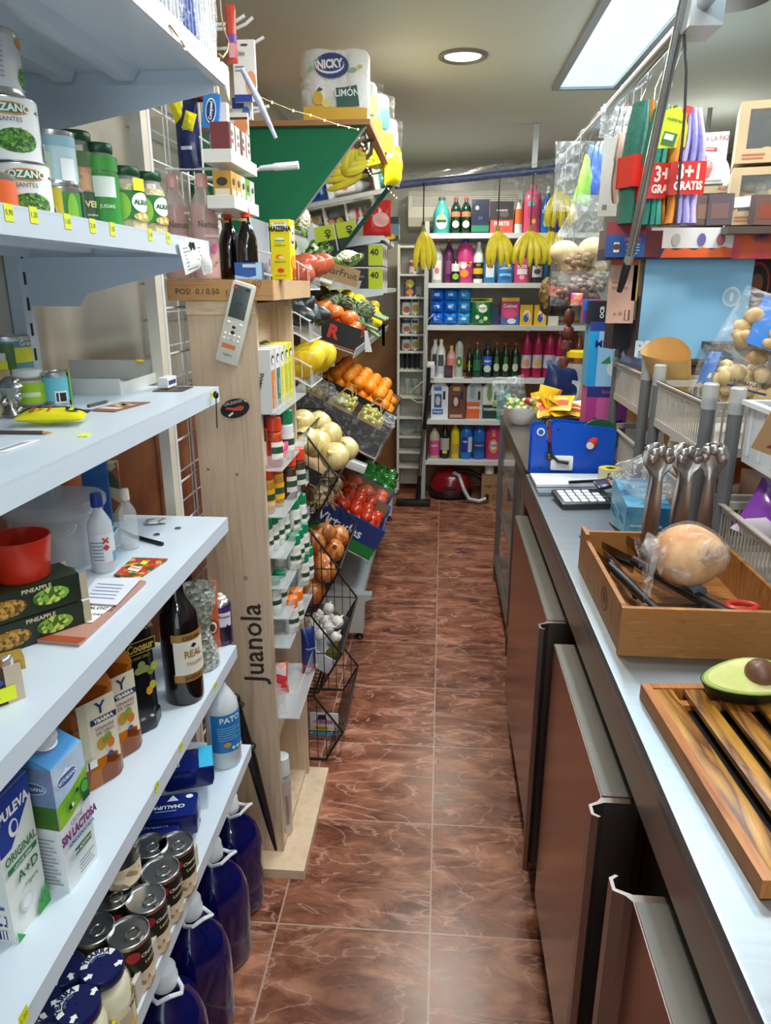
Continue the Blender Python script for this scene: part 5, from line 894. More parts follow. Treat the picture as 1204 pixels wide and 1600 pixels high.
def fruit(kind):
    """shared fruit meshes, one solid object each"""
    if kind in FRU: return FRU[kind]
    m = MB(); 
    if kind == 'orange': m.ball((0, 0, 0), .032, .032, .0305, P('f08a12', .42, var=.10, ns=70, bump=.35), 16, 10, dent=.05); m.lathe([(.004, .0285), (.003, .030)], P('6a7a2a', .7), 8)
    elif kind == 'mandarin': m.ball((0, 0, 0), .034, .034, .030, V(['e0b020', 'c8b828', 'e8a018'], 12, .4, 'noise'), 14, 9, dent=.06); m.lathe([(.004, .028), (.003, .030)], P('5a6a2a', .7), 8)
    elif kind == 'tomato': m.ball((0, 0, 0), .0305, .0305, .027, P('cf3a1c', .18, var=.10, ns=9, coat=.3), 16, 10, wob=.02, dent=.06); m.lathe([(.006, .024), (.004, .027), (.002, .029)], P('4a6a24', .6), 8)
    elif kind == 'beef': m.ball((0, 0, 0), .046, .046, .038, P('cf6244', .22, var=.14, ns=9, coat=.2), 18, 10, wob=.06, dent=.12); m.lathe([(.008, .032), (.003, .036)], P('5a6a30', .6), 8)
    elif kind == 'persimmon': m.ball((0, 0, 0), .032, .032, .026, P('e8742c', .22, var=.08, ns=9, coat=.3), 16, 9, wob=.03, dent=.08); m.lathe([(.010, .022), (.007, .024), (.001, .025)], P('8a7a4a', .7), 6)
    elif kind == 'lemon':
        m.lathe([(.001, -.052), (.007, -.048), (.018, -.038), (.03, -.018), (.033, 0), (.03, .018), (.018, .036), (.008, .045), (.001, .048)], P('ecd41c', .35, var=.05, ns=60, bump=.2), 16, T=Matrix.Rotation(R(80), 4, 'Y'))
    elif kind == 'melon': m.lathe([(.001, -.075), (.02, -.070), (.042, -.045), (.052, 0), (.042, .045), (.02, .070), (.001, .075)], V(['e8c818', 'd8b010', 'f0d838'], 22, .35, 'noise', (1, 1, .3), bump=.5), 18, T=Matrix.Rotation(R(75), 4, 'Y'))
    elif kind == 'squash': m.lathe([(.001, -.08), (.02, -.074), (.028, -.03), (.024, .02), (.016, .06), (.006, .085), (.005, .10)], V(['d8cc30', 'b8bc34', 'e8d848'], 14, .35, 'noise'), 14, T=Matrix.Rotation(R(85), 4, 'Y'))
    elif kind == 'avocado': m.lathe([(.001, -.05), (.018, -.045), (.032, -.022), (.034, 0), (.026, .03), (.012, .05), (.003, .056)], V(['14191a', '2a3434', '1c2426'], 40, .35, 'noise', bump=.7), 16, T=Matrix.Rotation(R(70), 4, 'Y'))
    elif kind == 'artichoke':
        A1, A2 = V(['6a8a58', '8aa070', '4f6e46'], 14, .55, 'noise'), V(['7a8a62', '8f7f7a', '5a7a4c'], 12, .55, 'noise'); m.lathe([(.008, -.10), (.009, -.03), (.02, -.025), (.034, -.005), (.035, .015), (.024, .04), (.004, .055)], A1, 14)
        for ring, (rr, zz_, hh) in enumerate(((.030, -.022, .036), (.033, -.006, .04), (.029, .012, .04), (.018, .028, .034))):
            for k in range(8):
                a = 2*PI*(k+.5*(ring % 2))/8; c, s_ = math.cos(a), math.sin(a); w_ = .013; b = rr*.62
                m.add([(rr*c-w_*s_, rr*s_+w_*c, zz_), (rr*c+w_*s_, rr*s_-w_*c, zz_), ((rr+.007)*c+w_*.7*s_, (rr+.007)*s_-w_*.7*c, zz_+hh*.5), (b*c*1.1, b*s_*1.1, zz_+hh), ((rr+.007)*c-w_*.7*s_, (rr+.007)*s_+w_*.7*c, zz_+hh*.5)], [(0, 1, 2, 3, 4)], A2 if ring % 2 else A1, True)
        v = [Matrix.Rotation(R(78), 3, 'Y') @ Vector(q) for q in m.v]; m.v = v
    elif kind == 'onion': m.lathe([(.004, -.04), (.012, -.036), (.032, -.024), (.041, -.004), (.038, .016), (.022, .030), (.009, .036), (.006, .046), (.002, .055)], V(['b8642c', 'a8582a', 'd08a4a', 'b06a38'], 9, .28, 'noise', (6, 6, .8)), 18, wob=.01, T=Matrix.Rotation(R(28), 4, 'X'))
    elif kind == 'white_onion': m.lathe([(.004, -.045), (.014, -.041), (.036, -.026), (.047, -.002), (.042, .02), (.024, .034), (.010, .040), (.007, .048), (.002, .055)], V(['e0cf90', 'd2bb74', 'ece0b0'], 6, .3, 'noise', (8, 8, .8)), 20, wob=.012, T=Matrix.Rotation(R(52), 4, 'X'))
    elif kind == 'garlic':
        g = V(['e8e4dc', 'dcd2c8', 'f0eeea'], 14, .5, 'noise')
        for k in range(8): a = k*PI/4; m.ball((.011*math.cos(a), .011*math.sin(a), 0), .0125, .0125, .020, g, 10, 7)
        m.lathe([(.02, .006), (.012, .016), (.005, .022), (.003, .036), (.001, .037)], g, 10, cap=(0, 1)); m.v = [Matrix.Rotation(R(48), 3, 'X') @ Vector(q) for q in m.v]
    elif kind == 'cauliflower':
        c = V(['ece6cc', 'd8d0ac', 'f2eedc'], 90, .7, bump=.8)
        rnd = random.Random(3)
        for k in range(46):
            a = k*2.399; q = math.sqrt(k/46)*.058; m.ball((q*math.cos(a), q*math.sin(a), .03*(1-(q/.058)**2)), .013, .013, .012, c, 8, 5)
        gl = V(['5a8a34', '7aa04a', '3f6a26'], 12, .5, 'noise')
        for k in range(9):
            a = 2*PI*k/9; ca, sa = math.cos(a), math.sin(a)
            def f(u, v, a=a, ca=ca, sa=sa, k=k): r_ = .03+.05*v; w_ = (u-.5)*.06*(1-.35*v); return (r_*ca-w_*sa, r_*sa+w_*ca, -.03+.035*v+.012*math.sin(v*3)*(k % 3)+.01*math.sin(u*16)*v)
            m.grid(f, 6, 5, gl)
    elif kind == 'pepper':
        m.lathe([(.001, -.045), (.012, -.048), (.024, -.04), (.03, -.01), (.034, .02), (.028, .038), (.012, .036)], P('1c6a20', .15, var=.2, ns=9, coat=.4), 18, ex=2.8, wob=.05); m.lathe([(.004, .034), (.004, .055), (.006, .057)], P('4a7a2c', .5), 8); m.v = [Matrix.Rotation(R(70), 3, 'Y') @ Vector(q) for q in m.v]
    elif kind == 'celeriac':
        m.ball((0, 0, 0), .052, .048, .045, V(['a08c68', '7a6648', 'c4b490', '5c4a34'], 60, .8, bump=1.2), 16, 10, wob=.10)
        rnd = random.Random(2)
        for k in range(16): a = rnd.uniform(0, 6.28); b = rnd.uniform(-.8, .3); p = Vector((.048*math.cos(a)*math.cos(b), .045*math.sin(a)*math.cos(b), .042*math.sin(b))); m.tube([p, p*1.25+Vector((rnd.uniform(-.01, .01), rnd.uniform(-.01, .01), -.01)), p*1.4+Vector((0, 0, -.02))], .002, P('8a7450', .8), 5)
    elif kind == 'meat': m.box((0, 0, 0), (.10, .07, .02), P('a82c30', .3, var=.4, ns=30), bev=.008)
    o = m.obj(kind); FRU[kind] = o; return o
def place_fruit(kind, name, label, cat, group, pts, first=[None], var=.12, spin=.6, seed=1):
    rnd = random.Random(seed); src = fruit(kind); used = src.get('label') is not None; out = []
    for i, p in enumerate(pts):
        o = src if not used else src.copy()
        if used: COL.objects.link(o)
        used = True; o.name = name; s = 1+rnd.uniform(-var, var); o.scale = (s, s, s*(1+rnd.uniform(-.05, .05)))
        o.location = p; o.rotation_euler = (rnd.uniform(-spin, spin), rnd.uniform(-spin, spin), rnd.uniform(0, 6.28) if spin > .3 else rnd.uniform(-.4, .4))
        tag(o, label if isinstance(label, str) else label[i % len(label)], cat, group); out.append(o)
    return out
def heap(T, depth, L_, r, h0, layers=2, seed=1, x_in=.01, drop=0):
    rnd = random.Random(seed); pts = []; J = lambda q: rnd.uniform(-q, q)*r
    for l in range(layers):
        x = -(l*r*1.1+x_in+r); j = 0
        while x > -depth+r*.8+l*r*.6:
            y = r+.006+((j+l) % 2)*r*1.0
            while y < L_-r*.8-l*r*.3:
                if rnd.random() > drop: pts.append(T @ Vector((x+J(.16), y+J(.16), h0+l*r*1.3+J(.25))))
                y += r*2.06
            x -= r*1.8; j += 1
    return pts
A1_, A2_, A3_ = R(18), R(27), R(28)
BC = P('1d1d20', .5, var=.1); BRC = P('8c6c48', .75, var=.08)
# tier 1 (top): persimmons, artichokes, lemons and squash, mandarins
crate('produce_crate', 'black crate with a red letter on its end, full of persimmons', -.352, 1.338, A1_, 2.97, 3.20, .42, .095, BC, P('c85a28', .7), items=[T_('R', .07, .24, .52, 'd8382c', .05), Ee(.18, -.02, .12, .09, 'd8a82c')])
T = onT(-.352, 1.338, A1_, 2.97); place_fruit('persimmon', 'persimmon', 'orange-red persimmon in the black crate with the red letter', 'persimmon', 'persimmons in the lettered crate', heap(T, .42, .23, .032, .078, 2, 1, drop=.1), var=.06)
crate('produce_crate', 'grey crate of artichokes beside the persimmons', -.352, 1.338, A1_, 3.22, 3.52, .42, .085, P('6a6a60', .6), P('9a9a90', .6))
T = onT(-.352, 1.338, A1_, 3.22); place_fruit('artichoke', 'artichoke', 'green artichoke in the grey crate of the top tier', 'artichoke', 'artichokes on the top tier', heap(T, .42, .30, .042, .085, 1, 5)+[T @ Vector((-.05-.075*k, .07+.09*j, .14)) for k in range(5) for j in range(3)], spin=.35)
crate('produce_crate', 'clear-lined crate of lemons at the front of the top tier', -.352, 1.338, A1_, 3.54, 3.86, .42, .085, P('a8aaa6', .5), P('c8cac6', .5))
fruit('lemon'); FRU['lemon'].data.transform(Matrix.Scale(1.25, 4)); T = onT(-.352, 1.338, A1_, 3.54); place_fruit('lemon', 'lemon', 'bright yellow lemon at the front of the top tier', 'lemon', 'lemons on the top tier', [T @ Vector((x, y, z_)) for x, y, z_ in ((-.04, .05, .10), (-.05, .14, .11), (-.04, .25, .10), (-.12, .06, .13), (-.12, .17, .15), (-.11, .27, .13), (-.19, .26, .15))], spin=.5, var=.08)
place_fruit('squash', 'yellow_courgette', 'pale yellow courgette lying behind the artichokes and lemons', 'courgette', 'yellow courgettes on the top tier', [T @ Vector((-.22-.055*k, .03+.06*j-.1*(k > 1), .09+.02*j)) for k in range(4) for j in range(2)], spin=.25)
crate('produce_crate', 'black crate of greenish mandarins at the far end of the top tier', -.352, 1.338, A1_, 3.88, 4.30, .46, .10, BC, BRC)
T = onT(-.352, 1.338, A1_, 3.88); place_fruit('mandarin', 'mandarin', 'green-gold mandarin in the black crate at the far end', 'mandarin', 'mandarins in the far crate', heap(T, .46, .42, .036, .075, 2, 4, drop=.1), var=.08)
place_fruit('tomato', 'tomato', 'red tomato heaped behind the yellow courgettes', 'tomato', 'tomatoes at the back of the top tier', [T @ Vector((-.34-.06*k, -.06-.07*j, .12)) for k in range(3) for j in range(4)])
sheet('white paper price strip hanging from the lettered crate', [at(569, 517, Y=2.95), at(574, 517, Y=2.95), at(581, 550, Y=2.95), at(570, 550, Y=2.95)], PAPER, name='price_strip', cat='price strip'); sheet('white paper price strip hanging under the lemons', [at(596, 507, Y=3.5), at(601, 507, Y=3.5), at(601, 540, Y=3.5), at(597, 540, Y=3.5)], PAPER, name='price_strip', cat='price strip')
# tier 0: cauliflowers, hand-lettered card
place_fruit('cauliflower', 'cauliflower', ['cauliflower with green leaves lying behind the lettered card', 'cauliflower at the back of the highest tier', 'third cauliflower beside the wall'], 'cauliflower', 'cauliflowers on the highest tier', [at(548, 405, Y=3.35)+Vector((-.015, 0, .0)), Vector((-.60, 3.30, 1.73)), Vector((-.60, 3.55, 1.74))], spin=.25)
a = at(532, 428, Y=3.0); t = thing('lettered_card', 'brown cardboard sign hand-lettered StarFruit', 'sign', a, rot=(0, R(16), 0)); m = MB(); m.box((0, 0, 0), (.148, .003, .066), CARD); m.obj('card', t); m = MB(); m.text('StarFruit', .038, lambda u, v: (u, -.0022, v+.004), INK); m.obj('lettering', t)
m = MB()
for k in range(3): m.ball((.0, .1*k, .0), .035, .04, .03, P('2c4a20', .4, var=.2), 12, 7)
one(m, 'courgette_heap', 'dark green vegetables behind the lettered card', 'vegetables', loc=(-.53, 3.02, 1.66), kind='stuff')
# white wire side baskets at the near end
wb = thing('white_wire_basket_rack', 'white wire rack with three small side baskets beyond the pine rack', 'basket rack', (-.60, 2.36, 0))
def sidebasket(zt, hh, y0=0, x0=0, x1=.175, L_=.22):
    m = MB(); w = .0028
    for z_ in (zt-hh, zt-hh*.35): 
        m.tube([(x0, y0, z_+.05), (x1*.75, y0, z_+.02), (x1, y0, z_-.005), (x1, y0+L_, z_-.005), (x1*.75, y0+L_, z_+.02), (x0, y0+L_, z_+.05)], w, WIREW, 6)
    for k in range(9): yy = y0+L_*k/8; m.tube([(x0, yy, zt-hh+.05), (x1*.75, yy, zt-hh+.02), (x1, yy, zt-hh-.005), (x1, yy, zt-hh*.35-.005)], .0014, WIREW, 5)
    for k in range(6): xx = x1*k/6; m.tube([(xx, y0, zt-hh+.05-.03*k/6), (xx, y0, zt-hh*.35+.05-.04*k/6)], .0014, WIREW, 5)
    m.obj('wire_basket', wb)
sidebasket(1.69, .10); sidebasket(1.53, .10); sidebasket(1.385, .10)
m = MB(); m.b2(-.01, .0, .0, .24, .9, 1.8, P('c4c8ca', .4)); m.b2(.10, .14, .23, .236, 1.28, 1.5, P('c4c8ca', .4)); m.obj('back_plate', wb)
m = MB(); m.tube([(-.004, .0, 0), (-.004, .0, 1.8)], .006, WIREW, 8); m.tube([(-.004, .24, 0), (-.004, .24, 1.8)], .006, WIREW, 8); m.obj('stand_frame', wb)
place_fruit('beef', 'beef_tomato', 'large ribbed tomato in the uppermost white wire basket', 'tomato', 'large tomatoes in the white basket', [at(476, 413, Y=2.45), at(489, 415, Y=2.50), at(500, 413, Y=2.57), at(470, 425, Y=2.42), Vector((-.53, 2.48, 1.67)), Vector((-.53, 2.56, 1.67))], spin=.3, var=.06)
place_fruit('avocado', 'avocado', 'dark avocado in the middle white wire basket', 'avocado', 'avocados in the white basket', [at(458, 477, Y=2.42), at(472, 482, Y=2.45), at(482, 487, Y=2.48), at(491, 490, Y=2.51), at(497, 494, Y=2.55), at(470, 492, Y=2.40), at(462, 470, Y=2.5), Vector((-.52, 2.47, 1.50))], spin=.5, var=.1)
place_fruit('melon', 'small_melon', 'small ribbed yellow melon in the lowest white wire basket', 'melon', 'yellow melons in the white basket', [at(483, 556, Y=2.46), at(497, 560, Y=2.54), at(475, 566, Y=2.42)], spin=.3, var=.05)
# tier 2: grapes in paper bags, oranges
gx, gz, gy = -.275, .90, 2.99
crate('produce_crate', 'plastic-lined dark crate of grapes in small paper bags', gx, gz, A2_, gy, gy+.32, .46, .115, P('34302e', .5), P('5a4a3a', .6))
T = onT(gx, gz, A2_, gy); PB = P('b8935c', .75, var=.1)
GR = V(['c8c878', 'b0b458', 'd8d494'], 30, .25, 'noise')
rnd = random.Random(8)
for i in range(3):
    for j in range(2):
        c = (-.09-.14*i, .085+.15*j); t = thing('grape_bag', ('small paper bag of green grapes, lower row near end', 'small paper bag of green grapes, lower row far end', 'small paper bag of green grapes, middle row near end', 'small paper bag of green grapes, middle row far end', 'small paper bag of green grapes, upper row near end', 'small paper bag of green grapes, upper row far end')[i*2+j], 'paper bag', T @ Vector((c[0], c[1], .008)), rot=(0, A2_, 0), group='paper bags of grapes')
        m = MB(); w_, d_ = .055, .06; 
        for (x0, x1, y0, y1) in ((-w_, w_, -d_, -d_+.002), (-w_, w_, d_-.002, d_), (-w_, -w_+.002, -d_, d_), (w_-.002, w_, -d_, d_)): m.b2(x0, x1, y0, y1, 0, .115, PB)
        m.b2(-w_, w_, -d_, d_, 0, .002, PB); m.obj('bag_body', t); m = MB()
        for yy in (-d_, d_): m.tube([(-.03, yy, .11), (-.028, yy, .145), (-.012, yy+.004, .172), (.012, yy+.004, .172), (.028, yy, .145), (.03, yy, .11)], .0018, P('c8a870', .8), 6)
        m.obj('twine_handle', t); m = MB()
        for k in range(26): m.ball((rnd.uniform(-.042, .042), rnd.uniform(-.046, .046), .10+rnd.uniform(0, .026)), .0105, .0105, .012, GR, 8, 6)
        m.obj('grapes', t)
m = MB()
def filmf(u, v):
    x = .012-.49*v; w_ = .01*math.sin(9*v+7*u)+.008*math.sin(23*u); y = -.012+(.344)*u
    return (x, y, .13+w_+(.0 if .12 < u < .88 and .1 < v < .95 else -.02))
for a_, b_ in (((.014, -.012, -.01), (.014, -.012, .13)),):
    m.grid(lambda u, v: (.012-.47*u+.004*math.sin(20*u+9*v), -.010+.004*math.sin(17*u)*v, -.005+.15*v), 14, 6, FILM('dfe4e6', .16, 34)); m.grid(lambda u, v: (.010+.004*math.sin(15*u+8*v), -.01+.345*u, -.005+.15*v), 14, 6, FILM('dfe4e6', .3, 34)); m.grid(lambda u, v: (.012-.06*v+.004*math.sin(20*u), -.01+.345*u, .145+.01*math.sin(12*u)), 14, 2, FILM('dfe4e6', .3, 34)); m.grid(lambda u, v: (-.44+.02*v, -.01+.345*u, .0+.17*v+.01*math.sin(14*u)), 10, 5, FILM('d8d4d4', .4, 34)); m.grid(lambda u, v: (-.2-.26*u, -.02+.12*v, .14+.05*math.sin(3*u)*math.sin(3*v)+.01*math.sin(20*u)), 12, 6, FILM('c8c4c4', .4, 34))
one(m, 'plastic_liner', 'crumpled clear plastic draped round the grape crate', 'plastic film', loc=(gx, gy, gz), rot=(0, A2_, 0))
ox, oz, oy = -.262, .915, 3.40
crate('produce_crate', 'black cardboard crate heaped with oranges', ox, oz, A2_, oy, oy+.55, .46, .11, BC, BRC, lowfront=.8)
T = onT(ox, oz, A2_, oy); place_fruit('orange', 'orange', 'ripe orange heaped in the black crate of the middle tier', 'orange', 'oranges in the black crate', heap(T, .46, .55, .032, .065, 3, 2, drop=.05), var=.05)
# tier 3: tomatoes, big tomatoes, peppers
tx, tz3, ty3 = -.30, .435, 2.985; BLU = P('24469c', .45); 
crate('produce_crate', 'blue and green printed cardboard crate of tomatoes', tx, tz3, A3_, ty3, ty3+.38, .46, .15, BLU, BRC, lowfront=.72, items=[Rr(-.5, .5, 0, .34, '1f7a2c'), Rr(-.5, .5, .34, 1, '1c3470'), T_('Las Virtudes', .062, -.02, .56, 'e8ecf4', .02), ('q', [(.0, .22), (.12, .33), (.24, .3), (.1, .2)], P('d8702c', .5))], side_items=[Ee(-.3, .35, .08, .18, 'c8d8f0'), Ee(.0, .3, .05, .1, 'e0e8f4'), Ee(.3, .7, .1, .16, 'e4e0e8')])
T = onT(tx, tz3, A3_, ty3); place_fruit('tomato', 'tomato', 'shiny red tomato in the blue and green crate', 'tomato', 'tomatoes in the blue and green crate', heap(T, .46, .38, .030, .08, 3, 7, drop=.05), var=.06)
crate('produce_crate', 'brown-lined blue crate of pinkish tomatoes behind the blue and green one', tx, tz3, A3_, ty3+.39, ty3+.70, .46, .13, BLU, BRC)
T = onT(tx, tz3, A3_, ty3+.39); place_fruit('beef', 'beef_tomato', 'pinkish beef tomato in the second blue crate', 'tomato', 'pinkish tomatoes in the second blue crate', heap(T, .46, .31, .046, .09, 1, 3, drop=.1), var=.06, spin=.3)
crate('produce_crate', 'black tray of green peppers with a red meat pack above', tx+.02, tz3+.02, A3_, ty3+.72, ty3+1.15, .40, .09, BC)
T = onT(tx+.02, tz3+.02, A3_, ty3+.72); place_fruit('pepper', 'green_pepper', 'glossy dark green pepper in the black tray', 'pepper', 'green peppers in the black tray', heap(T, .22, .40, .036, .075, 1, 3), spin=.4); place_fruit('meat', 'watermelon_slice', ['red cut watermelon piece at the upper side of the black tray', 'second red cut piece beside it in the black tray'], 'fruit slice', None, [T @ Vector((-.30, .12, .10)), T @ Vector((-.30, .30, .10))], spin=.3)
m = MB(); m.box((0, 0, 0), (.09, .06, .035), P('d8d4cc', .6), bev=.004); one(m, 'small_carton', 'small pale carton wedged between the grape crate and tomatoes', 'box', loc=at(556, 727, Y=2.97), rot=(0, R(20), 0))
# basket stand goods
c1 = thing('onion_carton', 'black and white carton holding the big pale onions in the top basket', 'carton', (-.39, 2.19, .985), rot=(0, R(28), 0)); m = MB(); m.b2(-.19, .0, 0, .32, 0, .004, CARD); m.b2(-.19, 0, 0, .004, 0, .05, BC); m.b2(-.004, 0, 0, .32, 0, .045, P('d8d4cc', .5)); m.b2(-.19, 0, .316, .32, 0, .05, CARD); m.obj('carton_body', c1); deco(lambda u, v, l=0: (-.095+u, -.0008-l*.0003, v), .19, .05, [T_('cebolla', .022, 0, .5, 'c8c4bc')]).obj('end_print', c1)
wo = [(498, 663, 2.44), (514, 680, 2.36), (494, 693, 2.28), (523, 713, 2.24), (473, 660, 2.36), (539, 702, 2.38), (477, 688, 2.22)]
place_fruit('white_onion', 'white_onion', ['large pale onion highest in the top wire basket', 'large pale onion in the middle of the top wire basket', 'pale onion resting on the carton rim', 'largest pale onion with its root end showing, lowest in the top basket', 'pale onion partly behind the green-capped jar', 'small pale onion at the far corner of the top basket', 'pale onion hidden at the pine rack side'], 'onion', 'pale onions in the top wire basket', [at(a, b, Y=c) for a, b, c in wo], spin=.2, var=.05)
place_fruit('celeriac', 'celeriac', ['rough brown celeriac root under the pale onions', 'second rough root beside it'], 'celeriac', 'celeriac roots', [at(498, 775, Y=2.26)+Vector((0, 0, .0)), at(512, 755, Y=2.40)], spin=.2)
on = [(507, 832, 2.36), (528, 838, 2.44), (489, 846, 2.26), (519, 860, 2.38), (507, 882, 2.22), (487, 868, 2.30), (474, 836, 2.24), (509, 893, 2.20), (482, 903, 2.24), (490, 926, 2.20), (530, 848, 2.52), (470, 850, 2.34)]
place_fruit('onion', 'brown_onion', 'brown onion in the second wire basket from the top', 'onion', 'brown onions in the second wire basket', [at(a, b, Y=c) for a, b, c in on], spin=.4, var=.10)
ga = [(513, 951, 2.44), (496, 961, 2.34), (526, 972, 2.46), (488, 977, 2.26), (513, 981, 2.34), (500, 991, 2.26), (524, 996, 2.38), (508, 970, 2.4), (517, 964, 2.5), (481, 970, 2.3)]
place_fruit('garlic', 'garlic_bulb', 'white garlic bulb in the third wire basket', 'garlic', 'garlic bulbs in the third wire basket', [at(a, b, Y=c) for a, b, c in ga], spin=.5, var=.1)
t = thing('garlic_box', 'grey cardboard box under the garlic bulbs', 'box', (-.365, 2.19, .315), rot=(0, R(30), 0)); m = MB(); GB = P('8c8d90', .6); m.b2(-.2, 0, 0, .30, 0, .004, GB); m.b2(-.2, 0, 0, .004, 0, .06, P('c8cace', .6)); m.b2(-.004, 0, 0, .30, 0, .07, GB); m.b2(-.2, 0, .296, .30, 0, .08, P('5c5d60', .6)); m.obj('box_body', t)
a = at(519, 1020, Y=2.22); t = MB(); t.lathe([(.001, -.06), (.02, -.03), (.022, .0), (.004, .05)], P('6a6420', .25), 10, asp=.5); one(t, 'olive_packet', 'small olive-green packet hanging below the garlic box', 'packet', loc=a, rot=(0, R(20), 0))
t = thing('price_board', 'white sheet with coloured hand-cut word labels in the lowest wire basket', 'price board', at(507, 1145, Y=2.3)); m = MB(); m.box((0, 0, 0), (.105, .003, .17), P('dfe6ec', .6)); m.obj('sheet', t)
deco(lambda u, v, l=0: (u, -.0018-l*.0004, v-.085), .105, .17, [Ee(0, .78, .42, .07, 'e0a8c0'), T_('TIENDA', .018, 0, .78, '6a3a5a', .02), Ee(-.1, .62, .36, .06, 'e8d040'), T_('VINO', .018, -.1, .62, '4a4420', .02), Ee(-.1, .48, .38, .07, '4aa8e0'), Ee(0, .34, .3, .055, 'c8c4a8'), Ee(-.05, .18, .38, .08, '5ac84a'), T_('FRUTA', .016, -.05, .2, '1c4a1c', .02), T_('SILA', .014, -.05, .12, '1c4a1c', .02), ('q', [(-.25, .85), (-.2, .97), (.05, .97), (.1, .85)], P('2a2a30', .5))]).obj('word_labels', t)
# ---- shelves beyond the mirror
ws1 = wall_shelf(-.352, 4.46, 5.35, 1.872, 'white wall shelf with a red bag at the far left'); ws2 = wall_shelf(-.335, 4.46, 5.35, 1.578, 'lower white wall shelf stacked with black and lime capsule boxes')
for r_ in range(2):
    for c in range(3):
        lb = ('black and lime coffee capsule box, nearest of the upper layer', 'coffee capsule box, middle of the upper layer', 'coffee capsule box, farthest of the upper layer', 'black and lime coffee capsule box, nearest of the lower layer', 'coffee capsule box, middle of the lower layer', 'coffee capsule box, farthest of the lower layer')[(1-r_)*3+c]
        carton(lb, (-.47, 4.53+.125*c, 1.579+r_*.128), (.22, .12, .122), P('24242a', .4), [Rr(.12, .5, 0, 1, 'b4c41c'), T_('40', .05, .28, .6, '24301c', .03), Rr(-.5, .5, .93, 1, 'c8c8c8'), Rr(-.3, .0, .5, .6, '6a6a70')], [Rr(-.5, .5, 0, 1, 'dcdad4'), Ee(0, .6, .25, .3, '2a2a30'), Rr(.3, .5, 0, 1, '7a4a3c')], name='capsule_box', group='coffee capsule boxes')
q = at(592, 372, Y=4.6); pouch('shiny red bag standing on the upper wall shelf', (-.40, 4.56, 1.874), (.17, .09, .20), P('c8302c', .2, var=.3, bump=.5, ns=14), [Ee(.1, .45, .3, .2, 'e0a8a0')], rz=R(15), seed=4); carton('small dark box with a yellow bird print at the shelf end', (-.345, 5.0, 1.873), (.10, .12, .14), P('22303c', .4), [Rr(-.5, .5, .2, .7, '6a8aa0'), Ee(0, .15, .3, .12, 'e0c020')], [Rr(-.4, .4, .2, .7, '6a8aa0'), Ee(0, .15, .3, .12, 'e0c020')])
# bananas under the canopy tip
def banana(mb, a, b, bend, r, mat, tip):
    a, b, bend = Vector(a), Vector(b), Vector(bend); pts = []; rr = []
    for k in range(9):
        t_ = k/8; pts.append(a*(1-t_)**2+(a+b)/2*0+2*(1-t_)*t_*((a+b)/2+bend)+b*t_**2); rr.append(r*(.30, .55, .88, 1, 1.03, 1.03, .98, .80, .35)[k])
    mb.tube(pts, r, mat, 7, rr=rr); mb.tube([pts[-1], pts[-1]+(pts[-1]-pts[-2]).normalized()*.008], r*.25, tip, 6)
BAN = V(['dcc22c', 'c8b82c', 'e6cc38'], 12, .4, 'noise'); BTIP = P('4a3a1c', .7)
def banana_bunch(label, loc, n, L_, spread, rz=0, down=1, rows=2, rot=None, seed=0):
    t = thing('banana_bunch', label, 'bananas', loc, rz, 'banana bunches hanging on strings', rot=rot); rnd = random.Random(seed)
    m = MB(); m.tube([(0, 0, .035), (0, 0, .01), (0, 0, -.004)], .014, P('8a8030', .6), 8, rr=[.008, .014, .018]); m.obj('crown_stem', t)
    i = 0
    for r_ in range(rows):
        nn = n-r_
        for k in range(nn):
            a = -spread/2+spread*(k+.5*(r_ % 2))/max(1, nn-1); y = -.022+.03*r_; e = (math.sin(a)*L_*.72+rnd.uniform(-.006, .006), y-.02-rnd.uniform(0, .01), -math.cos(a*.6)*L_*(1-.04*r_)-.014)
            b = MB(); banana(b, (math.sin(a)*.012, y*.4, 0), e, (math.sin(a)*.075, -.045-.01*(1-r_), .012), .0195, BAN, BTIP); b.obj('banana', t); i += 1
    return t
t = thing('banana_bunch', 'banana bunch hanging sideways under the tip of the green canopy board', 'bananas', at(573, 240, Y=2.86), group=None)
for k in range(4):
    b = MB(); banana(b, (0, 0, -.012*k), (-.10+.004*k, -.01*k, .012-.026*k), (-.005, -.01, -.022), .0165, BAN, BTIP); b.obj('banana', t)
m = MB(); m.tube([(-.01, 0, -.02), (.015, 0, 0), (.02, 0, .05)], .007, P('5a4a20', .6), 7); m.obj('crown_stem', t)
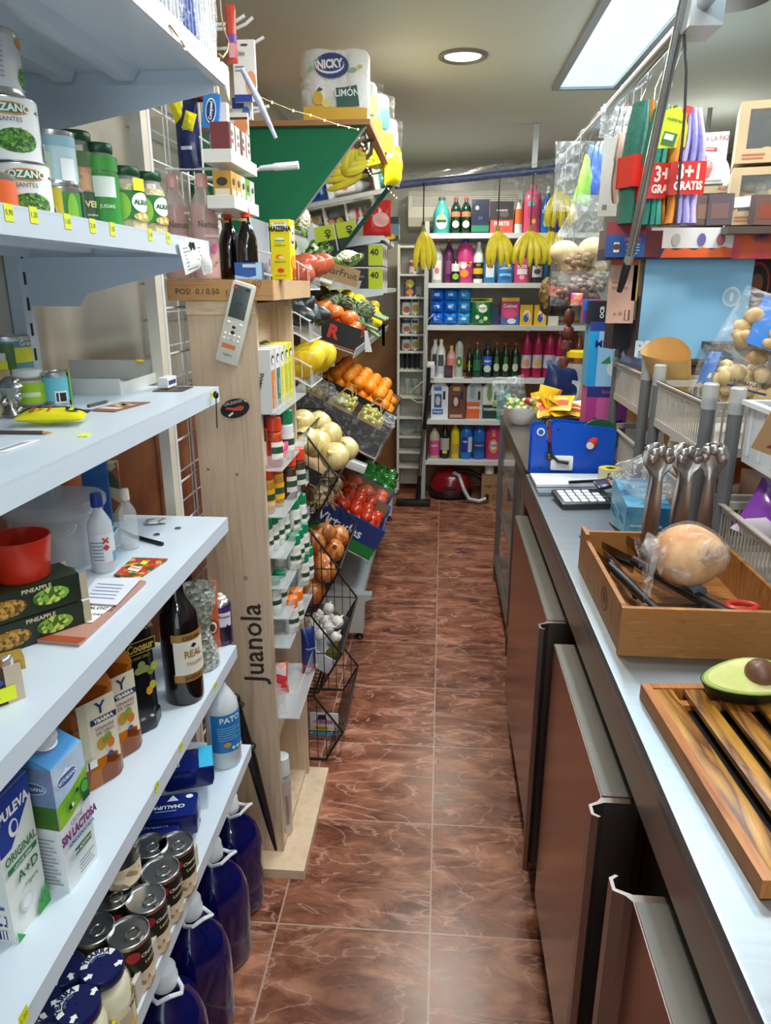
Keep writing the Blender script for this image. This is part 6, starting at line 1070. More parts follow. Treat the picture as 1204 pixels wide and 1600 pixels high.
# toilet paper on the canopy
def rolls(label, loc, rz, w, d, h, items, name='toilet_paper_pack'):
    t = thing(name, label, 'toilet paper pack', loc, rz); PW = P('e8e4da', .5, var=.04, bump=.25, ns=16); m = MB(); r = w/4
    for sx_ in (-1, 1): m.lathe([(r*.86, 0), (r, .012), (r, h-.012), (r*.86, h)], PW, 24, c=(sx_*r, 0), asp=d/(2*r)*1.0 if 0 else 1)
    m.b2(-r, r, -r+.004, r-.004, .006, h-.006, PW); m.obj('wrapped_rolls', t); m = MB(); m.grid(lambda u, v: ((u-.5)*w*1.01, -r-.003-.002*math.sin(9*u+5*v), h*v), 16, 10, FILM('f4f4f0', .16, 22)); m.obj('film_wrap', t)
    if items: deco(lambda u, v, l=0: (u, -r-.0055-l*.0004, v), w, h, items).obj('front_print', t)
    return t
z = 2.1125
nick = [('q', [(-.48, .02), (-.48, .20), (-.3, .23), (-.1, .2), (.12, .22), (.46, .19), (.46, .02)], P('d8a81c', .4)), Ee(-.05, .76, .25, .17, '22357a'), ('e', -.08, .77, .215, .12, P('e8e6e0', .4)), ('e', -.075, .785, .20, .105, P('22357a', .4)), T_('NICKY', .027, -.08, .775, 'ece8e0', .05, 1.25, R(4)), ('q', [(.02, .20), (.0, .46), (.15, .47), (.31, .50), (.33, .36), (.35, .21)], P('145046', .4)), T_('LIMÓN', .026, .17, .39, 'dfe8e0', .02, 1.1, R(2)), Ee(-.26, .32, .075, .09, 'd8a81c'), Ee(-.14, .25, .07, .05, 'e0d080'), ('q', [(-.28, .42), (-.24, .47), (-.18, .44), (-.22, .42)], P('24503c', .4)), Ee(-.36, .72, .04, .035, '8ab08a'), Ee(.26, .70, .06, .03, '8ab08a'), Ee(.36, .74, .04, .03, 'c8c070')]
hN = at(476, 78, Y=2.66).z-z; rolls('four-roll lemon toilet paper pack with a navy oval logo on top of the canopy', (sx(527, 2.1, Y=2.70).x, 2.70, z), R(4), .222, .11, hN, nick)
for k, (px, yy, hh, lb, c) in enumerate(((585, 2.90, .18, 'second toilet paper pack behind the lemon one at the canopy edge', 'e0d85a'), (604, 3.22, .21, 'third toilet paper pack with yellow and teal printing at the canopy edge', '2a6a6a'), (618, 3.62, .20, 'farthest white toilet paper pack on the canopy', 'd8d8d0'))):
    x = sx(px, 2.15, Y=yy).x; o = rolls(lb, (x-.07, yy, z), R(60), .20, .1, hh, [Rr(-.45, .45, .0, .35, 'e0c818'), Rr(-.2, .3, .4, .75, c)])
t = pouch('yellow-wrapped paper pack drooping over the canopy edge', (at(612, 290, Y=3.45)), (.12, .08, .16), V(['e8d41c', 'dcdcd8', 'e8d41c'], 9, .25), rz=R(60), seed=6)
# ================================================================== BACK WALL GOODS
def bpos(px, zi, dy=.09): return sx(px, BZS[zi], Y=BY+dy)
def bh(px, py, zi, dy=.09): return at(px, py, Y=BY+dy).z-BZS[zi]
def BB(px, w, py, zi, kind, body, cap, label, items=(), dy=.09, name='cleaner_bottle', cat='bottle', **k):
    p = bpos(px, zi, dy); W_ = wpx(p, w); H_ = bh(px, py, zi, dy); return bottle(label, p, H_, W_, kind, body, cap, items, name=name, cat=cat, **k)
def BX(px, w, py, zi, col, label, front=(), d=.07, dy=.09, name='detergent_box', cat='box'):
    p = bpos(px, zi, dy); return carton(label, p, (wpx(p, w), d, bh(px, py, zi, dy)), col, front, name=name, cat=cat)
W1 = lambda s_, sz, v, c='f0f0ee', u=0: T_(s_, sz, u, v, c, .03)
TEAL = P('3aa59a', .3); GRNB = P('10301f', .15, var=.2, coat=.3); PINK = P('d23f8c', .3); MAG = P('a81c50', .25, var=.12); WHT = P('e4e6e4', .35, var=.03)
# top shelf
BB(689, 26, 308, 5, 'slim', TEAL, P('1d5a58', .4), 'teal multi-surface spray bottle with a round white label on the top back shelf', [Ee(0, .32, .36, .20, 'e8ece6'), Rr(-.3, .3, .30, .38, '2a5a50'), Ee(0, .44, .15, .05, 'd8c83a')], ex=2)
BB(711, 16, 308, 5, 'round', GRNB, P('c8303a', .4), 'dark green washing-up bottle with a red cap, left one on the top back shelf', [Ee(0, .26, .35, .1, 'e0e0d8'), Rr(-.5, .5, .46, .6, 'b07a5a')]); BB(727, 16, 308, 5, 'round', GRNB, P('c8303a', .4), 'dark green washing-up bottle with a red cap, right one on the top back shelf', [Ee(0, .26, .35, .1, 'e0e0d8'), Rr(-.5, .5, .46, .6, 'b07a5a')])
BX(749, 27, 312, 5, P('1a2340', .4), 'navy bin bag roll pack with a green band on the top back shelf', [Rr(-.5, .5, .06, .24, '1f7a5a'), Ee(-.2, .75, .1, .06, 'd8dce4'), W1('50', .03, .45, '4a5a9a')], name='bag_pack'); BX(782, 35, 315, 5, P('3a3438', .4), 'dark and red grill cleaner box on the top back shelf', [Rr(-.5, .5, 0, .42, 'cf5648'), W1('FORTE', .035, .3), W1('insecticida', .018, .72, 'd8d8d8'), Ee(.1, .6, .2, .1, '6a5a5a')])
BB(808, 14, 312, 5, 'round', WHT, P('2f8a5a', .4), 'small white bottle with an orange label on the top back shelf', [Rr(-.6, .6, .28, .72, 'e0703a')]); BB(829, 26, 289, 5, 'soft', P('d8567a', .3), P('d8567a', .3), 'large pink softener jug on the top back shelf', [Ee(-.05, .45, .3, .17, 'b83a6a'), Ee(.1, .25, .12, .05, 'e8c03a'), Rr(-.3, .1, .56, .66, '6ab0c0')], handle=1, asp=.7)
BB(852, 19, 296, 5, 'slim', P('2a6ab0', .25), P('e6e8ea', .35), 'blue window cleaner with a white trigger on the top back shelf', [W1('Cristal', .03, .5), Ee(0, .25, .3, .12, '8ac4e8')], trig=1); BB(868, 14, 300, 5, 'slim', P('3a3a9a', .25), P('3a3a9a', .35), 'violet trigger bottle beside the blue window cleaner', [W1('Oxi', .03, .4)], trig=1, dy=.15)
# second shelf
BB(682, 17, 378, 4, 'round', G('d8dcdc', .15, .6), P('b8484a', .4), 'clear ironing water bottle with a white floral label', [Rr(-.4, .4, .08, .55, 'e0dcd8'), Ee(0, .3, .2, .08, 'c86a8a')]); BB(700, 15, 372, 4, 'round', P('5c2350', .25), P('c8883a', .4), 'dark purple wood cleaner bottle on the second back shelf', [Rr(-.3, .3, .2, .5, '7a3a6a')])
BB(711, 13, 402, 4, 'round', P('1c1c20', .25), P('2a2a30', .4), 'small black insect spray bottle with a green splash', [Rr(-.6, .6, .45, .75, 'dcdce0'), Ee(0, .25, .4, .12, '8ac03a')], dy=.05); BB(725, 25, 374, 4, 'soft', P('c23a80', .28), P('3a3a9a', .35), 'round-shouldered pink stain remover jug with a blue cap', [W1('KH-7', .05, .42, 'e8c83a'), Ee(-.05, .22, .3, .09, 'e88a2a'), Ee(-.1, .4, .2, .08, 'dcdce8')], handle=1, asp=.7)
BB(746, 15, 378, 4, 'round', WHT, P('e4e6e4', .35), 'white drain cleaner bottle with a black and yellow label', [Rr(-.7, .7, .1, .5, '26262a'), Rr(-.7, .7, .22, .36, 'd8b02a'), W1('KO', .02, .44, 'e8c83a')]); BB(764, 18, 398, 4, 'can_', P('2a78a8', .3), P('2f6a9a', .4), 'teal-blue flat bottle with a white oval on the second back shelf', [Rr(-.35, .35, .2, .75, 'c8dce8'), Ee(0, .6, .25, .08, 'c84a3a')], asp=.6, ex=5)
BB(788, 24, 400, 4, 'soft', P('2f7fc8', .28), P('2f6ab0', .35), 'sky blue laundry liquid bottle under the bananas', [W1('BLANCO', .022, .55, 'e8e8e0'), Ee(.2, .68, .15, .08, 'e8d83a'), Rr(-.4, .4, .25, .35, '8ac4e8'), Ee(0, .2, .3, .08, '1f5a9a')], asp=.6); BB(814, 23, 398, 4, 'soft', P('c8487a', .3), P('c8487a', .35), 'rose softener pouch under the right-hand bananas', [W1('FLOR', .028, .58), Rr(-.35, .35, .3, .5, 'e8d8dc'), Ee(0, .2, .18, .08, 'e0a0b8')], asp=.5)
BB(837, 17, 398, 4, 'can_', P('24242a', .25), P('1c1c20', .4), 'black detergent bottle with a white label beside the rose pouch', [Rr(-.5, .5, .2, .6, 'b8b8c0'), Ee(0, .4, .3, .1, '3a3a44')]); BB(852, 11, 396, 4, 'can_', P('1f4a6a', .25), P('3a8ab0', .4), 'slim blue pine air freshener can', [('q', [(-.3, .3), (0, .7), (.3, .3)], P('1f6a4a', .4))])
# third shelf: blue cloth packs stack
bp_ = None
for r_ in range(3):
    for c, (px, cc) in enumerate(((682, '1f6ad0'), (703, '1f7ad8'), (724, '3a9ad8'))):
        p = bpos(px, 3, .10); lb = ('lowest', 'middle', 'top')[r_]+' '+('bright blue wipes pack, leftmost column', 'blue wipes pack, centre column', 'light blue wipes pack, right column')[c]
        if c and r_ == 2 and c == 2: pass
        z_ = BZS[3]+r_*.083; t = pouch(lb, (p.x, p.y, z_), (.105, .13, .09), P(cc, .25, var=.15, bump=.4, ns=14), [Rr(-.2, .15, .4, .6, 'b8d8f0')], name='wipes_pack', seed=r_*3+c, group='blue wipes packs')
p = bpos(751, 3, .06); pouch('green and yellow dishwasher tablet pouch', p, (wpx(p, 32), .06, bh(751, 466, 3, .06)), P('156a34', .3, bump=.2), [Rr(-.5, .5, .86, 1, 'd8d03a'), Ee(.05, .62, .22, .16, 'e4e8e0'), W1('FAIRY', .025, .62, '1f5a2c', .05), Ee(-.2, .3, .1, .08, 'e0e8e0'), Ee(.2, .25, .1, .08, 'dfe8c0'), Ee(0, .15, .12, .08, '8ac08a')], seed=2, name='tablet_pouch')
BX(771, 13, 480, 3, P('1c2f6a', .4), 'navy pack squeezed between the green pouch and pink carton', [], dy=.12); BX(795, 27, 465, 3, P('c8387a', .35), 'pink and yellow colour detergent carton with a heart', [Rr(-.5, .5, .87, 1, 'e0c83a'), W1('Colour', .034, .7, 'f0f0f0'), Ee(0, .42, .36, .18, 'e0508a'), ('q', [(-.5, 0), (-.5, .35), (0, .12), (.5, .4), (.5, 0)], P('3a6ab8', .4)), Ee(.1, .15, .25, .1, 'e0e8f0')])
for k, px in enumerate((820, 842)): BX(px, 19, 476, 3, P('e0b81c', .35), ('yellow box with a blue swirl, left one of two', 'yellow box with a blue swirl, right one of two')[k], [Ee(.05, .45, .3, .3, 'e8e4d8'), Ee(0, .35, .22, .2, '2a5ac0'), Ee(.1, .5, .1, .12, 'e07a2a')])
BX(862, 16, 486, 3, P('dcd8c8', .4), 'white folded paper pack at the right end of the third back shelf', [], dy=.1)
# fourth shelf
for k, (px, dy) in enumerate(((679, .16), (688, .08))): BB(px, 14, 530, 2, 'round', WHT, WHT, ('white ammonia bottle, rear left', 'white ammonia bottle in front with a blue-grey label')[k], [Rr(-.7, .7, .1, .45, 'b8c0c8'), Rr(-.3, .3, .3, .6, '4a4a50')], dy=dy)
BB(704, 14, 540, 2, 'round', P('e0a8a0', .35), P('e0c82a', .4), 'pink-labelled bottle with a yellow top on the fourth back shelf', [Rr(-.7, .7, .3, .6, 'd87a7a')]); BB(716, 13, 528, 2, 'soft', P('b8c4b8', .3), P('1c1c20', .35), 'silver-grey bottle with a black cap and green label', [Ee(0, .4, .35, .14, '1f7a4a'), Ee(0, .4, .15, .06, 'e8d03a')]); BB(732, 10, 544, 2, 'round', P('18181c', .3), P('18181c', .3), 'slim dark bottle with a yellow diamond mark', [('q', [(0, .2), (.35, .4), (0, .6), (-.35, .4)], P('e0d03a', .4))])
BB(744, 14, 534, 2, 'round', P('1d4a34', .2), P('b83a30', .4), 'green multi-purpose bottle with a red cap beside the diamond bottle', [Rr(-.5, .5, .2, .5, '2a6a4a')]); BB(760, 15, 534, 2, 'round', P('16242c', .2), P('3a2a5a', .4), 'dark bottle with a blue and white swirl label', [Rr(-.6, .6, .34, .6, '2a5ab8'), W1('Asevi', .022, .47), Ee(0, .25, .4, .1, 'b8d0c0')])
for k, px in enumerate((774, 788, 803)): BB(px, 13, 535, 2, 'round', P('122a1c', .2), P('b83a30', .4), ('nearest the swirl bottle', 'middle one', 'nearest the magenta bottles')[k]+' of three dark green bottles with red caps', [Ee(0, .3, .35, .12, 'b8c4a8'), Rr(-.2, .2, .4, .6, '3a6a4a')])
for k, (px, w, py) in enumerate(((820, 15, 512), (837, 15, 511), (855, 17, 511), (870, 13, 516))): BB(px, w, py, 2, 'round', MAG, P('d8c8c0', .4), ('leftmost', 'second', 'third and widest', 'rightmost and shortest')[k]+' magenta floor cleaner bottle', [Rr(-.7, .7, .2, .46, 'b8b8c8'), Ee(0, .3, .3, .08, ('c88a5a', 'd8a03a', '6a8ac8', '3a8ab0')[k])])
BB(900, 16, 518, 2, 'round', P('7a3a1c', .2), P('b8b0a8', .4), 'brown cleaner bottle at the right end of the fourth back shelf', [Rr(-.5, .5, .2, .5, 'a85a2c')])
BX(700, 13, 571, 2, P('1c1820', .3), 'small dark picture card leaning at the fourth shelf edge', [Rr(-.35, .35, .2, .7, '5a3040')], d=.01, dy=.02, name='card'); sheet('sheet of paper lying on the fourth back shelf edge', [bpos(772, 2, .0)+Vector((0, 0, .002)), bpos(812, 2, .0)+Vector((0, 0, .002)), bpos(808, 2, .10)+Vector((0, 0, .002)), bpos(776, 2, .10)+Vector((0, 0, .002))], PAPER)
sheet('red card lying on the fourth back shelf', [bpos(724, 2, .0)+Vector((0, 0, .003)), bpos(738, 2, .0)+Vector((0, 0, .003)), bpos(738, 2, .05)+Vector((0, 0, .003)), bpos(724, 2, .05)+Vector((0, 0, .003))], P('b83a30', .4), name='card', cat='card')
# fifth shelf: handled containers
def cont(px, w, py, body, label, items):
    p = bpos(px, 1, .08); w_ = wpx(p, w); h = bh(px, py, 1, .08); t = thing('cleaner_container', label, 'bottle', p); m = MB(); q = w_/2
    m.prism([(-q, 0), (q, 0), (q, h*.82), (q*.55, h*.95), (-q*.35, h*.97), (-q, h*.84)], 1, -.035, .035, body); m.obj('container_body', t)
    m = MB(); m.box((q*.52, -.036, h*.62), (.018, .002, h*.22), P('1c1c20', .4)); m.obj('handle_hole', t); MB().cyl((q*.05, 0), .016, h*.94, h, P('e0e0dc', .4), 12).obj('cap', t)
    deco(face('p', w_, .072, h), w_, h, items).obj('front_print', t)
cont(686, 26, 594, P('e2e6e8', .35), 'white all-purpose cleaner container with a blue label panel', [Rr(-.35, .1, .74, .84, '3a7ac8'), Rr(-.32, .12, .3, .66, '2a5a9a'), Ee(-.1, .48, .14, .12, 'd8c0b0'), Rr(-.42, .2, .12, .26, '3a6ab0'), W1('Proper', .022, .19, 'e8ecf0', -.1)]); cont(713, 26, 594, P('6a3c2a', .35), 'brown wood cleaner container with a yellow label panel', [Rr(-.25, .15, .74, .84, 'c8a03a'), Rr(-.3, .15, .3, .62, '4a2a20'), Ee(-.08, .46, .14, .12, 'd8c0b0'), Rr(-.42, .3, .04, .12, 'b89a8a')])
cont(740, 25, 594, P('b8bcb8', .35), 'grey and orange Yanfoc-lettered container'.replace('Yanfoc-lettered', 'floor cleaner'), [Rr(-.5, .3, .02, .45, 'd8602a'), W1('YANFOC', .027, .3), Ee(-.15, .7, .15, .18, '8aa0b0')]); cont(765, 25, 594, P('dfe2d8', .35), 'white and dark green floor cleaner container', [Rr(-.5, .45, .02, .38, '1c3a30'), W1('YANFOC', .027, .26), Ee(-.1, .68, .16, .2, '7a9a5a'), Rr(.1, .45, .34, .46, 'a8c83a')])
for k, px in enumerate((781, 790)): BB(px, 13, 594, 1, 'round', TEAL, P('2a7a70', .4), ('front teal bottle beside the dark green container', 'rear teal bottle beside the steel case')[k], [Rr(-.5, .5, .15, .5, '1f6a64')], dy=.05+.08*k)
# lowest shelf
BB(678, 16, 664, 0, 'round', G('d8d0a8', .15, .7), P('2a2a5a', .4), 'cloudy bottle with a pink label on the lowest back shelf', [Rr(-.7, .7, .1, .55, 'd8488a'), W1('AJAX', .022, .4)]); BB(694, 14, 662, 0, 'round', P('18181e', .25), P('2a2a4a', .4), 'black bottle with a grey label on the lowest back shelf', [Rr(-.7, .7, .25, .6, 'b0b0a8'), Ee(0, .2, .3, .05, 'e0d03a')]); BB(710, 14, 663, 0, 'soft', P('e0c81c', .3), P('d8b81c', .4), 'yellow bleach bottle on the lowest back shelf', [Rr(-.5, .5, .15, .45, 'c8a03a')])
BB(727, 19, 660, 0, 'soft', P('2070c8', .28), P('2a80d8', .4), 'bright blue bleach bottle with a navy label', [Rr(-.4, .15, .2, .62, '1f3a9a'), Rr(.15, .7, .2, .62, 'd0d8e4'), W1('lejía', .02, .5, 'e8e8f0', -.1)]); BB(747, 19, 661, 0, 'soft', P('1f68b8', .28), P('1f68b8', .4), 'deep blue bleach bottle with a red and white label', [Rr(-.6, .6, .25, .5, '1c4a8a'), W1('LAGARTO', .016, .4, 'e0b8a0')]); BB(769, 24, 661, 0, 'soft', P('c8387a', .28), P('c8387a', .4), 'pink stain remover jug at the right of the lowest back shelf', [Ee(0, .38, .3, .2, 'e89a2a'), Ee(0, .4, .2, .12, 'd8e0e8'), W1('OXI', .03, .4, '5a2a6a'), Ee(0, .7, .12, .06, 'e8903a')], handle=1, asp=.7)
# vacuum cleaner, cardboard box
p = at(706, 780, Z=0); p.y = 5.55; p.x = sx(703, 0, Y=5.55).x
t = thing('vacuum_cleaner', 'red canister vacuum cleaner under the lowest back shelf', 'vacuum cleaner', p); RV = P('8a141c', .2, var=.1, coat=.3)
m = MB(); m.lathe([(.13, .02), (.155, .05), (.16, .10), (.15, .16), (.11, .21), (.05, .235), (.001, .24)], RV, 24, asp=.9, ex=2.4); m.obj('body', t)
m = MB(); m.lathe([(.165, .02), (.17, .04), (.165, .065)], BLACK, 24, asp=.9, ex=2.4); m.cyl((0, -.11), .03, .10, .12, BLACK, 14, T=None); m.box((0, -.14, .10), (.10, .02, .03), BLACK, bev=.006); m.obj('bumper', t)
m = MB(); hose = [(.02, -.10, .21), (.06, -.13, .20), (.10, -.17, .10), (.14, -.20, .035), (.22, -.21, .02), (.27, -.20, .04)]; m.tube(hose, .017, P('a8aaac', .35, .3), 10)
m.obj('hose_front', t); m = MB(); m.tube([(.02, -.08, .22), (.14, -.05, .22), (.25, -.05, .16), (.29, -.08, .08), (.28, -.15, .05), (.27, -.20, .04)], .018, BLACK, 10); m.obj('hose', t)
a, b = at(669, 600, Y=5.33), at(652, 762, Y=5.30); b.z = .03; t = thing('vacuum_wand', 'steel vacuum wand with a black floor nozzle leaning on the shelf upright', 'vacuum wand', b); d = a-b
m = MB(); m.tube([d*.22, d*.62], .012, P('9a9c9e', .25, 1), 10); m.obj('steel_tube', t); m = MB(); m.tube([d*.62, d*1.0, d*1.0+Vector((.0, .0, .12))], .015, BLACK, 8); m.tube([(0, 0, .01), d*.22], .016, BLACK, 8); m.obj('grip', t)
m = MB(); m.box((-.03, -.04, -.005), (.26, .07, .045), BLACK, bev=.012); m.obj('floor_nozzle', t)
p = sx(770, 0, Y=5.50); t = carton('brown cardboard box printed with black lettering under the back shelf', p, (.20, .22, .21), P('9c7850', .8), [T_('Legía Conejo', .03, 0, .62, '4a3424'), Rr(-.05, .25, .12, .28, '4a3424'), Rr(-.02, .22, .14, .26, '9c7850'), Rr(.1, .12, .12, .28, '4a3424')], name='cardboard_box')
p = sx(764, .211, Y=5.46); bottle('white and teal bottle standing in the cardboard box', (p.x, p.y, .2105), .10, .07, 'soft', WHT, P('2a8a8a', .4), name='cleaner_bottle')
# narrow shelf tins
NW = V(['e0dcd4', 'd8d4cc', 'b89a7a'], 20, .5, 'noise')
def NC(px, w, py, zi, col, label, items=(), cat='tin can', kind=0):
    z_ = NZ[zi]; p = sx(px, z_, Y=ny+.08); h = at(px, py, Y=ny+.08).z-z_; return can(label, p, h, wpx(p, w), P(col, .4) if isinstance(col, str) else col, items, ring=False)
L1_ = [Rr(-.8, .8, .68, .9, '2a4a5a'), Ee(.1, .3, .35, .18, 'b86a3a')]
NC(647, 17, 404, 1, 'd8ccc4', 'red and white jar alone in the upper niche of the narrow shelf', [Rr(-.8, .8, .5, .75, 'b8484a')]); NC(640, 17, 449, 2, '2f5a9a', 'blue sweetcorn tin under another in the narrow shelf', [Ee(0, .5, .4, .3, 'd8802a')]); p = sx(640, NZ[2], Y=ny+.08); can('blue and yellow tin stacked on the sweetcorn tin', (p.x, p.y, NZ[2]+at(640, 449, Y=ny+.08).z-NZ[2]), .055, wpx(p, 17), P('2f5a9a', .4), [Ee(0, .5, .5, .4, 'd8c02a')], ring=False)
for zi, py, rows in ((3, 463, 'third'), (4, 497, 'fourth'), (5, 522, 'fifth')):
    NC(634, 14, py, zi, 'dcd8d0', 'left white tin in the %s niche of the narrow shelf' % rows, L1_); NC(648, 14, py-2, zi, 'd8d4c8', 'right white tin in the %s niche of the narrow shelf' % rows, [Ee(.1, .35, .35, .18, 'c8a03a'), Rr(-.3, .3, .65, .8, '3a3a34')])
for k in range(4): NC(628+k*8, 7, 551, 6, '23262a', ('first', 'second', 'third', 'fourth')[k]+' dark glass tumbler from the left in the narrow shelf', cat='tumbler')
for k, (px, py, zi) in enumerate(((636, 588, 7), (648, 590, 7))):
    z_ = NZ[zi]; p = sx(px, z_, Y=ny+.08); m = MB(); m.lathe([(.018, 0), (.02, .004), (.004, .01), (.004, .06), (.02, .085), (.024, .13), (.022, .13), (.018, .088), (.001, .07)], G('b8e0d8', .05, .35), 16, cap=(1, 0)); one(m, 'wine_glass', ('greenish stemmed glass, left one in the narrow shelf', 'greenish stemmed glass, right one in the narrow shelf')[k], 'glass', loc=p)
p = sx(640, NZ[9], Y=ny+.10); m = MB(); m.lathe([(.03, 0), (.055, .02), (.085, .075), (.082, .075), (.05, .022), (.001, .01)], G('c8d0c8', .08, .4), 22, cap=(1, 0)); one(m, 'glass_bowl', 'glass bowl leaning in the lower narrow shelf', 'bowl', loc=p, rot=(R(25), R(-15), 0))
# extension lead, socket
t = thing('wall_socket', 'white socket box on the shelf upright with a looping white cable', 'socket', at(673, 578, Y=5.36)); m = MB(); m.box((0, 0, 0), (.05, .02, .12), P('dcdcd6', .4), bev=.004); m.box((.0, -.012, .02), (.03, .01, .04), P('c8c8c2', .4), bev=.003); m.obj('socket_box', t)
o = at(673, 578, Y=5.36); m = MB(); m.tube([at(a, b, Y=5.34)-o for a, b in ((678, 490), (668, 500), (664, 530), (666, 560), (668, 575))], .003, P('d8d8d2', .5), 6); m.tube([at(a, b, Y=5.34)-o for a, b in ((672, 588), (655, 600), (642, 612), (641, 622), (652, 629), (664, 628), (672, 615), (676, 600))], .0025, P('d8d8d2', .5), 6); m.obj('cable', t)
# plastic-wrapped rail, post, strings and bananas
RYB = 4.6; zr = 2.17
t = thing('wrapped_rail', 'blue rail wrapped in crumpled clear plastic across the aisle end', 'rail', (-.30, RYB, 2.155)); m = MB(); m.tube([(0, 0, 0), (1.0, 0, .085)], .022, P('34406e', .4), 12); m.obj('rail_tube', t)
m = MB(); m.grid(lambda u, v: (u*.99, -.028-.01*math.sin(20*u+5*v)-.01*v, .085*u+.045-.20*v+.012*math.sin(14*u)), 30, 8, FILM('dfe6ea', .10, 30)); m.grid(lambda u, v: (u*.99, .03+.01*math.sin(17*u), .085*u+.04-.16*v), 24, 5, FILM('dfe6ea', .08, 30)); m.grid(lambda u, v: (u*.99, -.03+.06*v, .085*u+.04+.015*math.sin(22*u+3*v)), 30, 3, FILM('e8eef2', .4, 40)); m.obj('plastic_wrap', t)
m = MB(); m.b2(-.014, .014, -.014, .014, 0, .26, P('d0d4d2', .35)); one(m, 'ceiling_post', 'square white post from the ceiling to the wrapped rail', 'post', loc=(.502, RYB, 2.205))
m = MB(); m.b2(0, .018, 0, .018, 0, 1, WHITE)
def hung(label, px, py, Y, n, L_, spread, seed, top):
    p = at(px, py, Y=Y); banana_bunch(label, p, n, L_, spread, seed=seed); m = MB(); m.tube([(0, 0, 0), (0, 0, top-p.z-.03)], .004, BLACK, 6); one(m, 'hanging_cord', 'black cord holding the '+label.split(',')[0][:60], 'cord', loc=p+Vector((0, 0, .03)))
hung('banana bunch alone at the left above the narrow shelf', 661, 362, 4.57, 3, .20, R(30), 1, 2.165); hung('wide banana bunch left of the two in front of the shelving', 777, 362, 4.57, 4, .18, R(52), 2, 2.19); hung('widest banana bunch right of the two in front of the shelving', 828, 362, 4.56, 5, .18, R(84), 3, 2.21)
hung('small banana bunch half hidden behind the hanging bags', 860, 362, 4.58, 3, .17, R(40), 4, 2.22); hung('banana bunch hanging high beside the window cleaner', 872, 300, 4.56, 4, .18, R(60), 6, 2.22)
# ================================================================== STEEL CASE BEYOND THE COUNTER
sc = thing('steel_display_case', 'steel and glass display case beyond the counter, open shelves below', 'display case', (.315, 2.58, 0)); SB = P('8e8a86', .3, .9, var=.1)
L_ = 1.28; m = MB()
for y in (.02, .40, L_-.02):
    for x in (.015, .60): m.b2(x-.015, x+.015, y-.015, y+.015, 0, .955, SB)
m.b2(0, .62, 0, L_, .94, .958, SB); m.b2(0, .03, 0, L_, .90, .935, SB); m.b2(0, .03, 0, L_, .12, .15, SB); m.obj('steel_frame', sc)
MB().b2(.010, .014, .03, L_-.03, .16, .89, G('dfe8e8', .05, .18)).obj('glass_pane', sc); 
for z_ in (.14, .40, .66): MB().b2(.02, .60, .02, L_-.02, z_, z_+.008, P('8a8886', .35, .7)).obj('shelf', sc)
MB().b2(.60, .62, 0, L_, .1, .94, P('4a4644', .5)).obj('back_panel', sc)
for k, (y, z_, c, lb) in enumerate(((2.72, .668, 'c8a890', 'pink and cream packet on the upper inner shelf of the steel case'), (2.90, .668, 'dcd8d0', 'white bag behind the cream packet in the steel case'), (3.1, .668, 'b83a3a', 'red packet on the upper inner shelf of the steel case'), (2.75, .408, 'd8b89a', 'pale bag on the middle inner shelf of the steel case'), (3.0, .408, '6a4a8a', 'violet packet on the middle inner shelf of the steel case'), (2.8, .148, '8a6a4a', 'brown packet on the bottom shelf of the steel case'))):
    pouch(lb, (.42, y, z_), (.15, .10, .17), V([c, 'e0dcd4', c], 12, .35, 'noise'), rz=R(70), seed=k, name='packet')
# things on the steel case
zt = .9585
p = at(822, 662, Z=zt); t = thing('white_bowl', 'white bowl under a clear bag of salad on the steel case', 'bowl', (.385, 3.50, zt)); m = MB(); m.lathe([(.03, 0), (.04, .004), (.075, .05), (.085, .085), (.082, .085), (.07, .05), (.001, .012)], G('e4e6e4', .3, .8), 24, cap=(1, 0)); m.obj('bowl_body', t)
m = MB(); rnd = random.Random(5); sal = V(['c8d070', '9ab850', 'e0e0a8', 'd8d8c8'], 50, .4)
for k in range(30): m.ball((rnd.uniform(-.06, .06), rnd.uniform(-.05, .05), .075+rnd.uniform(0, .045)), .014, .014, .012, sal, 7, 5)
m.ball((.035, -.03, .115), .028, .02, .018, P('a8283a', .3), 10, 6); one(m, 'salad_leaves', 'pale green salad pieces with one red piece in the white bowl', 'salad', loc=(.385, 3.50, zt), kind='stuff')
pouch('inflated clear bag standing in the white bowl', (.35, 3.54, zt+.05), (.16, .10, .17), FILM('e4ecec', .25, 24), rot=(0, R(-12), R(10)), name='clear_bag', cat='bag', seed=3)
bx = carton('black box with gold lettering full of yellow sachets', (.585, 3.46, zt), (.21, .16, .052), P('1a1816', .4), [T_('MONODOSIS', .030, .12, .5, 'c8c0a8', .02), Ee(-.33, .5, .10, .38, 'b88a3a'), Ee(-.33, .5, .07, .27, '1a1816'), Rr(-.39, -.27, .45, .55, 'b88a3a')], rz=R(-4), name='monodose_box')
YS = V(['e8b010', 'f0c420', 'e8a818'], 20, .3, 'noise')
